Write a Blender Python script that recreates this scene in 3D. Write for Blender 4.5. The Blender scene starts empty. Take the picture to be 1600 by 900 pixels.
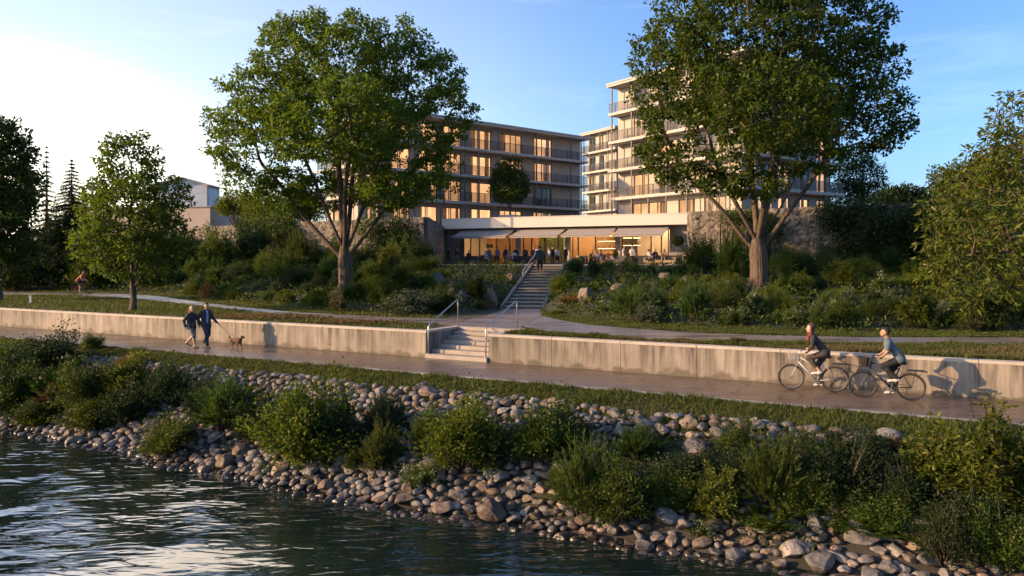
import bpy, math, random
import numpy as np
from mathutils import Vector, Matrix, kdtree
random.seed(7)
R = math.radians
sc = bpy.context.scene
COL = sc.collection

# ------------------------------------------------------------------ camera
F = 1200.0                       # focal length in pixels of the 1600 wide photograph
CZ = 3.5                         # eye height above the riverside path
HOR = 408.0
cam_d = bpy.data.cameras.new('camera'); cam = bpy.data.objects.new('camera', cam_d); COL.objects.link(cam)
cam_d.sensor_width = 36; cam_d.lens = 36 * F / 1600
cam_d.shift_y = -(450 - HOR) / 1600
cam_d.clip_start = .1; cam_d.clip_end = 5000
cam.location = (0, 0, CZ); cam.rotation_euler = (R(90), 0, 0)
sc.camera = cam

def at(px, py, d):
    return np.array([(px - 800) / F * d, d, CZ - (py - HOR) / F * d])
def proj(p):
    return 800 + p[0] / p[1] * F, HOR - (p[2] - CZ) / p[1] * F

# ------------------------------------------------------------------ site frame: u runs along the river wall, v away from the water
A = math.atan(.55); CA, SA = math.cos(A), math.sin(A)
OY = 26.2
def uv(X, Y): return X * CA - (Y - OY) * SA, X * SA + (Y - OY) * CA
def xy(u, v): return u * CA + v * SA, OY - u * SA + v * CA
WATER = -2.0
TOPZ = .95                        # level behind the retaining wall
TERR = 3.2                        # terrace level
VP = -3.42                        # river edge of the path
YS = np.array([(-400, 70), (-60, 66), (-40, 64.5), (-30, 62.3), (-26.5, 59.3), (-18, 49), (-10.8, 40.8), (-5.8, 37.2), (-2.2, 37.5), (-.6, 41.2),
               (1.9, 41.2), (2.2, 37.5), (3.5, 33.4), (6, 30.2), (11.5, 27.4), (17, 27.2), (40, 26), (400, 20)], float)
YE = np.array([(-400, 140), (-60, 98), (-36, 86), (-20, 72), (-7.6, 66), (-6, 52.8), (13.8, 52.8), (14.2, 58.6), (21, 53.6), (32, 48), (60, 45), (400, 45)], float)
ST0 = np.array([.56, 40.8]); ST1 = np.array([2.5, 52.9])      # axis of the upper stairs
SDIR = (ST1 - ST0) / np.linalg.norm(ST1 - ST0); SLEN = np.linalg.norm(ST1 - ST0)
SNRM = np.array([SDIR[1], -SDIR[0]])
def stair_local(X, Y):
    dx, dy = X - ST0[0], Y - ST0[1]
    return dx * SDIR[0] + dy * SDIR[1], dx * SNRM[0] + dy * SNRM[1]
def wob(x, y, s=1.0):
    return (np.sin(x * 1.3 * s + 1.7 * np.sin(y * .9 * s)) + np.sin(y * 1.7 * s + 2.1 + 1.3 * np.sin(x * .7 * s))) * .5
def z_upper(X, Y):
    a = np.interp(X, YS[:, 0], YS[:, 1]); b = np.interp(X, YE[:, 0], YE[:, 1])
    t = np.clip((Y - a) / (b - a), 0, 1)
    z = TOPZ + (TERR - .06 - TOPZ) * t ** .92
    z = z + .16 * wob(X, Y, .8) * np.clip(t * 6, 0, 1) * np.clip((1 - t) * 6, 0, 1)
    l, s = stair_local(X, Y)
    k = np.clip((1.7 - np.abs(s)) / .6, 0, 1) * np.clip((l + .3) * 2, 0, 1) * np.clip((SLEN + 1.2 - l), 0, 1)
    return z - .32 * k
def shore(u): return np.interp(u, [-30, -14, -6, 2, 6, 10, 20], [.45, .42, .15, -.15, .40, .6, .65]) + .07 * np.sin(u * 1.37)
def z_bank(u, v):
    w = v - shore(u) * np.clip((VP - 1 - v) / 3, 0, 1)
    z = np.interp(w, [-60, -16, -12, -9.1, -5.1, VP, 5], [-6, -4.2, -3.0, WATER - .02, -.3, -.02, -.06])
    return z + .06 * wob(u, v, 1.1) * np.clip((VP - .5 - v), 0, 1)
def z_ground(X, Y):
    u, v = uv(X, Y)
    return np.where(v > 0.1, z_upper(X, Y), z_bank(u, v))
def hit(px, py, lo=8.0, hi=120.0):
    """where the sight line through a pixel of the photograph meets the ground"""
    prev = lo
    for d in np.arange(lo, hi, .1):
        p = at(px, py, d)
        if p[2] <= float(z_ground(p[0], p[1])):
            return np.array([p[0], p[1], float(z_ground(p[0], p[1]))])
    return at(px, py, hi)

# ------------------------------------------------------------------ objects
def tag(o, label=None, cat=None, group=None, kind=None):
    if label: o['label'] = label
    if cat: o['category'] = cat
    if group: o['group'] = group
    if kind: o['kind'] = kind
    return o
def wloc(o):
    p = Vector(o.location)
    while o.parent: o = o.parent; p += Vector(o.location)
    return p
def empty(name, loc=(0, 0, 0), rz=0):
    o = bpy.data.objects.new(name, None); COL.objects.link(o)
    o.location = Vector([float(c) for c in loc]); o.rotation_euler = (0, 0, rz); o.empty_display_size = .2
    return o
def link(name, me, parent=None, loc=None, mat=None):
    o = bpy.data.objects.new(name, me); COL.objects.link(o)
    if parent: o.parent = parent
    if loc is not None: o.location = Vector([float(c) for c in loc])
    return o
def mesh_np(name, V, Fc, mats=(), mi=None, smooth=False):
    """V (n,3); Fc list of arrays of equal-length faces or one array"""
    me = bpy.data.meshes.new(name)
    if isinstance(Fc, np.ndarray): Fc = [Fc]
    Fc = [f for f in Fc if len(f)]
    V = np.asarray(V, np.float32)
    me.vertices.add(len(V)); me.vertices.foreach_set('co', V.ravel())
    nl = sum(f.size for f in Fc); nf = sum(len(f) for f in Fc)
    me.loops.add(nl); me.polygons.add(nf)
    me.loops.foreach_set('vertex_index', np.concatenate([f.ravel() for f in Fc]).astype(np.int32))
    tot = np.concatenate([np.full(len(f), f.shape[1], np.int32) for f in Fc])
    st = np.concatenate([[0], np.cumsum(tot)[:-1]]).astype(np.int32)
    me.polygons.foreach_set('loop_start', st)
    try: me.polygons.foreach_set('loop_total', tot)
    except Exception: pass
    for m in mats: me.materials.append(m)
    if mi is not None: me.polygons.foreach_set('material_index', np.asarray(mi, np.int32))
    if smooth: me.polygons.foreach_set('use_smooth', np.ones(nf, bool))
    me.update(calc_edges=True); me.validate()
    return me

class MB:
    """collects shapes for ONE mesh; coordinates in the current frame"""
    def __init__(s, o=(0, 0, 0), ex=(1, 0), ey=None):
        s.v = []; s.f = []; s.m = []; s.cur = 0; s.setframe(o, ex, ey)
    def setframe(s, o=(0, 0, 0), ex=(1, 0), ey=None):
        s.o = np.array([*o, 0.0][:3], float); s.ex = np.array([ex[0], ex[1], 0.0]); 
        s.ey = np.array([-ex[1], ex[0], 0.0]) if ey is None else np.array([ey[0], ey[1], 0.0])
        return s
    def w(s, p): return s.o + s.ex * p[0] + s.ey * p[1] + np.array([0, 0, p[2]])
    def add(s, vs, fs):
        b = len(s.v); s.v += [s.w(p) for p in vs]
        for f in fs: s.f.append([b + i for i in f]); s.m.append(s.cur)
    def box(s, x0, x1, y0, y1, z0, z1):
        s.add([(x0, y0, z0), (x1, y0, z0), (x1, y1, z0), (x0, y1, z0), (x0, y0, z1), (x1, y0, z1), (x1, y1, z1), (x0, y1, z1)],
              [(0, 3, 2, 1), (4, 5, 6, 7), (0, 1, 5, 4), (1, 2, 6, 5), (2, 3, 7, 6), (3, 0, 4, 7)])
        return s
    def prism(s, poly, z0, z1):
        n = len(poly); zt = z1 if hasattr(z1, '__len__') else [z1] * n; zb = z0 if hasattr(z0, '__len__') else [z0] * n
        s.add([(p[0], p[1], zb[i]) for i, p in enumerate(poly)] + [(p[0], p[1], zt[i]) for i, p in enumerate(poly)],
              [tuple(range(n))[::-1], tuple(range(n, 2 * n))] + [(i, (i + 1) % n, n + (i + 1) % n, n + i) for i in range(n)])
        return s
    def poly(s, pts): s.add(pts, [tuple(range(len(pts)))]); return s
    def tube(s, pts, rad, n=8, cap=True, closed=False):
        pts = [np.array(p, float) for p in pts]; k = len(pts)
        if not hasattr(rad, '__len__'): rad = [rad] * k
        vs = []; fs = []; up = None
        for i, p in enumerate(pts):
            if closed: t = pts[(i + 1) % k] - pts[i - 1]
            else: t = pts[min(i + 1, k - 1)] - pts[max(i - 1, 0)]
            t = t / (np.linalg.norm(t) + 1e-9)
            if up is None:
                up = np.cross(t, (0, 0, 1.0)) if abs(t[2]) < .9 else np.cross(t, (1.0, 0, 0))
            up = up - t * np.dot(up, t); up /= np.linalg.norm(up) + 1e-9; b = np.cross(t, up)
            for j in range(n):
                a = 2 * math.pi * j / n
                vs.append(p + rad[i] * (math.cos(a) * up + math.sin(a) * b))
        for i in range(k if closed else k - 1):
            i2 = (i + 1) % k
            for j in range(n):
                fs.append((i * n + j, i * n + (j + 1) % n, i2 * n + (j + 1) % n, i2 * n + j))
        if cap and not closed:
            fs.append(tuple(range(n))[::-1]); fs.append(tuple((k - 1) * n + j for j in range(n)))
        s.add(vs, fs); return s
    def lathe(s, c, prof, n=16):
        vs = []; fs = []
        for (r, z) in prof:
            for j in range(n):
                a = 2 * math.pi * j / n; vs.append((c[0] + r * math.cos(a), c[1] + r * math.sin(a), c[2] + z))
        for i in range(len(prof) - 1):
            for j in range(n):
                fs.append((i * n + j, i * n + (j + 1) % n, (i + 1) * n + (j + 1) % n, (i + 1) * n + j))
        fs.append(tuple(range(n))[::-1]); fs.append(tuple((len(prof) - 1) * n + j for j in range(n)))
        s.add(vs, fs); return s
    def ball(s, c, r, n=10, sc=(1, 1, 1)):
        vs = []; fs = []; m = n // 2 + 1
        for i in range(m + 1):
            t = math.pi * min(max(i / m, .03), .97)
            for j in range(n):
                a = 2 * math.pi * j / n
                vs.append((c[0] + r * sc[0] * math.sin(t) * math.cos(a), c[1] + r * sc[1] * math.sin(t) * math.sin(a), c[2] - r * sc[2] * math.cos(t)))
        for i in range(m):
            for j in range(n): fs.append((i * n + j, i * n + (j + 1) % n, (i + 1) * n + (j + 1) % n, (i + 1) * n + j))
        fs.append(tuple(range(n))[::-1]); fs.append(tuple(m * n + j for j in range(n)))
        s.add(vs, fs); return s
    def mesh(s, name, mats, off=(0, 0, 0), smooth=False, bevel=0):
        V = np.array(s.v, float) - np.array(off, float)
        me = bpy.data.meshes.new(name)
        me.from_pydata([tuple(p) for p in V], [], s.f)
        if not isinstance(mats, (list, tuple)): mats = [mats]
        for m in mats: me.materials.append(m)
        me.polygons.foreach_set('material_index', np.array(s.m, np.int32))
        if smooth: me.polygons.foreach_set('use_smooth', np.ones(len(s.f), bool))
        if bevel:
            import bmesh
            bm = bmesh.new(); bm.from_mesh(me)
            bmesh.ops.bevel(bm, geom=bm.edges[:], offset=bevel, segments=2, affect='EDGES', clamp_overlap=True)
            bm.to_mesh(me); bm.free()
        me.update()
        return me
    def build(s, name, mats, parent=None, loc=None, smooth=False, bevel=0, local=False):
        """world coordinates unless local; the origin goes to loc (or the parent's place)"""
        if parent is not None and not local:
            off = wloc(parent)
            o = link(name, s.mesh(name, mats, off, smooth, bevel), parent)
        elif parent is not None:
            o = link(name, s.mesh(name, mats, (0, 0, 0), smooth, bevel), parent)
        else:
            if loc is None and not local:
                V = np.array(s.v); loc = ((V[:, 0].min() + V[:, 0].max()) / 2, (V[:, 1].min() + V[:, 1].max()) / 2, V[:, 2].min())
            loc = loc if loc is not None else (0, 0, 0)
            o = link(name, s.mesh(name, mats, (0, 0, 0) if local else loc, smooth, bevel), None, loc)
        return o
def children(o): return [c for c in bpy.data.objects if c.parent is o]
KIDS = {}
def copy_tree(o, parent=None):
    c = o.copy(); COL.objects.link(c); c.parent = parent
    for ch in o.children: copy_tree(ch, c)
    return c

# ------------------------------------------------------------------ materials
def new_mat(name):
    m = bpy.data.materials.new(name); m.use_nodes = True; nt = m.node_tree; nt.nodes.clear()
    out = nt.nodes.new('ShaderNodeOutputMaterial')
    return m, nt, out
def nd(nt, t, **kw):
    n = nt.nodes.new(t)
    for k, v in kw.items():
        if k in n.inputs.keys() if isinstance(k, str) else False: n.inputs[k].default_value = v
        else: setattr(n, k, v)
    return n
def ramp(nt, stops, interp='LINEAR'):
    r = nt.nodes.new('ShaderNodeValToRGB'); r.color_ramp.interpolation = interp
    e = r.color_ramp.elements
    while len(e) < len(stops): e.new(.5)
    for i, (p, c) in enumerate(stops):
        e[i].position = p; e[i].color = (*c[:3], 1)
    return r
def surf(name, c1, c2=None, scale=4, rough=.7, bump=0, bscale=20, stretch=(1, 1, 1), metal=0, spec=.5, obj_var=0, detail=6, c3=None, coord='Object', bdist=.02):
    m, nt, out = new_mat(name)
    p = nd(nt, 'ShaderNodeBsdfPrincipled'); nt.links.new(p.outputs[0], out.inputs[0])
    p.inputs['Roughness'].default_value = rough; p.inputs['Metallic'].default_value = metal; p.inputs['Specular IOR Level'].default_value = spec
    tc = nd(nt, 'ShaderNodeTexCoord'); mp = nd(nt, 'ShaderNodeMapping'); mp.inputs['Scale'].default_value = stretch
    nt.links.new(tc.outputs[coord], mp.inputs[0])
    if c2 is None: c2 = tuple(c * .8 for c in c1)
    if not metal: c1, c2, c3 = (tuple(x * KA for x in q) if q else None for q in (c1, c2, c3))
    n = nd(nt, 'ShaderNodeTexNoise'); n.inputs['Scale'].default_value = scale; n.inputs['Detail'].default_value = detail
    nt.links.new(mp.outputs[0], n.inputs['Vector'])
    r = ramp(nt, [(.3, c2), (.7, c1)] if c3 is None else [(.3, c2), (.5, c1), (.72, c3)])
    nt.links.new(n.outputs[0], r.inputs[0])
    col = r.outputs[0]
    if obj_var:
        oi = nd(nt, 'ShaderNodeObjectInfo'); mr = nd(nt, 'ShaderNodeMapRange'); mr.inputs['To Min'].default_value = 1 - obj_var; mr.inputs['To Max'].default_value = 1 + obj_var
        nt.links.new(oi.outputs['Random'], mr.inputs[0])
        hs = nd(nt, 'ShaderNodeHueSaturation'); nt.links.new(mr.outputs[0], hs.inputs['Value']); nt.links.new(col, hs.inputs['Color']); col = hs.outputs[0]
    nt.links.new(col, p.inputs['Base Color'])
    if bump:
        b = nd(nt, 'ShaderNodeBump'); b.inputs['Strength'].default_value = bump; b.inputs['Distance'].default_value = bdist
        n2 = nd(nt, 'ShaderNodeTexNoise'); n2.inputs['Scale'].default_value = bscale; n2.inputs['Detail'].default_value = 6
        nt.links.new(mp.outputs[0], n2.inputs['Vector']); nt.links.new(n2.outputs[0], b.inputs['Height']); nt.links.new(b.outputs[0], p.inputs['Normal'])
    return m
KA = .76      # base colours are written for an even sky and lowered together to suit the contrast of low sun
def foliage(name, cols, trans=.35, rough=.45, spec=.22, var=.35, hue=.02, tcol=None):
    """leaf colour differs from leaf to leaf and from plant to plant; leaves let light through"""
    m, nt, out = new_mat(name); cols = [tuple(x * KA for x in c) for c in cols]
    g = nd(nt, 'ShaderNodeNewGeometry'); k = len(cols)
    r = ramp(nt, [(i / max(k - 1, 1), c) for i, c in enumerate(cols)]); nt.links.new(g.outputs['Random Per Island'], r.inputs[0])
    oi = nd(nt, 'ShaderNodeObjectInfo')
    mr = nd(nt, 'ShaderNodeMapRange'); mr.inputs['To Min'].default_value = 1 - var; mr.inputs['To Max'].default_value = 1 + var
    nt.links.new(oi.outputs['Random'], mr.inputs[0])
    mh = nd(nt, 'ShaderNodeMapRange'); mh.inputs['To Min'].default_value = .5 - hue; mh.inputs['To Max'].default_value = .5 + hue
    mu = nd(nt, 'ShaderNodeMath', operation='MULTIPLY'); mu.inputs[1].default_value = 7.13; fr = nd(nt, 'ShaderNodeMath', operation='FRACT')
    nt.links.new(oi.outputs['Random'], mu.inputs[0]); nt.links.new(mu.outputs[0], fr.inputs[0]); nt.links.new(fr.outputs[0], mh.inputs[0])
    hs = nd(nt, 'ShaderNodeHueSaturation'); nt.links.new(mr.outputs[0], hs.inputs['Value']); nt.links.new(mh.outputs[0], hs.inputs['Hue']); nt.links.new(r.outputs[0], hs.inputs['Color'])
    p = nd(nt, 'ShaderNodeBsdfPrincipled'); p.inputs['Roughness'].default_value = rough; p.inputs['Specular IOR Level'].default_value = spec
    nt.links.new(hs.outputs[0], p.inputs['Base Color'])
    t = nd(nt, 'ShaderNodeBsdfTranslucent')
    mx0 = nd(nt, 'ShaderNodeMixRGB', blend_type='MULTIPLY'); mx0.inputs[0].default_value = 1; mx0.inputs[2].default_value = (*(tcol or (1.9, 1.7, .7)), 1)
    nt.links.new(hs.outputs[0], mx0.inputs[1]); nt.links.new(mx0.outputs[0], t.inputs[0])
    mx = nd(nt, 'ShaderNodeMixShader'); mx.inputs[0].default_value = trans
    nt.links.new(p.outputs[0], mx.inputs[1]); nt.links.new(t.outputs[0], mx.inputs[2]); nt.links.new(mx.outputs[0], out.inputs[0])
    return m
def emit(name, col, s):
    m, nt, out = new_mat(name); e = nd(nt, 'ShaderNodeEmission'); e.inputs[0].default_value = (*col, 1); e.inputs[1].default_value = s * .76
    nt.links.new(e.outputs[0], out.inputs[0]); return m
def glass(name, tint=(1, 1, 1), refl=.12, rough=.02):
    m, nt, out = new_mat(name)
    t = nd(nt, 'ShaderNodeBsdfTransparent'); t.inputs[0].default_value = (*tint, 1)
    g = nd(nt, 'ShaderNodeBsdfGlossy'); g.inputs['Roughness'].default_value = rough
    lw = nd(nt, 'ShaderNodeFresnel'); lw.inputs[0].default_value = 1.5
    ad = nd(nt, 'ShaderNodeMath', operation='ADD'); ad.inputs[1].default_value = refl; nt.links.new(lw.outputs[0], ad.inputs[0])
    gg = nd(nt, 'ShaderNodeNewGeometry'); iv = nd(nt, 'ShaderNodeMath', operation='SUBTRACT'); iv.inputs[0].default_value = 1; nt.links.new(gg.outputs['Backfacing'], iv.inputs[1]); ml = nd(nt, 'ShaderNodeMath', operation='MULTIPLY'); nt.links.new(ad.outputs[0], ml.inputs[0]); nt.links.new(iv.outputs[0], ml.inputs[1]); ad = ml
    mx = nd(nt, 'ShaderNodeMixShader'); nt.links.new(ad.outputs[0], mx.inputs[0]); nt.links.new(t.outputs[0], mx.inputs[1]); nt.links.new(g.outputs[0], mx.inputs[2])
    nt.links.new(mx.outputs[0], out.inputs[0]); return m

M = {}
M['skin'] = surf('skin', (.50, .30, .21), (.46, .27, .19), 30, .5)
M['skin_dark'] = surf('skin_tan', (.36, .21, .14), (.33, .19, .12), 30, .5)
M['steel'] = surf('brushed_steel', (.55, .55, .56), (.48, .48, .5), 30, .35, metal=.9)
M['black'] = surf('black_rubber', (.02, .02, .02), (.015, .015, .015), 10, .6)
M['black_paint'] = surf('black_paint', (.016, .016, .018), (.012, .012, .014), 10, .5)
M['white_paint'] = surf('white_paint', (.7, .7, .7), (.64, .64, .65), 6, .3); M['silver_paint'] = surf('silver_paint', (.42, .43, .46), (.38, .39, .42), 6, .35)
def cloth(name, c, rough=.85): return surf(name, c, tuple(x * .75 for x in c), 9, rough, bump=.3, bscale=14, bdist=.03)
# ------------------------------------------------------------------ light and sky
SUN_AZ, SUN_EL = 100.0, 15.5       # degrees left of the view direction, degrees above the horizon
sd = np.array([-math.sin(R(SUN_AZ)) * math.cos(R(SUN_EL)), math.cos(R(SUN_AZ)) * math.cos(R(SUN_EL)), math.sin(R(SUN_EL))])
sl = bpy.data.lights.new('sun', 'SUN'); sl.energy = 5.0; sl.angle = R(.6); sl.color = (1, .62, .30)
so = bpy.data.objects.new('sun', sl); COL.objects.link(so); so.location = (-40, 0, 40)
so.rotation_euler = Vector(-sd).to_track_quat('-Z', 'Y').to_euler()
w = bpy.data.worlds.new('World'); sc.world = w; w.use_nodes = True
nt = w.node_tree; nt.nodes.clear()
wo = nd(nt, 'ShaderNodeOutputWorld'); bg = nd(nt, 'ShaderNodeBackground'); nt.links.new(bg.outputs[0], wo.inputs[0])
sky = nd(nt, 'ShaderNodeTexSky'); sky.sky_type = 'NISHITA'; sky.sun_disc = False
sky.sun_elevation = R(SUN_EL); sky.sun_rotation = R(-SUN_AZ); sky.altitude = 50; sky.air_density = 1.0; sky.dust_density = 1.6; sky.ozone_density = 1.6
bg.inputs[1].default_value = .099
tc = nd(nt, 'ShaderNodeTexCoord')
# the bright veil of low sun-lit haze on the left of the sky, and thin cirrus
gd = np.array([-math.sin(R(58)), math.cos(R(58)), .05]); gd /= np.linalg.norm(gd)
dt = nd(nt, 'ShaderNodeVectorMath', operation='DOT_PRODUCT'); dt.inputs[1].default_value = gd
nt.links.new(tc.outputs['Generated'], dt.inputs[0])
mr = nd(nt, 'ShaderNodeMapRange'); mr.interpolation_type = 'SMOOTHSTEP'
mr.inputs['From Min'].default_value = .35; mr.inputs['From Max'].default_value = .95; mr.inputs['From Max'].default_value = 1.0
nt.links.new(dt.outputs['Value'], mr.inputs[0])
tn = nd(nt, 'ShaderNodeMixRGB', blend_type='MULTIPLY'); tn.inputs[0].default_value = 1; tn.inputs[2].default_value = (1.15, 1.30, 1.62, 1); nt.links.new(sky.outputs[0], tn.inputs[1])
d3 = nd(nt, 'ShaderNodeVectorMath', operation='DOT_PRODUCT'); d3.inputs[1].default_value = (.766, .643, 0); nt.links.new(tc.outputs['Generated'], d3.inputs[0])
r3 = ramp(nt, [(.30, (1.0, 1.0, 1.0)), (.60, (1.0, 1.06, 1.1)), (.90, (.66, .79, .93))]); nt.links.new(d3.outputs['Value'], r3.inputs[0])
t3 = nd(nt, 'ShaderNodeMixRGB', blend_type='MULTIPLY'); t3.inputs[0].default_value = 1; nt.links.new(tn.outputs[0], t3.inputs[1]); nt.links.new(r3.outputs[0], t3.inputs[2]); tn = t3
pw = nd(nt, 'ShaderNodeMath', operation='POWER'); pw.inputs[1].default_value = 1.15; nt.links.new(mr.outputs[0], pw.inputs[0])
gl = nd(nt, 'ShaderNodeMixRGB', blend_type='ADD'); gl.inputs[2].default_value = (1.5, 1.3, .9, 1)
zx = nd(nt, 'ShaderNodeSeparateXYZ'); nt.links.new(tc.outputs['Generated'], zx.inputs[0])
zf = nd(nt, 'ShaderNodeMapRange'); zf.interpolation_type = 'SMOOTHERSTEP'; zf.inputs['From Min'].default_value = -.12; zf.inputs['From Max'].default_value = .62; zf.inputs['To Min'].default_value = 1; zf.inputs['To Max'].default_value = .08; nt.links.new(zx.outputs['Z'], zf.inputs[0])
pz = nd(nt, 'ShaderNodeMath', operation='MULTIPLY'); nt.links.new(pw.outputs[0], pz.inputs[0]); nt.links.new(zf.outputs[0], pz.inputs[1]); pw = pz
nt.links.new(pw.outputs[0], gl.inputs[0]); nt.links.new(tn.outputs[0], gl.inputs[1])
def lobe(prev, az, el, flat, radius, power, col):
    # a soft bright patch added to the sky, its height squeezed by flat
    c = np.array([-math.sin(R(az)), math.cos(R(az)), math.tan(R(el)) * flat]); c /= np.linalg.norm(c)
    vm = nd(nt, 'ShaderNodeVectorMath', operation='MULTIPLY'); vm.inputs[1].default_value = (1, 1, flat); nt.links.new(tc.outputs['Generated'], vm.inputs[0])
    nm = nd(nt, 'ShaderNodeVectorMath', operation='NORMALIZE'); nt.links.new(vm.outputs[0], nm.inputs[0])
    d_ = nd(nt, 'ShaderNodeVectorMath', operation='DOT_PRODUCT'); d_.inputs[1].default_value = c; nt.links.new(nm.outputs[0], d_.inputs[0])
    m_ = nd(nt, 'ShaderNodeMapRange'); m_.interpolation_type = 'SMOOTHSTEP'; m_.inputs['From Min'].default_value = math.cos(R(radius)); m_.inputs['From Max'].default_value = 1; nt.links.new(d_.outputs['Value'], m_.inputs[0])
    p_ = nd(nt, 'ShaderNodeMath', operation='POWER'); p_.inputs[1].default_value = power; nt.links.new(m_.outputs[0], p_.inputs[0])
    a_ = nd(nt, 'ShaderNodeMixRGB', blend_type='ADD'); a_.inputs[2].default_value = (*col, 1); nt.links.new(p_.outputs[0], a_.inputs[0]); nt.links.new(prev.outputs[0], a_.inputs[1]); return a_
gl = lobe(gl, 38, 4, 1.7, 55, 1.5, (1.5, 1.3, .8))
gl = lobe(gl, 33, 4, 1.7, 19, 1.7, (7, 5.6, 3.6))
gl = lobe(gl, 24, 33, 1.0, 13, 1.6, (26, 21, 15))  # unseen glow added above the view to feed the water glint
gl = lobe(gl, 42, 34, 1.0, 17, 1.2, (9, 10, 12))  # another unseen glow, added to whiten reflections in the left water
mp = nd(nt, 'ShaderNodeMapping'); mp.inputs['Scale'].default_value = (1.6, 1.6, 9); mp.inputs['Rotation'].default_value = (R(6), R(8), 0)
nt.links.new(tc.outputs['Generated'], mp.inputs[0])
cn = nd(nt, 'ShaderNodeTexNoise'); cn.inputs['Scale'].default_value = 2.2; cn.inputs['Detail'].default_value = 8; cn.inputs['Roughness'].default_value = .62; cn.inputs['Distortion'].default_value = .5
nt.links.new(mp.outputs[0], cn.inputs['Vector'])
cr = ramp(nt, [(.56, (0, 0, 0)), (.85, (.35, .35, .35))]); nt.links.new(cn.outputs[0], cr.inputs[0])
cm = nd(nt, 'ShaderNodeMixRGB', blend_type='ADD'); cm.inputs[2].default_value = (3.2, 2.7, 2.3, 1)
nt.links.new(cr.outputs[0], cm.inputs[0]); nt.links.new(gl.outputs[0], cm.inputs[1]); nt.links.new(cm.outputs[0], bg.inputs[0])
sc.view_settings.view_transform = 'Standard'; sc.view_settings.look = 'None'; sc.view_settings.exposure = .95; sc.view_settings.gamma = 1
sc.view_settings.use_curve_mapping = False
cy = sc.cycles
cy.max_bounces = 6; cy.diffuse_bounces = 3; cy.glossy_bounces = 3; cy.transmission_bounces = 4; cy.transparent_max_bounces = 12
cy.caustics_reflective = False; cy.caustics_refractive = False; cy.sample_clamp_indirect = 4; cy.use_denoising = True
cy.use_adaptive_sampling = True; cy.adaptive_threshold = .02

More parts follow.
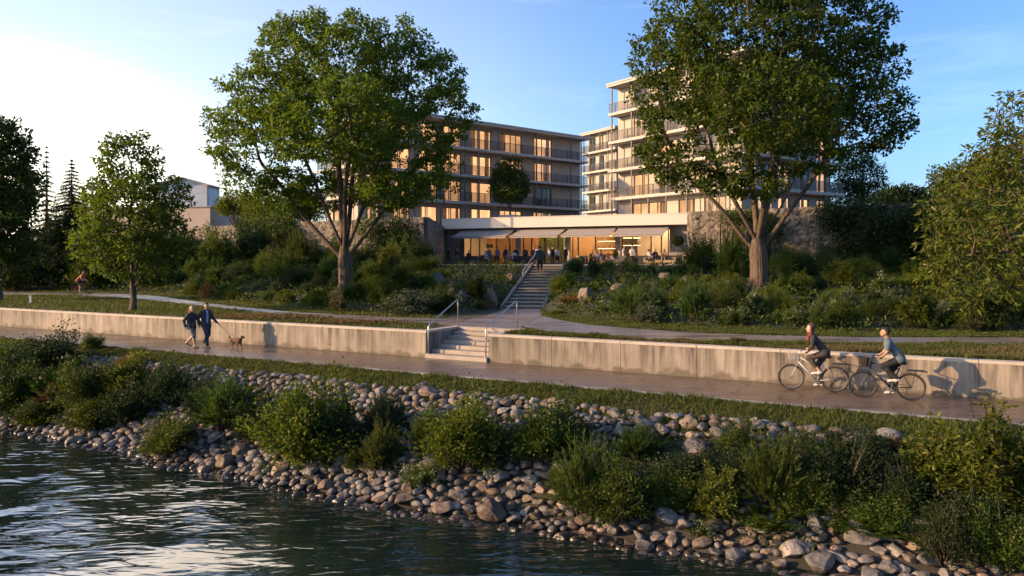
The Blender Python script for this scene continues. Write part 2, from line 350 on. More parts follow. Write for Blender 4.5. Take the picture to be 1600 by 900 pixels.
# ------------------------------------------------------------------ materials of the setting
M['soil'] = surf('soil_with_moss', (.035, .04, .018), (.028, .022, .014), 1.2, .95, bump=.6, bscale=6, c3=(.05, .055, .022))
M['bank_soil'] = surf('bank_soil', (.05, .043, .034), (.028, .026, .02), 1.5, .95, bump=.8, bscale=9, c3=(.07, .06, .05))
M['lawn'] = surf('lawn_soil', (.06, .065, .02), (.04, .045, .016), 1.0, .95, bump=.5, bscale=12, c3=(.09, .075, .03))
def concrete_mat(name, base, dark, streak=True, joint=None):
    base = tuple(c * KA for c in base); dark = tuple(c * KA for c in dark)
    m, nt, out = new_mat(name)
    p = nd(nt, 'ShaderNodeBsdfPrincipled'); nt.links.new(p.outputs[0], out.inputs[0]); p.inputs['Roughness'].default_value = .8
    tc = nd(nt, 'ShaderNodeTexCoord')
    n1 = nd(nt, 'ShaderNodeTexNoise'); n1.inputs['Scale'].default_value = 1.6; n1.inputs['Detail'].default_value = 8; nt.links.new(tc.outputs['Object'], n1.inputs['Vector'])
    r1 = ramp(nt, [(.32, tuple(c * .78 for c in base)), (.62, base)]); nt.links.new(n1.outputs[0], r1.inputs[0]); col = r1.outputs[0]
    n3 = nd(nt, 'ShaderNodeTexNoise'); n3.inputs['Scale'].default_value = 26; n3.inputs['Detail'].default_value = 4; nt.links.new(tc.outputs['Object'], n3.inputs['Vector'])
    if streak:
        mp = nd(nt, 'ShaderNodeMapping'); mp.inputs['Scale'].default_value = (3.2, 3.2, .32); nt.links.new(tc.outputs['Object'], mp.inputs[0])
        n2 = nd(nt, 'ShaderNodeTexNoise'); n2.inputs['Scale'].default_value = 1.3; n2.inputs['Detail'].default_value = 7; n2.inputs['Roughness'].default_value = .65; nt.links.new(mp.outputs[0], n2.inputs['Vector'])
        r2 = ramp(nt, [(.43, (0, 0, 0)), (.64, (1, 1, 1))]); nt.links.new(n2.outputs[0], r2.inputs[0])
        # run-off stains start under the coping and thin out downwards: their own drips
        sx = nd(nt, 'ShaderNodeSeparateXYZ'); nt.links.new(tc.outputs['Object'], sx.inputs[0])
        mz = nd(nt, 'ShaderNodeMapRange'); mz.inputs['From Min'].default_value = 0; mz.inputs['From Max'].default_value = .95; mz.inputs['To Min'].default_value = .35; mz.inputs['To Max'].default_value = .95
        nt.links.new(sx.outputs['Z'], mz.inputs[0])
        ml = nd(nt, 'ShaderNodeMath', operation='MULTIPLY'); nt.links.new(r2.outputs[0], ml.inputs[0]); nt.links.new(mz.outputs[0], ml.inputs[1])
        mx = nd(nt, 'ShaderNodeMixRGB'); mx.inputs[2].default_value = (*dark, 1); nt.links.new(ml.outputs[0], mx.inputs[0]); nt.links.new(col, mx.inputs[1]); col = mx.outputs[0]
        # fine vertical board marks
        mp2 = nd(nt, 'ShaderNodeMapping'); mp2.inputs['Scale'].default_value = (9, 9, .15); nt.links.new(tc.outputs['Object'], mp2.inputs[0])
        n4 = nd(nt, 'ShaderNodeTexNoise'); n4.inputs['Scale'].default_value = 1.5; n4.inputs['Detail'].default_value = 3; nt.links.new(mp2.outputs[0], n4.inputs['Vector'])
        r4 = ramp(nt, [(.35, (.74, .74, .74)), (.6, (1, 1, 1))]); nt.links.new(n4.outputs[0], r4.inputs[0])
        mm = nd(nt, 'ShaderNodeMixRGB', blend_type='MULTIPLY'); mm.inputs[0].default_value = .75; nt.links.new(col, mm.inputs[1]); nt.links.new(r4.outputs[0], mm.inputs[2]); col = mm.outputs[0]
        vo = nd(nt, 'ShaderNodeTexVoronoi'); vo.inputs['Scale'].default_value = 5; nt.links.new(tc.outputs['Object'], vo.inputs['Vector'])
        rv = ramp(nt, [(.03, (.35, .35, .35)), (.09, (1, 1, 1))]); nt.links.new(vo.outputs['Distance'], rv.inputs[0])
        m3 = nd(nt, 'ShaderNodeMixRGB', blend_type='MULTIPLY'); m3.inputs[0].default_value = .6; nt.links.new(col, m3.inputs[1]); nt.links.new(rv.outputs[0], m3.inputs[2]); col = m3.outputs[0]
    if streak:
        n5 = nd(nt, 'ShaderNodeTexNoise'); n5.inputs['Scale'].default_value = 2.2; n5.inputs['Detail'].default_value = 6; nt.links.new(tc.outputs['Object'], n5.inputs['Vector'])
        a5 = nd(nt, 'ShaderNodeMath', operation='MULTIPLY_ADD'); a5.inputs[1].default_value = -.9; nt.links.new(n5.outputs[0], a5.inputs[0]); nt.links.new(sx.outputs['Z'], a5.inputs[2])
        r5 = ramp(nt, [(.0, (.75, .75, .75)), (.12, (0, 0, 0))]); mr5 = nd(nt, 'ShaderNodeMapRange'); mr5.inputs['From Min'].default_value = -.42; mr5.inputs['From Max'].default_value = .6; nt.links.new(a5.outputs[0], mr5.inputs[0]); nt.links.new(mr5.outputs[0], r5.inputs[0])
        m5 = nd(nt, 'ShaderNodeMixRGB'); m5.inputs[2].default_value = (.075, .065, .04, 1); nt.links.new(r5.outputs[0], m5.inputs[0]); nt.links.new(col, m5.inputs[1]); col = m5.outputs[0]
        n6 = nd(nt, 'ShaderNodeTexNoise'); n6.inputs['Scale'].default_value = .28; n6.inputs['Detail'].default_value = 3; nt.links.new(tc.outputs['Object'], n6.inputs['Vector'])
        r6 = ramp(nt, [(.36, (.66, .63, .60)), (.62, (1.05, 1.0, .96))]); nt.links.new(n6.outputs[0], r6.inputs[0]); m6 = nd(nt, 'ShaderNodeMixRGB', blend_type='MULTIPLY'); m6.inputs[0].default_value = 1; nt.links.new(col, m6.inputs[1]); nt.links.new(r6.outputs[0], m6.inputs[2]); col = m6.outputs[0]
    nt.links.new(col, p.inputs['Base Color'])
    b = nd(nt, 'ShaderNodeBump'); b.inputs['Strength'].default_value = .35; b.inputs['Distance'].default_value = .01
    nt.links.new(n3.outputs[0], b.inputs['Height']); nt.links.new(b.outputs[0], p.inputs['Normal'])
    return m
M['wall_conc'] = concrete_mat('board_marked_concrete', (.375, .335, .29), (.06, .047, .04))
M['coping'] = concrete_mat('coping_concrete', (.52, .46, .40), (.2, .17, .14), False)
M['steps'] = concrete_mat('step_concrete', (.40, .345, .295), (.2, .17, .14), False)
M['shade_conc'] = concrete_mat('shade_toned_concrete', (.20, .17, .145), (.1, .085, .07), False)  # step concrete darkened: shade painted into stair risers and stringers
M['kerb'] = concrete_mat('kerb_concrete', (.40, .37, .33), (.2, .17, .14), False)
M['terrace'] = concrete_mat('terrace_paving', (.36, .31, .27), (.2, .17, .14), False)
def path_mat(name, c1, c2, c3):
    c1, c2, c3 = (tuple(x * KA for x in q) for q in (c1, c2, c3))
    m, nt, out = new_mat(name); p = nd(nt, 'ShaderNodeBsdfPrincipled'); nt.links.new(p.outputs[0], out.inputs[0])
    tc = nd(nt, 'ShaderNodeTexCoord'); mp = nd(nt, 'ShaderNodeMapping'); mp.inputs['Rotation'].default_value = (0, 0, A); mp.inputs['Scale'].default_value = (.35, 1.5, 1)
    nt.links.new(tc.outputs['Object'], mp.inputs[0])
    n = nd(nt, 'ShaderNodeTexNoise'); n.inputs['Scale'].default_value = .9; n.inputs['Detail'].default_value = 8; n.inputs['Roughness'].default_value = .62; nt.links.new(mp.outputs[0], n.inputs['Vector'])
    r = ramp(nt, [(.32, c2), (.5, c1), (.68, c3)]); nt.links.new(n.outputs[0], r.inputs[0]); vo = nd(nt, 'ShaderNodeTexVoronoi', feature='DISTANCE_TO_EDGE'); vo.inputs['Scale'].default_value = .42; dn = nd(nt, 'ShaderNodeTexNoise'); dn.inputs['Scale'].default_value = 1.6; dn.inputs['Detail'].default_value = 5; nt.links.new(tc.outputs['Object'], dn.inputs['Vector']); mxv = nd(nt, 'ShaderNodeMixRGB'); mxv.inputs[0].default_value = .35; nt.links.new(tc.outputs['Object'], mxv.inputs[1]); nt.links.new(dn.outputs['Color'], mxv.inputs[2]); nt.links.new(mxv.outputs[0], vo.inputs['Vector'])
    rc = ramp(nt, [(.003, (.5, .42, .42)), (.012, (1, 1, 1))]); nt.links.new(vo.outputs['Distance'], rc.inputs[0]); mc = nd(nt, 'ShaderNodeMixRGB', blend_type='MULTIPLY'); mc.inputs[0].default_value = .7; nt.links.new(r.outputs[0], mc.inputs[1]); nt.links.new(rc.outputs[0], mc.inputs[2]); nt.links.new(mc.outputs[0], p.inputs['Base Color'])
    rr = ramp(nt, [(.35, (.16, .16, .16)), (.62, (.46, .46, .46))]); nt.links.new(n.outputs[0], rr.inputs[0]); nt.links.new(rr.outputs[0], p.inputs['Roughness'])
    n3 = nd(nt, 'ShaderNodeTexNoise'); n3.inputs['Scale'].default_value = 30; nt.links.new(tc.outputs['Object'], n3.inputs['Vector'])
    b = nd(nt, 'ShaderNodeBump'); b.inputs['Strength'].default_value = .3; b.inputs['Distance'].default_value = .006; nt.links.new(n3.outputs[0], b.inputs['Height']); nt.links.new(b.outputs[0], p.inputs['Normal'])
    return m
M['path'] = path_mat('river_path_concrete', (.145, .102, .075), (.085, .06, .044), (.215, .16, .12))
M['foot'] = path_mat('footpath_concrete', (.25, .205, .18), (.18, .145, .125), (.32, .265, .23))

# ------------------------------------------------------------------ ground sheets
def arr(*a): return np.unique(np.round(np.concatenate([np.atleast_1d(x) for x in a]), 4))
def sheet(name, us, vs, zf, mat, hole=None):
    U, V = np.meshgrid(us, vs, indexing='ij'); X, Y = xy(U, V); Z = zf(X, Y, U, V)
    P = np.stack([X, Y, Z], -1).reshape(-1, 3)
    nu, nv = len(us), len(vs)
    I, J = np.meshgrid(np.arange(nu - 1), np.arange(nv - 1), indexing='ij'); I = I.ravel(); J = J.ravel()
    Fq = np.stack([I * nv + J, (I + 1) * nv + J, (I + 1) * nv + J + 1, I * nv + J + 1], -1)
    if hole is not None:
        uc = (us[I] + us[I + 1]) / 2; vc = (vs[J] + vs[J + 1]) / 2; Fq = Fq[~hole(uc, vc)]
    return link(name, mesh_np(name, P, Fq, [mat], smooth=True))
ULo, UHi = -3.57, -.93             # lower steps
VST = 2.52
us = arr(np.linspace(-1500, -75, 12), np.arange(-75, 40, .6), np.linspace(40, 900, 10), [ULo, UHi])
vs = arr([.15, VST], np.arange(.15, 62, .6), np.linspace(62, 1600, 16))
g1 = sheet('ground', us, vs, lambda X, Y, U, V: z_upper(X, Y), M['soil'], lambda u, v: (u > ULo) & (u < UHi) & (v < VST)); tag(g1, kind='structure')
us = arr(np.linspace(-1500, -60, 12), np.arange(-60, 40, .5), np.linspace(40, 900, 10))
vs = arr(np.linspace(-400, -20, 10), np.arange(-20, .16, .35), [.16, VP])
g2 = sheet('riverbank', us, vs, lambda X, Y, U, V: z_bank(U, V), M['bank_soil']); tag(g2, kind='structure')

# ------------------------------------------------------------------ water
def water_mat():
    m, nt, out = new_mat('river_water'); p = nd(nt, 'ShaderNodeBsdfPrincipled'); nt.links.new(p.outputs[0], out.inputs[0])
    p.inputs['Base Color'].default_value = (.006, .013, .012, 1); p.inputs['Roughness'].default_value = .02; p.inputs['IOR'].default_value = 1.45; p.inputs['Specular IOR Level'].default_value = 1.0
    tc = nd(nt, 'ShaderNodeTexCoord'); mp = nd(nt, 'ShaderNodeMapping'); mp.inputs['Scale'].default_value = (.75, 2.3, 1); mp.inputs['Rotation'].default_value = (0, 0, R(-8)); nt.links.new(tc.outputs['Object'], mp.inputs[0])
    n = nd(nt, 'ShaderNodeTexNoise'); n.inputs['Scale'].default_value = 1.7; n.inputs['Detail'].default_value = 1.6; n.inputs['Roughness'].default_value = .4; n.inputs['Distortion'].default_value = .9; nt.links.new(mp.outputs[0], n.inputs['Vector'])
    b = nd(nt, 'ShaderNodeBump'); b.inputs['Strength'].default_value = 1; b.inputs['Distance'].default_value = .045
    nc = nd(nt, 'ShaderNodeTexNoise'); nc.inputs['Scale'].default_value = .22; nc.inputs['Detail'].default_value = 3; nt.links.new(tc.outputs['Object'], nc.inputs['Vector']); rc = ramp(nt, [(.34, (.5, .5, .5)), (.62, (1, 1, 1))]); nt.links.new(nc.outputs[0], rc.inputs[0])
    mh = nd(nt, 'ShaderNodeMath', operation='MULTIPLY'); nt.links.new(n.outputs[0], mh.inputs[0]); nt.links.new(rc.outputs[0], mh.inputs[1]); nt.links.new(mh.outputs[0], b.inputs['Height']); nt.links.new(b.outputs[0], p.inputs['Normal'])
    return m
M['water'] = water_mat()
xs = arr(np.linspace(-1500, -60, 10), np.linspace(-60, -26, 60), np.arange(-26, 14, .13), np.linspace(14, 700, 14)); ys = arr(np.linspace(-300, 6, 12), np.arange(6, 28, .11), np.linspace(28, 60, 40), np.linspace(60, 900, 6))
Xw, Yw = np.meshgrid(xs, ys, indexing='ij'); Zw = np.zeros_like(Xw); rw = np.random.default_rng(5)
for i in range(26):
    lam = .55 * (1.13 ** i) * rw.uniform(.85, 1.15)
    if lam > 5: break
    th = R(90) + rw.normal(0, .55); kx, ky = math.cos(th) * 2 * math.pi / lam, math.sin(th) * 2 * math.pi / lam
    ph = rw.uniform(0, 6.28); Zw += .0042 * lam ** .8 * np.sin(kx * Xw + ky * Yw + ph + 1.1 * np.sin(.35 * Xw + ph) + .9 * np.sin(.5 * Yw + 2 * ph))
amp = np.clip((np.abs(Xw + 6) < 40) * 1.0, 0, 1); Zw *= amp * (.6 + .3 * np.sin(.21 * Xw + .33 * Yw + 1.2 * np.sin(.13 * Xw)))
nx, ny = len(xs), len(ys)
I, J = np.meshgrid(np.arange(nx - 1), np.arange(ny - 1), indexing='ij'); I = I.ravel(); J = J.ravel()
Fq = np.stack([I * ny + J, (I + 1) * ny + J, (I + 1) * ny + J + 1, I * ny + J + 1], -1)
uw, vw = uv(xs[I], ys[J]); Fq = Fq[vw < -6.5]
o = link('river_water', mesh_np('river_water', np.stack([Xw, Yw, Zw + WATER], -1).reshape(-1, 3), Fq, [M['water']], smooth=True)); tag(o, kind='structure')

# ------------------------------------------------------------------ paths
mb = MB()
u = -100.0
while u < 60:
    u2 = u + 5.4
    a, b, c, d = [xy(u + .006, VP + .14), xy(u2 - .006, VP + .14), xy(u2 - .006, -.005), xy(u + .006, -.005)]
    mb.prism([a, b, c, d], -.12, 0.0); u = u2
tag(mb.build('riverside_path', M['path'], loc=(0, 24, 0)), kind='structure')
mb = MB(); u = -100.0
while u < 60:
    mb.prism([xy(u + .005, VP - .06), xy(u + 1.795, VP - .06), xy(u + 1.795, VP + .135), xy(u + .005, VP + .135)], -.14, .022); u += 1.8
tag(mb.build('path_kerb', M['kerb'], loc=(0, 24, 0)), kind='structure')
def ribbon(name, E1, E2, seg, z, mat, thick=.09):
    """slabs between two edge lines, with open joints"""
    E1 = np.array(E1, float); E2 = np.array(E2, float)
    def res(E, n):
        s = np.concatenate([[0], np.cumsum(np.linalg.norm(np.diff(E, axis=0), axis=1))]); s /= s[-1]
        t = np.linspace(0, 1, len(E)); q = np.linspace(0, 1, n)
        out = np.stack([np.interp(q, s, E[:, 0]), np.interp(q, s, E[:, 1])], -1)
        for _ in range(6): out[1:-1] = .25 * out[:-2] + .5 * out[1:-1] + .25 * out[2:]
        return out
    n = int(np.linalg.norm(np.diff(E1, axis=0), axis=1).sum() / seg * 4) + 1; n = max(n // 4 * 4 + 1, 5)
    a, b = res(E1, n), res(E2, n); mb = MB()
    for i in range(0, n - 1, 4):
        p1, p2 = a[i:i + 5].copy(), b[i:i + 5].copy()
        for p in (p1, p2): p[-1] = p[-1] + (p[-2] - p[-1]) / np.linalg.norm(p[-2] - p[-1]) * .02
        mb.prism([tuple(q) for q in p1] + [tuple(q) for q in p2[::-1]], z - thick, z)
    return tag(mb.build(name, mat, loc=(a[0][0], a[0][1], z)), kind='structure')
zp = TOPZ + .014
ribbon('footpath', [(-75, 60), (-40, 58.4), (-33, 57.4), (-27.5, 53.6), (-23.6, 50.0), (-15.7, 41.5), (-9.97, 35.2), (-5.4, 32.2), (-2.72, 30.85)],
       [(-75, 63.4), (-40, 61.6), (-32, 60.6), (-28.6, 58.6), (-25.5, 55.5), (-17.6, 45.4), (-11.2, 38.6), (-5.8, 34.9), (-1.9, 33.5)], 2.6, zp, M['foot'])
ribbon('footpath', [(.42, 30.3), (1.2, 27.3), (2.4, 25.95), (4.5, 24.5), (7.5, 23.8), (10.6, 23.5), (15.5, 23.2), (30, 22.6)], [(1.4, 35.6), (2.1, 32.9), (3.0, 30.7), (5.2, 28.2), (7.6, 26.6), (11.5, 25.6), (17, 25.5), (32, 25)], 2.3, zp, M['foot'])
# plaza between the two flights
pl = [xy(ULo + .02, VST + .02), xy(UHi - .02, VST + .02), (.40, 30.3), (1.37, 35.6), (1.42, 38), (1.5, 40.8), (-.4, 40.86), (-.7, 38.6), (-1.2, 36), (-1.86, 33.5), (-2.70, 30.85)]
mb = MB()
from mathutils.geometry import tessellate_polygon
mb.prism(pl[:4] + pl[9:], zp - .09, zp); mb.prism([pl[3], pl[4], pl[8], (pl[9][0] + .01, pl[9][1] + .02)], zp - .09, zp - .001); mb.prism([(pl[4][0], pl[4][1] + .02), pl[5], pl[6], pl[7], (pl[8][0], pl[8][1] + .02)], zp - .09, zp - .002)
tag(mb.build('plaza', M['foot'], loc=(0, 33, zp)), kind='structure')

# ------------------------------------------------------------------ retaining walls with coping
def river_wall(u0, u1, label, first):
    t = empty('retaining_wall', (*xy((u0 + u1) / 2, 0), 0)); tag(t, label, 'wall')
    mb = MB(); u = u0 if first else u0
    L = 2.45
    n = int(round((u1 - u0) / L)); L = (u1 - u0) / n
    for i in range(n):
        a, b = u0 + i * L + .006, u0 + (i + 1) * L - .006
        mb.prism([xy(a, 0), xy(b, 0), xy(b, .3), xy(a, .3)], -.12, .885)
    mb.prism([xy(u0 + .01, .03), xy(u1 - .01, .03), xy(u1 - .01, .26), xy(u0 + .01, .26)], -.1, .88)
    us_ = u1 if first else u0; sg = -1 if first else 1
    a, b = sorted((us_, us_ + sg * .3)); 
    mb.prism([xy(a + .001, .3), xy(b - .001, .3), xy(b - .001, VST), xy(a + .001, VST)], -.1, .886)
    mb.build('wall_face', M['wall_conc'], t, bevel=0)
    mb = MB()
    for i in range(n):
        aa, bb = u0 + i * L + .004, u0 + (i + 1) * L - .004
        if i == n - 1 and first: bb = u1 + .015
        if i == 0 and not first: aa = u0 - .015
        mb.prism([xy(aa, -.02), xy(bb, -.02), xy(bb, .33), xy(aa, .33)], .888, TOPZ + .02)
    a, b = sorted((us_ - sg * .015, us_ + sg * .33))
    mb.prism([xy(a, .334), xy(b, .334), xy(b, VST + .05), xy(a, VST + .05)], .888, TOPZ + .02)
    mb.build('coping', M['coping'], t, bevel=.008)
    return t
river_wall(-90, ULo, 'long stained concrete retaining wall behind the walkers, left of the lower steps', True)
river_wall(UHi, 50, 'long stained concrete retaining wall behind the cyclists, right of the lower steps', False)

# lower steps
t = empty('steps', (*xy((ULo + UHi) / 2, 0), 0)); tag(t, 'lower concrete steps cut through the retaining wall, up from the riverside path', 'steps')
n = 7; rise = (TOPZ + .014) / n
for i in range(n):
    mb = MB(); v0 = -.10 if i == 0 else i * VST / n - .03; uo = .02 if i == 0 else 0
    mb.prism([xy(ULo + .017 - (0 if i else 0), v0), xy(UHi - .017, v0), xy(UHi - .017, VST + .01), xy(ULo + .017, VST + .01)], i * rise - .1 if i == 0 else i * rise + .001, (i + 1) * rise - (.0 if i < n - 1 else .002))
    mb.build('step', M['steps'], t, bevel=.01)
# upper stairs
t = empty('stairs', (ST0[0], ST0[1], TOPZ)); tag(t, 'long upper flight of pale stairs climbing to the restaurant terrace', 'stairs')
n = 14; rise = (TERR - TOPZ) / n; tr = SLEN / n; HW = 1.0
fr = dict(o=(ST0[0], ST0[1], 0), ex=SNRM, ey=SDIR)
for i in range(n):
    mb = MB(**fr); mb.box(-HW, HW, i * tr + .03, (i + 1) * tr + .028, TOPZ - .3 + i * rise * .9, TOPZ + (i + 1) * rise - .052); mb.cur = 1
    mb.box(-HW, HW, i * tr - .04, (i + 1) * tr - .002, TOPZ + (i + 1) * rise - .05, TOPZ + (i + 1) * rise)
    mb.build('step', [M['shade_conc'], M['steps']], t, bevel=.008)
for s in (-1, 1):
    mb = MB(**fr); a, b = (-HW - .2, -HW - .003) if s < 0 else (HW + .003, HW + .2); up = .10 if s < 0 else .03
    mb.prism([(a, -.1), (b, -.1), (b, SLEN - .05), (a, SLEN - .05)], [TOPZ - .4, TOPZ - .4, TERR - .8, TERR - .8], [TOPZ + .1 + up, TOPZ + .1 + up, TERR + .12 + up * .8, TERR + .12 + up * .8])
    mb.build('stringer_wall', M['shade_conc'], t, bevel=.01)  # the darker concrete paints in the shaded look of the stringer

# handrails of bent steel pipe
def rail(pts, label, name='handrail', r=.024):
    t = empty(name, pts[0]); tag(t, label, 'handrail')
    mb = MB()
    P = [np.array(p, float) for p in pts]; out = [P[0]]
    for i in range(1, len(P) - 1):
        a, b, c = P[i - 1], P[i], P[i + 1]; ra = .14
        p1 = b + (a - b) / np.linalg.norm(a - b) * ra; p2 = b + (c - b) / np.linalg.norm(c - b) * ra
        for k in range(6):
            q = k / 5; out.append((1 - q) ** 2 * p1 + 2 * q * (1 - q) * b + q * q * p2)
    out.append(P[-1]); mb.tube(out, r, 10); mb.build('pipe', M['steel'], t, smooth=True)
    for p in (P[0], P[-1]):
        m2 = MB(); m2.lathe(p, [(.06, -.005), (.06, .012), (.03, .016)], 12); m2.build('base_plate', M['steel'], t)
def v3(u, v, z): return (*xy(u, v), z)
rail([v3(ULo + .12, -.02, .02 + rise * 0 + .13), v3(ULo + .12, -.02, 1.17), v3(ULo - .12, VST - .2, 2.02), v3(ULo - .12, VST - .2, TOPZ)], 'bent steel handrail on the left side of the lower steps')
rail([v3(UHi - .08, -.05, .15), v3(UHi - .08, -.05, 1.17), v3(UHi - .30, VST + .1, 2.02), v3(UHi - .30, VST + .1, TOPZ)], 'bent steel handrail on the right side of the lower steps')
def st(l, s, z):
    p = ST0 + SDIR * l + SNRM * s; return (p[0], p[1], z)
sz = lambda l: TOPZ + (TERR - TOPZ) * l / SLEN
rail([st(5.2, -.75, sz(5.2) + .1), st(5.2, -.75, sz(5.2) + 1.0), st(11.6, -.75, sz(11.6) + 1.0), st(11.6, -.75, sz(11.6) + .05)], 'steel handrail along the upper stairs beside the climbing man', r=.03)
# ------------------------------------------------------------------ materials of the buildings
M['render'] = surf('pale_render', (.50, .44, .39), (.45, .395, .35), .8, .85, bump=.1, bscale=30)
M['slab'] = surf('slab_edge', (.52, .48, .44), (.44, .41, .38), 1.2, .8)
M['soffit'] = surf('soffit', (.34, .31, .29), (.30, .27, .25), 1, .8)
M['frame'] = surf('dark_window_frame', (.03, .028, .028), (.024, .022, .022), 4, .4)
M['railing'] = surf('railing_metal', (.06, .06, .065), (.045, .045, .05), 4, .45)
M['post'] = surf('post_metal', (.15, .14, .14), (.12, .11, .11), 4, .5)
M['pane'] = glass('window_glass', (.95, .95, .95), .0)
M['curtain'] = foliage('curtain_cloth', [(.55, .47, .40), (.66, .58, .50)], .5, .9, .1, .12, .01, (1, .95, .85))
M['room_dark'] = surf('unlit_room', (.10, .085, .075), (.07, .06, .055), 1, .9)
M['fascia'] = surf('fascia_render', (.72, .66, .59), (.66, .60, .54), .5, .7)
def room_mat(name, c, s):
    m, nt, out = new_mat(name); e = nd(nt, 'ShaderNodeEmission')
    oi = nd(nt, 'ShaderNodeObjectInfo'); mr = nd(nt, 'ShaderNodeMapRange'); mr.inputs['To Min'].default_value = .55 * s; mr.inputs['To Max'].default_value = 1.25 * s
    nt.links.new(oi.outputs['Random'], mr.inputs[0]); nt.links.new(mr.outputs[0], e.inputs[1])
    tc = nd(nt, 'ShaderNodeTexCoord'); n = nd(nt, 'ShaderNodeTexNoise'); n.inputs['Scale'].default_value = .55; n.inputs['Detail'].default_value = 2; nt.links.new(tc.outputs['Object'], n.inputs['Vector'])
    r = ramp(nt, [(.3, tuple(x * .55 for x in c)), (.65, c)]); nt.links.new(n.outputs[0], r.inputs[0]); nt.links.new(r.outputs[0], e.inputs[0])
    nt.links.new(e.outputs[0], out.inputs[0]); return m
M['room_lit'] = room_mat('lit_room', (1, .50, .22), .95)
M['room_side'] = surf('room_walls', (.62, .48, .36), (.55, .42, .32), 1, .9)

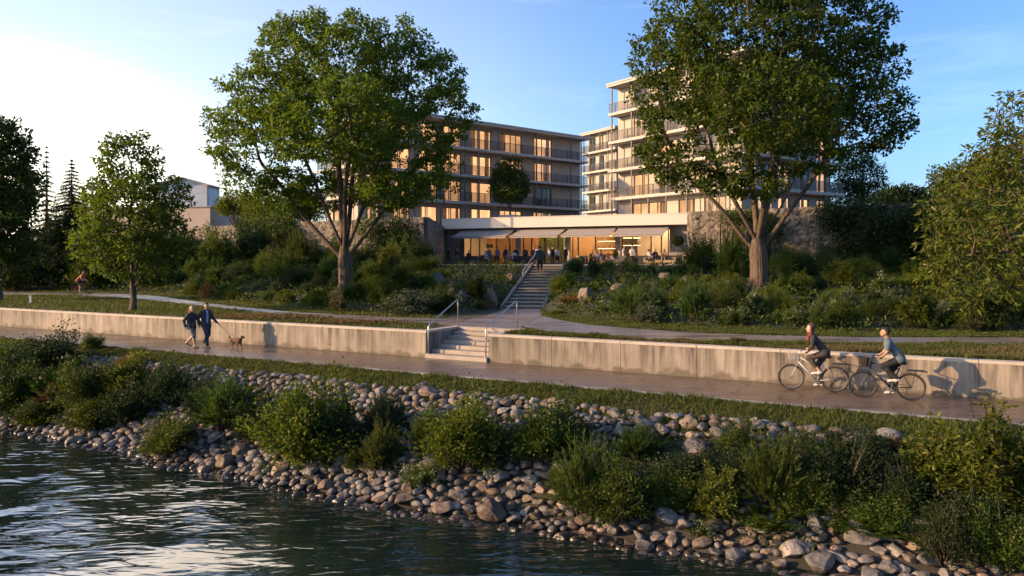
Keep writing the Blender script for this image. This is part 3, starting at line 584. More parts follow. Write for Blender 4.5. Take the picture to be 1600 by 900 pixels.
def apt(label, N, e1, L1, e2, L2, base, slabs, roofz, wins1, wins2, posts1, posts2, inset=1.5, par=.45):
    N = np.array(N, float); e1 = np.array(e1, float); e2 = np.array(e2, float); e1 /= np.linalg.norm(e1); e2 /= np.linalg.norm(e2)
    bl = empty('apartment_building', (N[0], N[1], base)); tag(bl, label, 'building')
    def tpx(px, e, off, n):
        k = (px - 800) / F; O = N + n * off
        return (k * O[1] - O[0]) / (e[0] - k * e[1])
    lv = list(slabs) + [roofz]
    wall = MB(); rooms = []
    for fi, (e, n, L, wins, posts) in enumerate(((e1, e2, L1, wins1, posts1), (e2, e1, L2, wins2, posts2))):
        fr = dict(o=(N[0], N[1], 0), ex=e, ey=n); wall.setframe(**fr)
        lo = inset + (.25 if fi else 0)
        for k, z in enumerate(lv[:-1]):
            z0, z1 = z + .001, lv[k + 1] - .32
            ws = sorted([tuple(sorted((tpx(a, e, inset, n), tpx(b, e, inset, n)))) + (lit,) for (a, b, lit) in wins[k]])
            cur = lo
            for (a, b, lit) in ws:
                if b > L - .2 or a < lo + .1: continue
                wall.box(cur, a, inset, inset + .25, z0, z1); cur = b
                h = min(2.42, z1 - z0 - .25)
                wall.box(a, b, inset, inset + .25, z0 + h, z1)
                fm = MB(**fr); y0, y1 = inset + .06, inset + .16; T = .075
                fm.box(a + .004, a + T, y0, y1, z0 + .03, z0 + h - .004); fm.box(b - T, b - .004, y0, y1, z0 + .03, z0 + h - .004)
                fm.box(a + T + .001, b - T - .001, y0, y1, z0 + .03, z0 + .03 + T); fm.box(a + T + .001, b - T - .001, y0, y1, z0 + h - T, z0 + h - .004)
                nm = 2 if b - a < 3.2 else 3
                for q in range(1, nm + 1):
                    xm = a + (b - a) * (q / (nm + 1) if nm == 3 else (.36, .46)[q - 1]); fm.box(xm - .04, xm + .04, y0 + .005, y1 - .005, z0 + .11, z0 + h - T - .002)
                wn = fm.build('window', M['frame'], bl)
                pm = MB(**fr); pm.box(a + T, b - T, y0 + .04, y0 + .055, z0 + .1, z0 + h - T); pm.build('pane', M['pane'], wn)
                rm = MB(**fr); rm.poly([(a - .3, inset + 1.9, z0 + .005), (b + .5, inset + 1.9, z0 + .005), (b + .5, inset + 1.9, z1), (a - .3, inset + 1.9, z1)])
                for xx in (a - .3, b + .5): rm.poly([(xx, inset + .26, z0 + .005), (xx, inset + 1.9, z0 + .005), (xx, inset + 1.9, z1), (xx, inset + .26, z1)])
                rm.cur = 1
                rm.poly([(a - .3, inset + .26, z0 + .006), (b + .5, inset + .26, z0 + .006), (b + .5, inset + 1.9, z0 + .006), (a - .3, inset + 1.9, z0 + .006)])
                rm.poly([(a - .3, inset + .26, z1 - .01), (b + .5, inset + .26, z1 - .01), (b + .5, inset + 1.9, z1 - .01), (a - .3, inset + 1.9, z1 - .01)])
                rm.build('room', [M['room_lit'] if lit else M['room_dark'], M['room_side'] if lit else M['room_dark']], wn)
                rr = random.random()
                for side in ((0,) if rr < .4 else (0, 1) if rr < .8 else ()):
                    wd = (b - a) * random.uniform(.14, .34); x0 = a + .05 if side == 0 else b - .05 - wd
                    cm = MB(**fr); pts = [(x0 + wd * i / 24, inset + .42 + .05 * math.sin(i * 1.75 + rr * 9)) for i in range(25)]
                    for i in range(24): cm.poly([(*pts[i], z0 + .04), (*pts[i + 1], z0 + .04), (*pts[i + 1], z0 + h), (*pts[i], z0 + h)])
                    cm.build('curtain', M['curtain'], wn)
            wall.box(cur, L - .02, inset, inset + .25, z0, z1)
    wall.setframe(o=(N[0], N[1], 0), ex=e1, ey=e2)
    wall.box(L1 - .3, L1 - .02, inset + .251, L2 - .02, base, roofz - .36); wall.box(inset, L1 - .31, L2 - .3, L2 - .02, base, roofz - .36)
    wall.box(inset, L1 - .03, inset, inset + .25, base, slabs[0] - .3); wall.box(inset, inset + .25, inset + .26, L2 - .3, base, slabs[0] - .3)
    wall.build('wall', M['render'], bl)
    fr = dict(o=(N[0], N[1], 0), ex=e1, ey=e2)
    for k, z in enumerate(slabs):
        mb = MB(**fr); mb.box(0, L1, 0, L2, z - .29, z); sb = mb.build('balcony_slab', M['slab'], bl)
        if k == 0: continue
        mb = MB(**fr)
        for (a0, b0, ax) in ((.09, L1 - .04, 0), (.09, L2 - .04, 1)):
            def bx(x0, x1, y0, y1, za, zb):
                mb.box(x0, x1, y0, y1, za, zb) if ax == 0 else mb.box(y0, y1, x0, x1, za, zb)
            bx(a0, b0, .05, .10, z + 1.02, z + 1.07); bx(a0, b0, .06, .09, z + .08, z + .11)
            for x in np.arange(a0 + .03, b0, .10): bx(x, x + .032, .065, .085, z + .112, z + 1.019)
            for x in np.arange(a0 + .01, b0, 1.9): bx(x, x + .06, .04, .035 + .07, z + .001, z + 1.018)
        mb.build('railing', M['railing'], sb)
    mb = MB(**fr); mb.box(-.12, L1 + .1, -.12, L2 + .1, roofz - .35, roofz - .12); mb.box(-.2, L1 + .14, -.2, L2 + .14, roofz - .118, roofz + .06)
    mb.box(L1 * .3, L1 * .55, L2 * .4, L2 * .75, roofz + .061, roofz + .5)
    mb.build('roof', M['slab'], bl)
    for (e, n, L, posts) in ((e1, e2, L1, posts1), (e2, e1, L2, posts2)):
        for px in posts:
            tt = tpx(px, e, .2, n)
            if tt < .15 or tt > L - .1: continue
            mb = MB(o=(N[0], N[1], 0), ex=e, ey=n); zs = list(slabs) + [roofz - .06]
            for k in range(len(zs) - 1): mb.box(tt - .06, tt + .06, .14, .26, zs[k] + .001, zs[k + 1] - .292)
            mb.build('post', M['post'], bl)
    return bl
random.seed(11)
cols = [(572, 592), (612, 640), (655, 683), (692, 720), (734.5, 767.5), (781, 815), (832, 862)]
def row(fl): return [(a, b, f) for (a, b), f in zip(cols, fl)]
apt('left apartment block with dark railings and warm lit windows in every storey', (-16.3, 78.1), (.766, .643), 34.3, (-.643, .766), 8.0, 3.0, [7.2, 10.3, 13.4, 16.5], 19.6,
    [row((1, 1, 1, 1, 1, 1, 1)), row((1, 1, 0, 1, 1, 0, 0)), row((1, 1, 1, 1, 1, 1, 1)), row((0, 1, 1, 1, 1, 1, 1))], [[(520, 535, 1)]] * 4, [560, 602, 648, 688, 726, 748, 778, 838, 892, 908, 917], [510, 530])
ab = [(965, 983), (990, 1014), (1030, 1060), (1085, 1120)]
g = [(988, 1040, 1), (1060, 1086, 1), (1100, 1135, 1)]
f = lambda *l: [(a, b, x) for (a, b), x in zip(ab, l)]
bc = [(1185, 1203), (1216, 1235), (1250, 1264), (1276, 1290)]
h_ = lambda *l: [(a, b, x) for (a, b), x in zip(bc, l)]
apt('right apartment block with pale wraparound balconies, taller, behind the right big tree', (21.0, 69.4), (-.57, .82), 18.3, (.816, .578), 15.9, 3.0, [7.3, 10.4, 13.5, 16.6, 19.7], 22.9,
    [g, f(1, 1, 0, 1), f(0, 0, 1, 0), f(0, 1, 0, 0), f(0, 0, 0, 0)], [h_(1, 1, 1, 1), h_(0, 1, 0, 1), h_(1, 0, 0, 1), h_(0, 1, 0, 0), h_(0, 0, 0, 0)],
    [956, 987, 1013, 1041, 1073, 1107, 1140], [1180, 1205, 1232, 1253, 1290, 1311])
rw_ = [(909, 916), (922, 930), (936, 944)]
q = lambda *l: [(a, b, x) for (a, b), x in zip(rw_, l)]
apt('narrow rear apartment wing seen in the gap between the two apartment blocks', (15.3, 114), (-.51, .86), 8.6, (.86, .51), 10, 3.0, [5.2, 8.25, 11.3, 14.35, 17.4, 20.45], 23.55,
    [q(1, 1, 0)] * 2 + [q(1, 0, 1), q(0, 1, 0), q(1, 0, 0), q(0, 0, 1)], [[]] * 6, [912, 921, 938, 950], [], inset=1.1)

# ------------------------------------------------------------------ terrace
mb = MB(); mb.prism([(-6.2, 52.9), (13.8, 52.9), (13.75, 59.2), (17.6, 74.6), (-7.55, 85.6), (-7.3, 66.2)], 2.2, TERR)
tag(mb.build('terrace', M['terrace'], loc=(3, 53, TERR)), kind='structure')
for (a, b, lab) in ((-6.2, 1.45, 'low concrete edge wall of the terrace left of the upper stairs'), (3.6, 13.8, 'low concrete edge wall of the terrace right of the upper stairs')):
    mb = MB(); mb.box(a, b, 52.68, 52.895, 2.3, TERR + .03); tag(mb.build('terrace_wall', M['kerb'], bevel=.01), lab, 'wall')

# ------------------------------------------------------------------ restaurant pavilion
PO = np.array([-7.8, 85.0]); PX = np.array([25.2, -11.0]); PX /= np.linalg.norm(PX); PY = np.array([-PX[1], PX[0]])
def ptx(px, off=0.0):
    k = (px - 800) / F; O = PO + PY * off
    return (k * O[1] - O[0]) / (PX[0] - k * PX[1])
fr = dict(o=(*PO, 0), ex=PX, ey=PY)
pv = empty('restaurant_pavilion', (*PO, TERR)); tag(pv, 'single storey terrace restaurant with white fascia, awnings and amber lit glass front', 'building')
PW = 30.0; FZ0, FZ1 = 7.06, 8.12; G = 1.25
mb = MB(**fr); mb.box(.05, PW, 0, 8.5, FZ0, FZ1); mb.box(.0, PW + .05, -.05, 8.55, FZ1 + .001, FZ1 + .07); mb.build('roof', M['fascia'], pv)
M['pav_wall'] = surf('grey_lilac_render', (.30, .265, .25), (.26, .23, .22), 1, .8)
M['amber'] = surf('amber_wall', (.60, .36, .16), (.44, .26, .11), .7, .7)
M['ceil'] = surf('white_ceiling', (.7, .66, .6), (.66, .62, .56), 1, .8)
M['wood'] = surf('warm_wood', (.30, .16, .075), (.20, .10, .045), 3, .5, stretch=(1, 6, 6))
M['greencloth'] = foliage('sheer_green_curtain', [(.32, .42, .26), (.38, .48, .30)], .5, .8, .1, .05, .0, (1, 1, .8))
g0, g1 = ptx(722, G), ptx(1046, G)
mb = MB(**fr); mb.box(.06, g0, G, G + .3, TERR - .3, FZ0 - .003); mb.box(g1, PW - .02, G, G + .3, TERR - .3, FZ0 - .003)
mb.box(.06, .36, G + .301, 8.2, TERR - .3, FZ0 - .003); mb.box(PW - .4, PW - .03, G + .301, 8.2, TERR - .3, FZ0 - .003)
mb.box(g0, g1, G, G + .25, FZ0 - .36, FZ0 - .002)
mb.build('wall', M['pav_wall'], pv)
mb = MB(**fr); mb.box(.4, PW - .41, 7.6, 7.85, TERR, FZ0 - .05); mb.build('back_wall', M['amber'], pv)
mb = MB(**fr); mb.box(.4, PW - .41, G + .31, 7.59, FZ0 - .06, FZ0 - .004); mb.build('ceiling', M['ceil'], pv)
mb = MB(**fr); mb.box(.4, PW - .41, G + .31, 7.59, TERR - .02, TERR + .012); mb.build('floor', M['wood'], pv)
secs = [722, 811.5, 825.5, 888, 966, 1046]
for px in (811.5, 888.0, 966.5):
    c = ptx(px, G); mb = MB(**fr); mb.box(c - .27, c + .27, G - .35, G + .15, TERR, FZ0 - .004); mb.build('column', M['render'], pv, bevel=.01)
c = ptx(722, G); mb = MB(**fr); mb.box(c - .1, c + .12, G - .05, G + .31, TERR, FZ0 - .37); mb.build('column', M['post'], pv)
# glass front: one glazing frame per bay
bays = [(722, 808), (815, 884.5), (892, 963), (970, 1045)]
mul = [[735, 749, 775, 796], [830, 843, 851, 872], [903, 930], [988, 1017, 1033]]
for (a, b), ms in zip(bays, mul):
    x0, x1 = ptx(a, G) + .13, ptx(b, G) - .02; mb = MB(**fr); y0, y1 = G + .06, G + .16; zt = FZ0 - .365
    mb.box(x0, x0 + .09, y0, y1, TERR, zt); mb.box(x1 - .09, x1, y0, y1, TERR, zt); mb.box(x0 + .091, x1 - .091, y0, y1, zt - .1, zt - .001); mb.box(x0 + .091, x1 - .091, y0, y1, TERR, TERR + .09)
    for m_ in ms:
        c = ptx(m_, G); mb.box(c - .06, c + .06, y0 + .004, y1 - .004, TERR + .091, zt - .101)
    wn = mb.build('glazing', M['frame'], pv)
    pm = MB(**fr); pm.box(x0 + .08, x1 - .08, y0 + .04, y0 + .055, TERR + .08, zt - .09); pm.build('pane', M['pane'], wn)
# interior
M['lamp'] = emit('warm_ceiling_lamp', (1, .60, .26), 46)
for px in (735, 765, 795, 838, 868, 905, 935, 955, 985, 1010, 1035):
    c = ptx(px, 4); mb = MB(**fr); mb.box(c - .5, c + .5, 3.0, 3.7, FZ0 - .10, FZ0 - .062); mb.build('ceiling_lamp', M['lamp'], pv)
    mb = MB(**fr); mb.box(c - .4, c + .4, 6.6, 6.9, FZ0 - .10, FZ0 - .062); mb.build('ceiling_lamp', M['lamp'], pv)
for px in (718, 724, 731, 739, 745, 751):
    c = ptx(px + 17, 7.6); mb = MB(**fr); mb.tube([(c, 7.56, 5.3), (c, 7.598, 5.3)], .24, 16); mb.build('round_picture', M['black'], pv)
x0, x1 = ptx(848, 4), ptx(886, 4)
mb = MB(**fr); pts = [(x0 + (x1 - x0) * i / 60, 3.2 + .09 * math.sin(i * 1.6)) for i in range(61)]
for i in range(60): mb.poly([(*pts[i], TERR + .05), (*pts[i + 1], TERR + .05), (*pts[i + 1], FZ0 - .1), (*pts[i], FZ0 - .1)])
mb.build('curtain', M['greencloth'], pv)
x0, x1 = ptx(808, 5), ptx(847, 5); mb = MB(**fr); mb.box(x0, x1, 5.0, 5.15, TERR + .02, FZ0 - .06); mb.build('partition', M['wood'], pv)
M['darkwood'] = surf('dark_panel', (.035, .026, .02), (.025, .018, .014), 2, .5)
x0, x1 = ptx(968, 6.5), ptx(1020, 6.5); mb = MB(**fr); mb.box(x0, x1, 6.5, 6.7, TERR + .02, FZ0 - .06); mb.build('partition', M['darkwood'], pv)
M['bottle'] = surf('bottle_glass', (.25, .16, .06), (.12, .08, .03), 3, .1)
M['shelf_light'] = emit('shelf_light', (1, .62, .25), 9)
for (a, b, yy, zs) in ((933, 965, 7.2, (4.9, 5.7, 6.3)), (972, 1002, 6.1, (5.2, 6.0))):
    x0, x1 = ptx(a, yy), ptx(b, yy)
    for z in zs:
        mb = MB(**fr); mb.box(x0, x1, yy, yy + .36, z, z + .05); sh = mb.build('shelf', M['wood'], pv)
        mb = MB(**fr); mb.box(x0 + .1, x1 - .1, yy + .02, yy + .05, z - .03, z - .001); mb.build('shelf_lamp', M['shelf_light'], sh)
        mb = MB(**fr)
        for x in np.arange(x0 + .1, x1 - .1, .17):
            if random.random() < .85: mb.lathe((x, yy + .2, z + .051), [(.045, 0), (.045, .2), (.015, .28), (.015, .34)], 6)
        o = mb.build('bottle', M['bottle'], sh); o['kind'] = 'stuff'
x0, x1 = ptx(925, 5.4), ptx(966, 5.4); mb = MB(**fr); mb.box(x0, x1, 5.4, 6.0, TERR + .02, TERR + 1.05); mb.box(x0 - .1, x1 + .1, 5.3, 6.1, TERR + 1.051, TERR + 1.12); mb.build('counter', M['wood'], pv)
# interior furniture seen through the glass
x0, x1 = ptx(775, 6.6), ptx(806, 6.6); mb = MB(**fr); mb.box(x0, x1, 6.6, 6.75, TERR + .02, FZ0 - .06); mb.build('partition', M['wood'], pv)
x0, x1 = ptx(728, 6.9), ptx(772, 6.9); mb = MB(**fr); mb.box(x0, x1, 6.9, 7.5, TERR + .02, TERR + 1.0); mb.build('sideboard', M['darkwood'], pv)
x0, x1 = ptx(1022, 6.9), ptx(1040, 6.9); mb = MB(**fr); mb.box(x0, x1, 7.0, 7.5, TERR + .02, TERR + 2.1); mb.build('cabinet', M['wood'], pv)
# awnings
M['awning'] = surf('awning_cloth', (.40, .36, .33), (.36, .32, .30), 1.5, .85)
for (a, b) in ((722, 806), (812, 885), (890, 964), (968, 1046)):
    x0, x1 = ptx(a, .95), ptx(b, .95) ; mb = MB(**fr)
    y0, z0, y1, z1 = .95, 6.98, -1.75, 6.12; n_ = 14
    for i in range(n_):   # cloth with a slight sag between the arms
        p = []
        for k in (i, i + 1):
            s = k / n_; p.append((y0 + (y1 - y0) * s, z0 + (z1 - z0) * s - .10 * math.sin(math.pi * s)))
        mb.prism([(x0, p[0][0]), (x1, p[0][0]), (x1, p[1][0]), (x0, p[1][0])], [p[0][1], p[0][1], p[1][1], p[1][1]], [p[0][1] + .012, p[0][1] + .012, p[1][1] + .012, p[1][1] + .012])
    aw = mb.build('awning', M['awning'], pv)
    mb = MB(**fr); mb.tube([(x0 - .04, y1 - .03, z1 - .01), (x1 + .04, y1 - .03, z1 - .01)], .055, 8); mb.box(x0, x1, y1 - .02, y1 - .005, z1 - .22, z1 - .03); mb.build('front_bar', M['awning'], aw)
    mb = MB(**fr)
    for x in (x0 + .3, x1 - .3): mb.tube([(x, G - .01, 6.62), (x + .25, -.3, 6.40), (x, y1 + .02, z1 - .05)], .03, 6)
    mb.tube([(x0 - .02, 1.0, 6.96), (x1 + .02, 1.0, 6.96)], .07, 8); mb.build('folding_arm', M['post'], aw)

# ------------------------------------------------------------------ dry stone walls
def stone_mat():
    m, nt, out = new_mat('rough_stone'); p = nd(nt, 'ShaderNodeBsdfPrincipled'); nt.links.new(p.outputs[0], out.inputs[0]); p.inputs['Roughness'].default_value = .9
    at_ = nd(nt, 'ShaderNodeAttribute'); at_.attribute_name = 'stone'; sp = nd(nt, 'ShaderNodeSeparateColor'); nt.links.new(at_.outputs['Color'], sp.inputs[0])
    r = ramp(nt, [(0, (.09, .078, .07)), (.35, (.15, .13, .115)), (.7, (.21, .172, .14)), (1, (.125, .118, .114))]); nt.links.new(sp.outputs[0], r.inputs[0])
    tc = nd(nt, 'ShaderNodeTexCoord'); n = nd(nt, 'ShaderNodeTexNoise'); n.inputs['Scale'].default_value = 3; n.inputs['Detail'].default_value = 8; nt.links.new(tc.outputs['Object'], n.inputs['Vector'])
    r2 = ramp(nt, [(.3, (.55, .55, .55)), (.65, (1.1, 1.1, 1.1))]); nt.links.new(n.outputs[0], r2.inputs[0])
    mx = nd(nt, 'ShaderNodeMixRGB', blend_type='MULTIPLY'); mx.inputs[0].default_value = 1; nt.links.new(r.outputs[0], mx.inputs[1]); nt.links.new(r2.outputs[0], mx.inputs[2])
    mj = nd(nt, 'ShaderNodeMixRGB'); mj.inputs[2].default_value = (.03, .025, .021, 1); nt.links.new(sp.outputs[1], mj.inputs[0]); nt.links.new(mx.outputs[0], mj.inputs[1]); nt.links.new(mj.outputs[0], p.inputs['Base Color'])
    b = nd(nt, 'ShaderNodeBump'); b.inputs['Strength'].default_value = .6; b.inputs['Distance'].default_value = .04; nt.links.new(n.outputs[0], b.inputs['Height']); nt.links.new(b.outputs[0], p.inputs['Normal'])
    return m
M['stone'] = stone_mat()
def stone_wall(pts, z0, z1, side, label, seed, cell=.66, name='stone_wall'):
    """wall along a polyline; displaced stones on its face, side = +1 when the face is left of the walking direction"""
    rs = np.random.default_rng(seed); P = np.array(pts, float); sgl = np.linalg.norm(np.diff(P, axis=0), axis=1); S = np.concatenate([[0], np.cumsum(sgl)]); L = S[-1]
    dx = .09; ns = int(L / dx) + 1; s = np.linspace(0, L, ns); nz = int((z1 - z0) / dx) + 1; zz = np.linspace(z0, z1, nz)
    cx = []
    for i in np.arange(0, L, cell):
        for k in np.arange(z0, z1 + .3, cell * .5): cx.append((i + rs.uniform(-.15, .85) * cell, (k + rs.uniform(0, .5) * cell)))
    cx = np.array(cx); sc_ = np.array([1, 1.9])
    SS, ZZ = np.meshgrid(s, zz, indexing='ij')
    SW = SS + .10 * np.sin(ZZ * 5 + SS * 2.3); ZW = ZZ + .07 * np.sin(SS * 4.1 + ZZ * 1.7)
    d1 = np.full(SS.shape, 9.0); d2 = d1.copy(); idx = np.zeros(SS.shape, int)
    for i, c in enumerate(cx):
        lo = np.searchsorted(s, c[0] - 1.8); hi = np.searchsorted(s, c[0] + 1.8)
        d = np.hypot((SW[lo:hi] - c[0]) * sc_[0], (ZW[lo:hi] - c[1]) * sc_[1])
        a, b = d1[lo:hi], d2[lo:hi]; nw = d < a
        b[:] = np.where(nw, a, np.minimum(b, d)); idx[lo:hi] = np.where(nw, i, idx[lo:hi]); a[:] = np.where(nw, d, a)
    joint = np.clip((d2 - d1) / .16, 0, 1); rnd = rs.random(len(cx))
    tilt = rs.normal(0, .09, (len(cx), 2))
    disp = .15 * np.minimum(joint * 1.6, 1) ** .4 + .09 * rnd[idx] * joint + (tilt[idx, 0] * (SS - cx[idx, 0]) + tilt[idx, 1] * (ZZ - cx[idx, 1])) * joint
    X = np.interp(s, S, P[:, 0]); Y = np.interp(s, S, P[:, 1]); 
    tx = np.gradient(X, s); ty = np.gradient(Y, s); ln = np.hypot(tx, ty); nxv, nyv = -ty / ln * side, tx / ln * side
    V = np.stack([X[:, None] + nxv[:, None] * disp, Y[:, None] + nyv[:, None] * disp, ZZ + 0 * disp + (.07 * (rnd[idx] - .3)) * (ZZ > z1 - dx * .5)], -1)
    th = .55; Bk = np.stack([X - nxv * th, Y - nyv * th], -1)
    V = V.reshape(-1, 3); n0 = len(V)
    top = np.concatenate([Bk, np.full((ns, 1), z1)], 1); bot = np.concatenate([Bk, np.full((ns, 1), z0)], 1); V = np.concatenate([V, top, bot])
    I, J = np.meshgrid(np.arange(ns - 1), np.arange(nz - 1), indexing='ij'); I = I.ravel(); J = J.ravel()
    q1 = np.stack([I * nz + J, (I + 1) * nz + J, (I + 1) * nz + J + 1, I * nz + J + 1], -1)
    i = np.arange(ns - 1); q2 = np.stack([i * nz + nz - 1, (i + 1) * nz + nz - 1, n0 + i + 1, n0 + i], -1); q3 = np.stack([n0 + i, n0 + i + 1, n0 + ns + i + 1, n0 + ns + i], -1)
    ends = []
    for e in (0, ns - 1):
        for j in range(nz - 1): ends.append((e * nz + j, e * nz + j + 1, n0 + e, n0 + ns + e))
    # ends closed by a fan: the two back corners and the face column
    e1 = [[0 * nz + j, 0 * nz + j + 1, n0 + ns] for j in range(nz - 1)] + [[nz - 1, n0, n0 + ns]]
    e2 = [[(ns - 1) * nz + j, (ns - 1) * nz + j + 1, n0 + 2 * ns - 1] for j in range(nz - 1)] + [[(ns - 1) * nz + nz - 1, n0 + ns - 1, n0 + 2 * ns - 1]]
    org = np.array([P[0, 0], P[0, 1], z0]); me = mesh_np(name, V - org, [np.concatenate([q1, q2, q3]), np.array(e1 + e2)], [M['stone']])
    ca = me.color_attributes.new('stone', 'FLOAT_COLOR', 'POINT'); cd = np.zeros((len(V), 4), np.float32); cd[:, 3] = 1
    cd[:n0, 0] = rnd[idx].ravel(); cd[:n0, 1] = (1 - np.clip((d2 - d1) / .11, 0, 1)).ravel(); cd[n0:, 0] = .4
    ca.data.foreach_set('color', cd.ravel())
    return tag(link(name, me, None, org), label, 'wall')
stone_wall([(-7.5, 66), (-20.2, 74.7), (-36.5, 87.7), (-50, 98)], 2.3, 7.3, 1, 'rough fieldstone retaining wall behind the left big tree, left of the restaurant', 3)
stone_wall([(-7.42, 66.1), (-7.72, 84.9)], 2.3, 7.3, -1, 'shaded fieldstone side wall running back to the left end of the restaurant', 4)
stone_wall([(14.0, 59), (21, 53.9), (34, 47.6), (46, 44)], 2.3, 7.3, -1, 'rough fieldstone wall behind the right big tree, right of the restaurant', 6)
stone_wall([(13.75, 59.3), (17.35, 73.6)], 2.3, 7.28, 1, 'fieldstone side wall running back to the right end of the restaurant', 8)

# ------------------------------------------------------------------ buildings beyond the park on the left
M['metal_white'] = surf('white_sheet_metal', (.62, .67, .74), (.56, .61, .69), 1, .5)
M['beige'] = surf('beige_render', (.52, .43, .37), (.47, .39, .33), .8, .85)
b = empty('warehouse', at(300, 330, 125)); tag(b, 'pale blue-white gabled warehouse peeking out behind the small left tree', 'building')
zt, zr = at(0, 289, 125)[2], at(0, 279, 125)[2]; x0, x1 = at(240, 0, 125)[0], at(325, 0, 125)[0]
mb = MB(); xm = (x0 + x1) / 2 + .3
mb.add([(x0, 125, 3), (x1, 125, 3), (x1, 125, zt), (xm, 125, zr), (x0, 125, zt), (x0, 130, 3), (x1, 130, 3), (x1, 130, zt), (xm, 130, zr), (x0, 130, zt)], [(0, 1, 2, 3, 4), (5, 9, 8, 7, 6), (1, 6, 7, 2), (0, 4, 9, 5)])
for z in np.arange(5, zt, 2.4): mb.box(x0, x1, 124.96, 124.998, z, z + .05)
mb.build('wall', M['metal_white'], b)
mb = MB()
for (a, c, s) in ((x0 - .5, xm, 1), (xm, x1 + .5, -1)):
    za, zc = (zt - .2, zr + .06) if s > 0 else (zr + .06, zt - .2)
    mb.prism([(a, 124.4), (c, 124.4), (c, 130.5), (a, 130.5)], [za, zc, zc, za], [za + .2, zc + .2, zc + .2, za + .2])
mb.build('roof', M['slab'], b)
mb = MB(); mb.box(x1 - .02, x1 + .16, 124.6, 124.8, 4, zt - .2); mb.box(x1 + .16, x1 + .6, 124.65, 124.75, zt - 2.2, zt - 2.1); mb.build('downpipe', M['post'], b)
b = empty('low_building', (-39.3, 100, 3)); tag(b, 'low beige flat-roofed building beside the gabled warehouse', 'building')
zt = at(0, 324, 100)[2]; mb = MB(); mb.prism([(-39.3, 100), (-38.7, 116), (-60, 119), (-60, 103)], 3, zt); mb.build('wall', M['beige'], b)
mb = MB(); mb.prism([(-39.15, 99.85), (-38.5, 116.2), (-60, 119.2), (-60.1, 102.9)], zt + .002, zt + .16); mb.build('roof', M['soffit'], b)
mb = MB(); mb.box(-38.98, -38.86, 108.6, 109.6, zt - 2.4, zt - 1.2); mb.box(-38.9, -38.82, 108.8, 109.4, zt - 2.2, zt - 1.4); wv = mb.build('vent', M['frame'], b)
mb = MB(); mb.box(-45.2, -45.0, 105, 105.2, zt + .16, zt + .9); mb.lathe((-45.1, 105.1, zt + .9), [(.16, 0), (.2, .1), (.02, .25)], 8); mb.build('flue', M['post'], b)
# ------------------------------------------------------------------ leaves
def unit(v): return v / (np.linalg.norm(v, axis=-1, keepdims=True) + 1e-9)
def leaf_geo(P, D, L, W, rng, up=.5, fold=.22):
    """folded rhombic leaves: base P, direction D, length L, width W"""
    n = len(P); N = unit(rng.normal(0, 1, (n, 3)) + np.array([0, 0, up * 2]))
    D = unit(D); S = unit(np.cross(D, N)); N = np.cross(S, D)
    L = np.asarray(L).reshape(-1, 1) * np.ones((n, 1)); W = np.asarray(W).reshape(-1, 1) * np.ones((n, 1))
    m = P + D * L * .45
    V = np.stack([P, m + S * W / 2 + N * W * fold, P + D * L - N * L * .08, m - S * W / 2 + N * W * fold], 1).reshape(-1, 3)
    b = np.arange(n)[:, None] * 4
    return V, np.concatenate([b + [0, 1, 2], b + [0, 2, 3]], 1).reshape(-1, 3)
class Geo:
    def __init__(s): s.V = []; s.T = []; s.Q = []; s.n = 0
    def tri(s, V, T): s.V.append(V); s.T.append(T + s.n); s.n += len(V)
    def quad(s, V, Q): s.V.append(V); s.Q.append(Q + s.n); s.n += len(V)
    def mesh(s, name, mats, smooth=False):
        fs = []
        if s.T: fs.append(np.concatenate(s.T))
        if s.Q: fs.append(np.concatenate(s.Q))
        return mesh_np(name, np.concatenate(s.V), fs, mats, smooth=smooth)
def tubes_np(g, paths, sides=3):
    """paths: list of (k,3) arrays with radii (k,)"""
    for P, r in paths:
        P = np.asarray(P, float); k = len(P); T = unit(np.gradient(P, axis=0)); ref = np.array([.31, .92, .23])
        U = unit(np.cross(T, ref)); B = np.cross(T, U); a = np.arange(sides) * 2 * math.pi / sides
        V = P[:, None] + np.asarray(r)[:, None, None] * (np.cos(a)[None, :, None] * U[:, None] + np.sin(a)[None, :, None] * B[:, None])
        I, J = np.meshgrid(np.arange(k - 1), np.arange(sides), indexing='ij'); I = I.ravel(); J = J.ravel(); J2 = (J + 1) % sides
        g.quad(V.reshape(-1, 3), np.stack([I * sides + J, I * sides + J2, (I + 1) * sides + J2, (I + 1) * sides + J], -1))

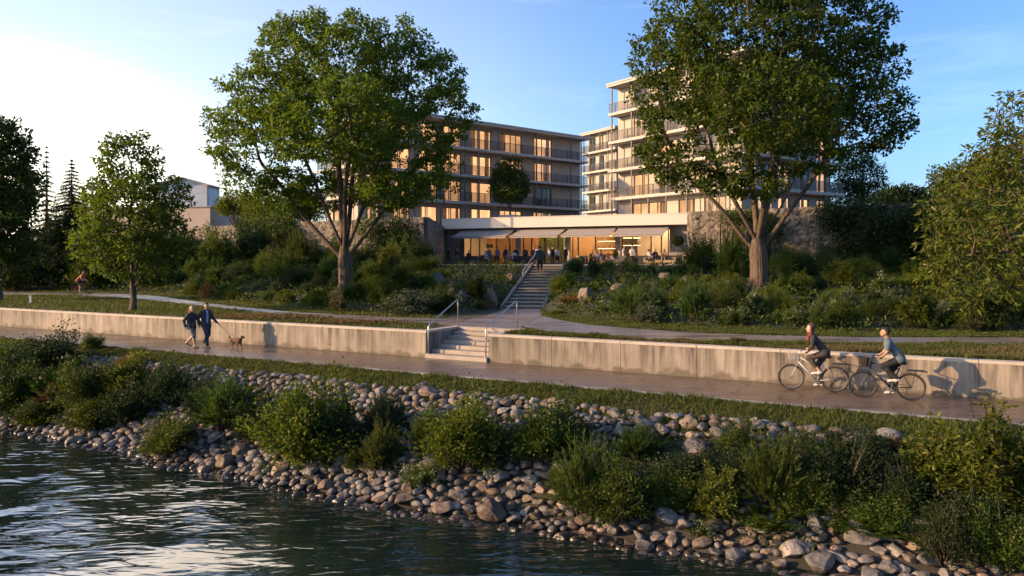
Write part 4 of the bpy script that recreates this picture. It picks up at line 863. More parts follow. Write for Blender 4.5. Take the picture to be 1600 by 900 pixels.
FOL = {
 'maple': [(0.045, 0.093, 0.010), (0.072, 0.127, 0.012), (0.102, 0.157, 0.016), (0.059, 0.111, 0.012)],
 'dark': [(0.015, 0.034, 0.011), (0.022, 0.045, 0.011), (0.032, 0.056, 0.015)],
 'leafy': [(0.030, 0.063, 0.009), (0.046, 0.085, 0.011), (0.066, 0.108, 0.014), (0.087, 0.108, 0.015)],
 'bright': [(0.055, 0.094, 0.008), (0.086, 0.126, 0.010), (0.124, 0.137, 0.014)],
 'feather': [(0.040, 0.085, 0.020), (0.055, 0.110, 0.024), (0.080, 0.136, 0.032)],
 'bluish': [(0.027, 0.050, 0.026), (0.039, 0.065, 0.035), (0.053, 0.079, 0.044)],
 'grass': [(0.037, 0.074, 0.012), (0.056, 0.097, 0.017), (0.108, 0.119, 0.033), (0.041, 0.083, 0.013)],
 'tan': [(0.160, 0.110, 0.060), (0.220, 0.150, 0.085), (0.120, 0.090, 0.050), (0.270, 0.190, 0.120)],
 'broad': [(0.051, 0.088, 0.011), (0.086, 0.123, 0.014), (0.164, 0.162, 0.029), (0.067, 0.104, 0.014)],
 'silver': [(0.080, 0.110, 0.068), (0.112, 0.150, 0.096), (0.060, 0.085, 0.052)],
 'bronze': [(0.038, 0.055, 0.018), (0.054, 0.072, 0.023), (0.026, 0.065, 0.013)],
 'orange': [(0.240, 0.120, 0.030), (0.300, 0.170, 0.050), (0.130, 0.090, 0.030)],
 'conifer': [(0.011, 0.026, 0.011), (0.018, 0.036, 0.014), (0.024, 0.044, 0.018)],
 'white': [(0.620, 0.620, 0.580), (0.700, 0.700, 0.660)],
 'pink': [(0.360, 0.170, 0.130), (0.300, 0.190, 0.120)],
}
for k, c in FOL.items():
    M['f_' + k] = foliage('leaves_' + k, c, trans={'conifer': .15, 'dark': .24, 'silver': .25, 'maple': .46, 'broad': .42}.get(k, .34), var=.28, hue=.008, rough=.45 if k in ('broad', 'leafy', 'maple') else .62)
M['bark'] = surf('bark', (.115, .082, .058), (.05, .035, .026), 5, .95, bump=1.0, bscale=9, stretch=(1.6, 1.6, .3), bdist=.08, c3=(.16, .115, .085))
M['stem'] = surf('twig', (.09, .07, .04), (.06, .045, .028), 5, .9)

# ------------------------------------------------------------------ shrubs: shoots rising from a crown base to a lumpy shell
def shrub_mesh(seed, shoots=160, lps=22, L=.06, W=.03, r=.6, h=1.0, f0=.3, ang=.9, droop=.1, jit=.05, top=.5, lump=.28, tip=1.0, up=.18, spike=0, low=.0):
    rng = np.random.default_rng(seed); g = Geo()
    az = rng.uniform(0, 2 * math.pi, shoots); ct = rng.uniform(low, 1, shoots) ** top; st_ = np.sqrt(1 - ct ** 2)
    lob = 1 + lump * (np.sin(az * 2 + rng.uniform(0, 6)) * .5 + np.sin(az * 3 + ct * 5 + rng.uniform(0, 6)) * .5 + np.sin(az * 5 - ct * 7) * .3)
    rad = rng.uniform(.62, 1.0, shoots) * lob
    if spike: rad *= 1 + spike * rng.random(shoots) ** 4
    tg = np.stack([np.cos(az) * st_ * r * rad, np.sin(az) * st_ * r * rad, ct * h * rad + .03], -1)
    bs = tg * np.array([.22, .22, 0]) + rng.normal(0, .04, (shoots, 3)) * np.array([1, 1, 0])
    s = rng.uniform(f0 ** .8, 1, (shoots, lps)) ** .8
    def pt(s):
        s = s[..., None]; p = bs[:, None] + (tg - bs)[:, None] * s
        p = p + np.stack([0 * s[..., 0], 0 * s[..., 0], droop * 2.2 * s[..., 0] * (1 - s[..., 0])], -1); return p
    P = pt(s); T = unit(pt(np.minimum(s + .03, 1.03)) - P)
    P = P + rng.normal(0, jit, P.shape) * np.array([1, 1, .8])
    D = unit(T + ang * unit(rng.normal(0, 1, P.shape)))
    n = shoots * lps
    LL = L * rng.uniform(.6, 1.25, n) * (1 - (1 - tip) * s.ravel())
    V, Tt = leaf_geo(P.reshape(-1, 3), D.reshape(-1, 3), LL, W / L * LL, rng, up); V[:, 2] = np.maximum(V[:, 2], .005); g.tri(V, Tt)
    gs = Geo(); q = np.linspace(0, 1, 4)
    PP = pt(np.tile(q, (shoots, 1)))
    tubes_np(gs, [(PP[i], np.array([.011, .009, .006, .002]) * (1.2 if h > .8 else .8)) for i in range(0, shoots, 2)])
    return g, gs, rng, tg
def grass_mesh(seed, n=420, h=1.0, r=.55, W=.022, arch=.5, lean=.5):
    rng = np.random.default_rng(seed); g = Geo(); az = rng.uniform(0, 6.283, n); le = rng.uniform(.05, lean, n); hh = h * rng.uniform(.5, 1.05, n)
    b = np.stack([np.cos(az), np.sin(az), 0 * az], -1); base = b * rng.uniform(0, .22, (n, 1)) * r; q = np.array([0, .35, .7, 1.0])
    V = []; S = np.stack([-np.sin(az), np.cos(az), 0 * az], -1); S = unit(S + rng.normal(0, .4, S.shape))
    for k, t in enumerate(q):
        p = base + b * (r * (le * t + arch * rng.uniform(.7, 1.3, n) * t ** 2.2))[:, None] + np.array([0, 0, 1]) * (hh * (t - arch * .45 * t ** 2.4))[:, None]
        w = W * (1 - t) ** .6 + .002
        V += [p - S * w / 2, p + S * w / 2]
    V = np.stack(V, 1); o = np.arange(n)[:, None] * 8
    Q = np.concatenate([o + [0, 1, 3, 2], o + [2, 3, 5, 4], o + [4, 5, 7, 6]], 0); g.quad(V.reshape(-1, 3), Q); return g
def fern_mesh(seed, n=26, L=1.0):
    rng = np.random.default_rng(seed); g = Geo()
    for i in range(n):
        az = rng.uniform(0, 6.283); le = rng.uniform(.35, 1.0); l = L * rng.uniform(.6, 1); q = np.linspace(.12, 1, 16)
        b = np.array([math.cos(az), math.sin(az), 0]); P = b * (l * le * q)[:, None] * .8 + np.array([0, 0, 1]) * (l * (q - .62 * le * q ** 2))[:, None]
        T = unit(np.gradient(P, axis=0)); S = np.array([-b[1], b[0], 0])
        w = l * .20 * np.sin(np.clip(q * 1.05, 0, 1) * math.pi) ** .6 + .01
        for s in (-1, 1):
            D = unit(S * s + T * .55 + rng.normal(0, .1, P.shape)); V, Tt = leaf_geo(P, D, w, w * .32, rng, 1.2); g.tri(V, Tt)
    return g

PROTO = {}
def proto(kind, seeds, fn, mat, stem=True, extra=None):
    out = []
    for sd_ in seeds:
        r = fn(sd_); g, gs = (r[0], r[1]) if isinstance(r, tuple) else (r, None)
        out.append((g.mesh(kind, [M[mat]]), gs.mesh(kind + '_stems', [M['stem']]) if gs and stem else None, extra(r) if extra else None))
    PROTO[kind] = out
def blossoms(n, L, mat, flat=1.0):
    def f(r):
        rng, tg = r[2], r[3]; idx = rng.choice(len(tg), min(n, len(tg)), False); P = np.repeat(tg[idx] * 1.02, 6, 0) + rng.normal(0, L * .9, (min(n, len(tg)) * 6, 3))
        V, T = leaf_geo(P, rng.normal(0, 1, P.shape), L, L * .8, rng, 1.5); g = Geo(); g.tri(V, T); return g.mesh('blossoms', [M[mat]])
    return f
proto('leafy', (1, 2, 3), lambda s: shrub_mesh(s, 300, 30, .06, .03, lump=.42, spike=.12), 'f_leafy')
proto('bright', (4, 5), lambda s: shrub_mesh(s, 300, 30, .056, .029, lump=.44, spike=.1), 'f_bright')
proto('dark', (6, 7, 8), lambda s: shrub_mesh(s, 280, 30, .062, .028, lump=.42, spike=.12), 'f_dark')
proto('feather', (9, 10), lambda s: shrub_mesh(s, 330, 34, .085, .012, ang=.35, f0=.25, jit=.012, lump=.3, droop=.12), 'f_feather')
proto('bluish', (11, 12), lambda s: shrub_mesh(s, 300, 32, .07, .012, ang=.5, f0=.25, jit=.012, lump=.25), 'f_bluish')
proto('broad', (13, 14), lambda s: shrub_mesh(s, 300, 26, .085, .034, ang=1.2, f0=.35, jit=.03, droop=.18, lump=.40, up=.3), 'f_broad')
proto('spiky', (15, 16), lambda s: shrub_mesh(s, 260, 34, .10, .014, ang=.45, f0=.15, jit=.01, top=.4, spike=.3, lump=.25, r=.52), 'f_grass')
proto('grass', (17, 18), lambda s: grass_mesh(s), 'f_grass', False)
proto('tan', (19, 20), lambda s: shrub_mesh(s, 300, 30, .09, .008, ang=.25, f0=.3, jit=.01, lump=.12, droop=.25), 'f_tan', False)
proto('mound', (21, 22), lambda s: shrub_mesh(s, 420, 22, .045, .022, h=.62, f0=.6, lump=.15, jit=.03), 'f_bright', False)
proto('silver', (23, 24), lambda s: shrub_mesh(s, 150, 24, .085, .034, lump=.4, jit=.04, h=.8, r=.7), 'f_silver')
proto('bronze', (25, 26), lambda s: shrub_mesh(s, 260, 28, .05, .022, lump=.34, ang=.7), 'f_bronze')
proto('fern', (27, 28), lambda s: fern_mesh(s, 34), 'f_leafy', False)
proto('flower', (29, 30), lambda s: shrub_mesh(s, 180, 24, .07, .030, h=.8, lump=.3), 'f_leafy', True, blossoms(70, .038, 'f_white'))
proto('pinkflower', (31,), lambda s: shrub_mesh(s, 180, 24, .06, .022, h=.8, lump=.3, spike=.3), 'f_bronze', True, blossoms(60, .05, 'f_pink'))
proto('orange', (32,), lambda s: shrub_mesh(s, 120, 20, .08, .04, h=.5, r=.8, lump=.4), 'f_orange', True)
proto('conic', (33, 34), lambda s: shrub_mesh(s, 360, 30, .07, .016, ang=.5, jit=.012, top=.3, r=.42, h=1.15, lump=.25, spike=.25), 'f_conifer')

# ------------------------------------------------------------------ big trees by space colonisation
def colonize(starts, parents, attr, D=.42, kill=.62, infl=3.2, iters=70, rng=None):
    P = [np.array(p) for p in starts]; par = list(parents); att = np.array(attr); alive = np.ones(len(att), bool)
    for it in range(iters):
        n = len(P); kd = kdtree.KDTree(n)
        for i, p in enumerate(P): kd.insert(p, i)
        kd.balance(); acc = {}; grew = False
        for ai in np.nonzero(alive)[0]:
            co, i, d = kd.find(att[ai])
            if d < kill: alive[ai] = False; continue
            if d < infl * (3 if it < 6 else 1): 
                v = (att[ai] - P[i]) / d; acc[i] = acc.get(i, 0) + v
        if not acc: break
        for i, v in acc.items():
            v = v / (np.linalg.norm(v) + 1e-9) + rng.normal(0, .12, 3) + np.array([0, 0, .06]); v /= np.linalg.norm(v)
            q = P[i] + v * D
            if kd.find(q)[2] < D * .55: continue
            P.append(q); par.append(i); grew = True
        if not grew or len(P) > 9000: break
    return np.array(P), np.array(par)
def blobs_sample(blobs, n, rng, shell=.55):
    """points in a union of ellipsoids (c, r3), thicker towards the shell"""
    vol = np.array([np.prod(b[1]) for b in blobs]); k = rng.choice(len(blobs), n * 4, p=vol ** .8 / (vol ** .8).sum())
    C = np.array([b[0] for b in blobs])[k]; Rr = np.array([b[1] for b in blobs])[k]
    u_ = unit(rng.normal(0, 1, (n * 4, 3))); q = rng.uniform(shell ** 3, 1, (n * 4, 1)) ** (1 / 3)
    P = C + u_ * q * Rr
    keep = np.ones(len(P), bool)
    for (c, r) in blobs:   # drop points deep inside another blob
        keep &= (((P - c) / r) ** 2).sum(1) > (shell * .55) ** 2
    return P[keep][:n]
TN = []
def big_tree(name, label, base, blobs, fork_z, limbs, r0, seed, leafmat, n_attr=1500, spray=42, L=.21, W=.135, group=None, sprayr=.40, kill=.5, inner=.5, clump=.8, thin=.66):
    """limbs: list of target points for the main limbs rising from the fork"""
    rng = np.random.default_rng(seed); base = np.array(base, float)
    t = empty(name, base); tag(t, label, 'tree', group)
    P = [np.array([0, 0, -.4]) + base]; par = [-1]
    nst = 10; fk = np.array(limbs[0]) if False else None
    for i in range(1, nst + 1):
        q = i / nst; P.append(base + np.array([.10 * math.sin(q * 3.0), .06 * math.sin(q * 2), -.4 + (fork_z + .4) * q])); par.append(len(P) - 2)
    fk_i = len(P) - 1
    for (off, tgt) in limbs:
        st_i = fk_i - off; a = P[st_i]; tg = np.array(tgt, float); prev = st_i; L_ = np.linalg.norm(tg - a); k = max(int(L_ / .45), 3)
        mid = a + (tg - a) * .45 + np.array([0, 0, -.06 * L_]); mid[:2] -= (tg - a)[:2] * .06
        ph = rng.uniform(0, 6, 3)
        for i in range(1, k + 1):
            q = i / k; p = (1 - q) ** 2 * a + 2 * q * (1 - q) * mid + q * q * tg + .10 * np.sin(q * 7 + ph) * q; P.append(p); par.append(prev); prev = len(P) - 1
    att = blobs_sample(blobs, n_attr, rng, inner)
    N, PR = colonize(P, par, att, rng=rng, kill=kill)
    n = len(N); ch = [[] for _ in range(n)]
    for i in range(1, n): ch[PR[i]].append(i)
    e = 2.35; rad = np.zeros(n); tip = .011
    order = np.argsort(-np.array([0] * n)) ; depth = np.zeros(n, int)
    for i in range(1, n): depth[i] = depth[PR[i]] + 1
    for i in np.argsort(-depth, kind='stable'):
        rad[i] = (sum(rad[c] ** e for c in ch[i]) + (tip ** e if not ch[i] else .18 * tip ** e)) ** (1 / e)
    k_ = r0 / rad[nst // 2 + 1]; big = rad / rad.max()
    rad = np.where(rad < .03, rad, .03 + (rad - .03) * (r0 - .03) / max(rad[nst // 2] - .03, 1e-3))
    rad = np.where((np.arange(n) > fk_i) & (rad > .06), .06 + (rad - .06) * thin, rad)
    flare = np.clip(1.0 - (N[:, 2] - base[2]) / .9, 0, 1.4); trunk = np.arange(n) <= fk_i
    rad = np.where(trunk, rad * (1 + .38 * flare ** 2), rad)
    g = Geo(); done = np.zeros(n, bool)
    heads = [0] + [c for i in range(n) for c in sorted(ch[i], key=lambda c: -rad[c])[1:]]
    for h0 in heads:
        pth = [PR[h0]] if h0 else []; i = h0
        while True:
            pth.append(i)
            if not ch[i]: break
            i = max(ch[i], key=lambda c: rad[c])
        rr = rad[pth].copy()
        if h0: rr[0] = min(rr[0], rr[1] * 1.25)
        if len(pth) < 2: continue
        R0 = rr.max(); sides = 14 if R0 > .2 else 9 if R0 > .09 else 5 if R0 > .03 else 3
        tubes_np(g, [(N[pth], np.maximum(rr, .007))], sides)
    gV = np.concatenate(g.V)
    lm = g.mesh('trunk', [M['bark']], smooth=True); off = np.array(base); 
    co = gV - off; lm.vertices.foreach_set('co', co.astype(np.float32).ravel()); lm.update()
    link('trunk', lm, t)
    # leaves round the thin twigs
    tw = np.nonzero((rad < .026) & (depth > nst + 3))[0]; tw = tw[rng.random(len(tw)) < clump]
    C = np.repeat(N[tw], spray, 0); m = len(C)
    dv = unit(rng.normal(0, 1, (m, 3)) * np.array([1, 1, .6])); szc = np.repeat(rng.uniform(.7, 1.35, len(tw)), spray)[:, None]; Pp = C + dv * np.array([1, 1, .75]) * sprayr * szc * rng.uniform(.1, 1, (m, 1)) ** .7
    D = unit(dv + rng.normal(0, .5, (m, 3)) + np.array([0, 0, -.25])); LL = L * rng.uniform(.6, 1.2, m)
    V, T = leaf_geo(Pp - off, D, LL, W / L * LL, rng, .15); gl_ = Geo(); gl_.tri(V, T); link('crown', gl_.mesh('crown', [M[leafmat]]), t)
    TN.append((len(N), m)); print('TREE', len(N), len(tw), m); return t, len(N), m
def pb(px, py, rx, ry, d, rd=None, dd=0.0):
    """crown lobe seen at px,py with half sizes rx,ry (photo pixels) at depth d+dd"""
    D = d + dd; s = D / F; return (at(px, py, D), np.array([rx * s, (rd if rd else (rx + ry) / 2) * s, ry * s]))

# left big tree
d = 44.0; bz = hit(537, 462); B1 = np.array([at(537, 0, d)[0], d, z_ground(at(537, 0, d)[0], d)])
bl = [pb(530, 95, 135, 78, d), pb(420, 150, 80, 62, d, dd=-1.5), pb(375, 185, 62, 40, d, dd=1), pb(640, 120, 85, 62, d, dd=1), pb(690, 180, 58, 52, d, dd=-1), pb(640, 245, 85, 60, d, dd=1.5),
      pb(405, 250, 72, 46, d, dd=-1), pb(455, 55, 55, 36, d), pb(600, 60, 70, 34, d), pb(530, 190, 120, 75, d, dd=-4), pb(520, 180, 120, 80, d, dd=4), pb(440, 300, 72, 36, d, dd=1), pb(620, 300, 70, 32, d, dd=-2), pb(385, 285, 48, 26, d, dd=-.5), pb(360, 225, 44, 34, d), pb(500, 300, 70, 34, d, dd=2.5), pb(690, 290, 40, 26, d)]
lim = [(0, at(470, 235, d - 1)), (0, at(525, 170, d + 1)), (1, at(605, 215, d - .5)), (1, at(560, 210, d + 2.5)), (2, at(410, 260, d + 1.0)), (2, at(650, 260, d + 1)), (0, at(545, 200, d - 3))]
TREE1 = (big_tree('broadleaf_tree', 'big spreading broadleaf tree with forked trunk in the planting left of the upper stairs', B1, bl, at(0, 392, d)[2] - B1[2], lim, .40, 1, 'f_maple', 3700)[1:])
# right big tree
d = 38.0; B2 = np.array([at(1183, 0, d)[0], d, z_ground(at(1183, 0, d)[0], d)])
bl = [pb(1190, 60, 150, 95, d), pb(1080, 110, 80, 85, d, dd=-1), pb(1060, 215, 62, 62, d, dd=-1), pb(1040, 60, 50, 50, d), pb(1310, 110, 100, 75, d, dd=1), pb(1370, 160, 58, 48, d, dd=-.5), pb(1330, 205, 90, 42, d, dd=1), pb(1200, -30, 160, 60, d), pb(1200, 170, 130, 80, d, dd=-4), pb(1210, 150, 130, 90, d, dd=4), pb(1120, 270, 60, 36, d, dd=-2), pb(1270, 250, 70, 30, d, dd=-2), pb(1080, 20, 70, 40, d), pb(1340, 40, 60, 50, d), pb(1030, 240, 40, 44, d), pb(1020, 130, 36, 60, d), pb(1090, 285, 60, 26, d, dd=1), pb(1180, 285, 70, 26, d, dd=-2.5), pb(1400, 200, 36, 26, d)]
lim = [(0, at(1120, 260, d - 1)), (0, at(1170, 200, d + 1.5)), (0, at(1215, 220, d - 2)), (1, at(1262, 240, d - .5)), (1, at(1225, 180, d + 2)), (2, at(1080, 275, d + .5)), (2, at(1300, 235, d + 1))]
print(big_tree('broadleaf_tree', 'tallest broadleaf tree with thick forked trunk, in front of the right apartment block', B2, bl, at(0, 378, d)[2] - B2[2], lim, .42, 2, 'f_maple', 4000)[1:])
# young lawn tree on the left
d = 39.7; X = at(205, 0, d)[0]; B3 = np.array([X, d, TOPZ])
bl = [pb(200, 250, 45, 50, d), pb(205, 310, 75, 50, d), pb(165, 380, 50, 42, d, dd=-.8), pb(245, 370, 60, 50, d, dd=.5), pb(205, 390, 80, 40, d, dd=1), pb(205, 330, 60, 60, d, dd=-1.5), pb(150, 330, 32, 36, d), pb(260, 305, 40, 35, d), pb(205, 420, 70, 25, d, dd=-1)]
lim = [(0, at(203, 290, d)), (1, at(185, 360, d - .8)), (1, at(230, 350, d + .8)), (2, at(165, 400, d)), (2, at(250, 395, d - .3))]
big_tree('broadleaf_tree', 'young rounded broadleaf tree standing on the lawn behind the left retaining wall', B3, bl, at(0, 440, d)[2] - B3[2], lim, .15, 3, 'f_maple', 2700, spray=34, L=.21, W=.125, kill=.45, sprayr=.36)
# dark tree cut by the left edge
d = 50.0; X = at(-6, 0, d)[0]; B4 = np.array([X, d, TOPZ])
bl = [pb(-40, 260, 80, 85, d), pb(18, 275, 40, 70, d), pb(-14, 340, 70, 50, d, dd=-1), pb(14, 385, 48, 45, d), pb(-60, 370, 60, 55, d), pb(0, 215, 40, 40, d), pb(0, 300, 54, 70, d, dd=3)]
lim = [(0, at(-10, 270, d)), (1, at(20, 330, d - 1)), (1, at(-40, 330, d + 1)), (2, at(30, 380, d + 1)), (2, at(-50, 390, d))]
big_tree('broadleaf_tree', 'dark broadleaf tree cut off by the left edge of the photo', B4, bl, at(0, 445, d)[2] - B4[2], lim, .24, 4, 'f_leafy', 1700, spray=44, L=.26, W=.15, kill=.5, sprayr=.48)
# broad-leaved tree at the right edge
d = 28.5; X = at(1610, 0, d)[0]; B5 = np.array([X, d, float(z_ground(X, d))])
bl = [pb(1600, 210, 55, 80, d), pb(1555, 300, 75, 60, d), pb(1520, 370, 80, 70, d, dd=-1), pb(1580, 380, 90, 90, d, dd=-1.5), pb(1540, 440, 80, 50, d, dd=-1), pb(1480, 320, 40, 40, d), pb(1640, 300, 80, 120, d, dd=1), pb(1480, 420, 42, 40, d), pb(1580, 300, 80, 100, d, dd=1.8)]
lim = [(0, at(1605, 250, d)), (1, at(1560, 330, d - .6)), (1, at(1630, 320, d + 1)), (2, at(1530, 400, d - .8)), (2, at(1600, 400, d - 1)), (2, at(1570, 370, d + 1))]
big_tree('broadleaf_tree', 'yellow-green large-leaved tree cut off by the right edge of the photo', B5, bl, 1.2, lim, .20, 5, 'f_broad', 1900, spray=17, L=.28, W=.10, kill=.42, sprayr=.36)
# small dense tree in front of the left block, on the roof of the restaurant
d = 84.5; B6 = np.array([at(796, 0, d)[0], d, 8.19])
bl = [pb(796, 268, 26, 24, d), pb(783, 292, 20, 24, d), pb(808, 290, 20, 26, d), pb(796, 300, 28, 20, d, dd=-.6), pb(796, 285, 26, 30, d, dd=.8)]
big_tree('broadleaf_tree', 'small dense tree on the restaurant roof in front of the left apartment block', B6, bl, .9, [(0, at(796, 275, d)), (1, at(786, 290, d)), (1, at(806, 290, d))], .11, 6, 'f_leafy', 1700, spray=30, L=.26, W=.15, kill=.42, sprayr=.36)
mb = MB(o=(B6[0], B6[1], 0), ex=PX, ey=PY); mb.box(-1, 1, -.8, .8, 8.192, 8.55); tag(mb.build('planter', M['kerb'], bevel=.02), 'concrete planter on the restaurant roof holding the small dense tree', 'planter')

# ------------------------------------------------------------------ background trees: trunk and clumped crown
def bg_tree(name, label, base, blobs, mat, seed, n=260, spray=40, L=.34, group='trees beyond the park', tr=.16):
    rng = np.random.default_rng(seed); base = np.array(base, float); t = empty(name, base); tag(t, label, 'tree', group)
    C = blobs_sample(blobs, n, rng, .5); top = max(b[0][2] for b in blobs); cx = np.mean([b[0] for b in blobs], 0)
    g = Geo(); paths = [(np.array([[0, 0, -.3], [0, 0, (top - base[2]) * .5], (cx - base) * np.array([1, 1, 0]) + [0, 0, top - base[2]]]), np.array([tr * 1.3, tr, .03]))]
    for c in C[:26]:
        e = c - base; z0 = max(e[2] * .45, .4); paths.append((np.array([[0, 0, z0], e * np.array([.45, .45, .75]), e]), np.array([.07, .045, .015])))
    tubes_np(g, paths, 6); link('trunk', g.mesh('trunk', [M['bark']], True), t)
    C = np.repeat(C, spray, 0); m = len(C); sp = L * 2.1; dv = unit(rng.normal(0, 1, (m, 3))); P = C + dv * sp * rng.uniform(.1, 1, (m, 1)) ** .6
    LL = L * rng.uniform(.6, 1.2, m); V, T = leaf_geo(P - base, unit(dv + rng.normal(0, .6, (m, 3))), LL, LL * .55, rng, .15); g = Geo(); g.tri(V, T); link('crown', g.mesh('crown', [M[mat]]), t)
    return t
def conifer(label, px, base_py, top_py, d, halfw, mat, seed, group='dark conifers behind the lawn', tiers=26, L=.5):
    rng = np.random.default_rng(seed); X = at(px, 0, d)[0]; z0 = float(z_ground(X, d)); H = at(0, top_py, d)[2] - z0; w_ = halfw * d / F
    t = empty('conifer', (X, d, z0)); tag(t, label, 'tree', group); g = Geo()
    paths = [(np.array([[0, 0, -.2], [0, 0, H * .6], [0, 0, H]]), np.array([.2, .11, .02]))]; Ps = []; Ds = []; Ls = []
    for k in range(tiers):
        q = k / (tiers - 1); z = H * (.10 + .88 * q); r = w_ * (1 - q) ** .9 + .05; nb = int(15 - 6 * q)
        for b in range(nb):
            a = rng.uniform(0, 6.283); rr = r * rng.uniform(.7, 1.12); s = np.linspace(.12, 1, max(int(rr / .18), 4)); dr = np.array([math.cos(a), math.sin(a), 0])
            pp = dr * (rr * s)[:, None] + np.array([0, 0, 1]) * (z - .35 * rr * s ** 1.4 + .12 * rr * s ** 3)[:, None]; paths.append((pp[[0, len(pp) // 2, -1]], np.array([.03, .02, .006])))
            pp = np.repeat(pp, 13, 0) + rng.normal(0, .10, (len(pp) * 13, 3)) * (1.1 - .8 * q); Ps.append(pp); Ls.append(np.full(len(pp), 1.1 - .75 * q)); Ds.append(dr + rng.normal(0, .55, pp.shape) + np.array([0, 0, -.25]))
    g0 = Geo(); tubes_np(g0, paths, 5); link('trunk', g0.mesh('trunk', [M['bark']], True), t)
    P = np.concatenate(Ps); D = np.concatenate(Ds); LL = L * rng.uniform(.5, 1, len(P)) * np.concatenate(Ls); V, T = leaf_geo(P, D, LL, LL * .22, rng, .3); g.tri(V, T); link('crown', g.mesh('crown', [M[mat]]), t)
conifer('slender dark conifer behind the lawn, the taller and thinner of the two', 73, 440, 226, 72, 24, 'f_conifer', 41, L=.30)
conifer('dark fir with wide drooping tiers, behind the young lawn tree', 112, 440, 247, 68, 66, 'f_conifer', 42, L=.42, tiers=34)
def gz(X, d): return float(z_ground(X, d))
BG = [  # label, px, base depth, blobs (px,py,rx,ry), material
 ('dark bushy tree behind the lawn at far left', 35, 70, [(30, 400, 60, 40), (0, 380, 50, 40), (70, 420, 40, 30)], 'f_dark'),
 ('dark bushy tree filling the gap under the fir', 118, 72, [(110, 395, 45, 35), (140, 415, 45, 28), (85, 400, 35, 30)], 'f_dark'),
 ('olive bushy tree behind the young lawn tree', 190, 74, [(180, 400, 50, 34), (220, 405, 45, 30), (160, 420, 40, 24)], 'f_leafy'),
 ('dark rounded tree in front of the low beige building', 275, 76, [(270, 390, 42, 34), (300, 400, 36, 28), (245, 400, 34, 28)], 'f_dark'),
 ('pale sunlit tree behind the stone wall, right of the low beige building', 372, 98, [(372, 318, 24, 16), (352, 322, 16, 10), (392, 325, 20, 12)], 'f_bright'),
 ('yellow-green tree behind the stone wall, seen under the left big tree', 420, 92, [(412, 322, 30, 22), (440, 330, 30, 22), (400, 340, 24, 14)], 'f_bright'),
 ('green tree beside the left end of the left apartment block', 478, 88, [(470, 315, 34, 28), (495, 325, 26, 22), (455, 335, 30, 16)], 'f_leafy'),
 ('dark tree behind the right end of the right apartment block', 1345, 88, [(1345, 275, 38, 30), (1330, 300, 34, 26), (1368, 300, 24, 22), (1350, 255, 22, 16)], 'f_dark'),
 ('dark small tree behind the fieldstone wall, left of the yellow-green tree', 1420, 66, [(1420, 308, 30, 18), (1395, 315, 26, 16), (1445, 318, 24, 16)], 'f_dark'),
 ('pale twiggy tree behind the yellow-green tree at right', 1500, 60, [(1480, 280, 26, 20), (1510, 300, 40, 30), (1550, 280, 40, 40)], 'f_broad'),
 ('dark tree behind the yellow-green tree at the right edge', 1560, 52, [(1540, 360, 60, 50), (1600, 340, 60, 60)], 'f_dark'),
]
for i, (lab, px, d, bb, m_) in enumerate(BG):
    X = at(px, 0, d)[0]; bg_tree('background_tree', lab, (X, d, gz(X, d)), [pb(*q_, d) for q_ in bb], m_, 60 + i, n=170 if d > 60 else 240, L=.30)
# trees outside the frame on the left whose shade falls into it
X, Y = -30.5, 30.2; Bt = np.array([X, Y, gz(X, Y)])
# ------------------------------------------------------------------ labels that single things out
LAB = []      # (object, base phrase, zone phrase, screen x, category, group)
def want(o, base, zone, px, cat, group): LAB.append((o, base, zone, px, cat, group))
ORD = ['', 'second', 'third', 'fourth', 'fifth', 'sixth', 'seventh', 'eighth', 'ninth', 'tenth', 'eleventh', 'twelfth']
def settle_labels():
    fam = {}
    for r in LAB: fam.setdefault((r[1], r[2]), []).append(r)
    for (base, zone), rs in fam.items():
        rs.sort(key=lambda r: r[3])
        for i, r in enumerate(rs):
            lab = f'{base} {zone}'
            if len(rs) > 1 and len(rs) <= 12:
                n = len(rs)
                if n == 2: lab = f'{base} {zone}, the {"left" if i == 0 else "right"} one'
                elif i == 0: lab = f'{base} {zone}, the leftmost'
                elif i == n - 1: lab = f'{base} {zone}, the rightmost'
                else: lab = f'{base} {zone}, {ORD[i]} from left'
            tag(r[0], lab, r[4], r[5])

# ------------------------------------------------------------------ shrubs of the river bank, where the photograph has them
BUSH = []
def bush(kind, px, pby, w, h, name='bank_shrub', label=None, cat='shrub', group='shrubs on the river bank', var=None, hs=None, hit_py=None):
    """kind, centre x, base y, width and height in photo pixels"""
    g = hit(px, pby); d = g[1]; pr = PROTO[kind]; me, ms, fl = pr[(var if var is not None else random.randrange(len(pr))) % len(pr)]
    o = link(name, me, None, g - np.array([0, 0, .05])); sx = w * d / F / 1.02; sz_ = h * d / F * (.97 if px < 840 else .84)
    o.scale = (sx, sx * random.uniform(.85, 1.1), sz_); o.rotation_euler = (random.uniform(-.08, .08), random.uniform(-.08, .08), random.uniform(0, 6.28))
    if ms: link('stems', ms, o)
    if fl: link('blossoms', fl, o)
    if label: tag(o, label, cat, group)
    BUSH.append((px, pby - h / 2, w / 2, h / 2, label or kind, g)); return o
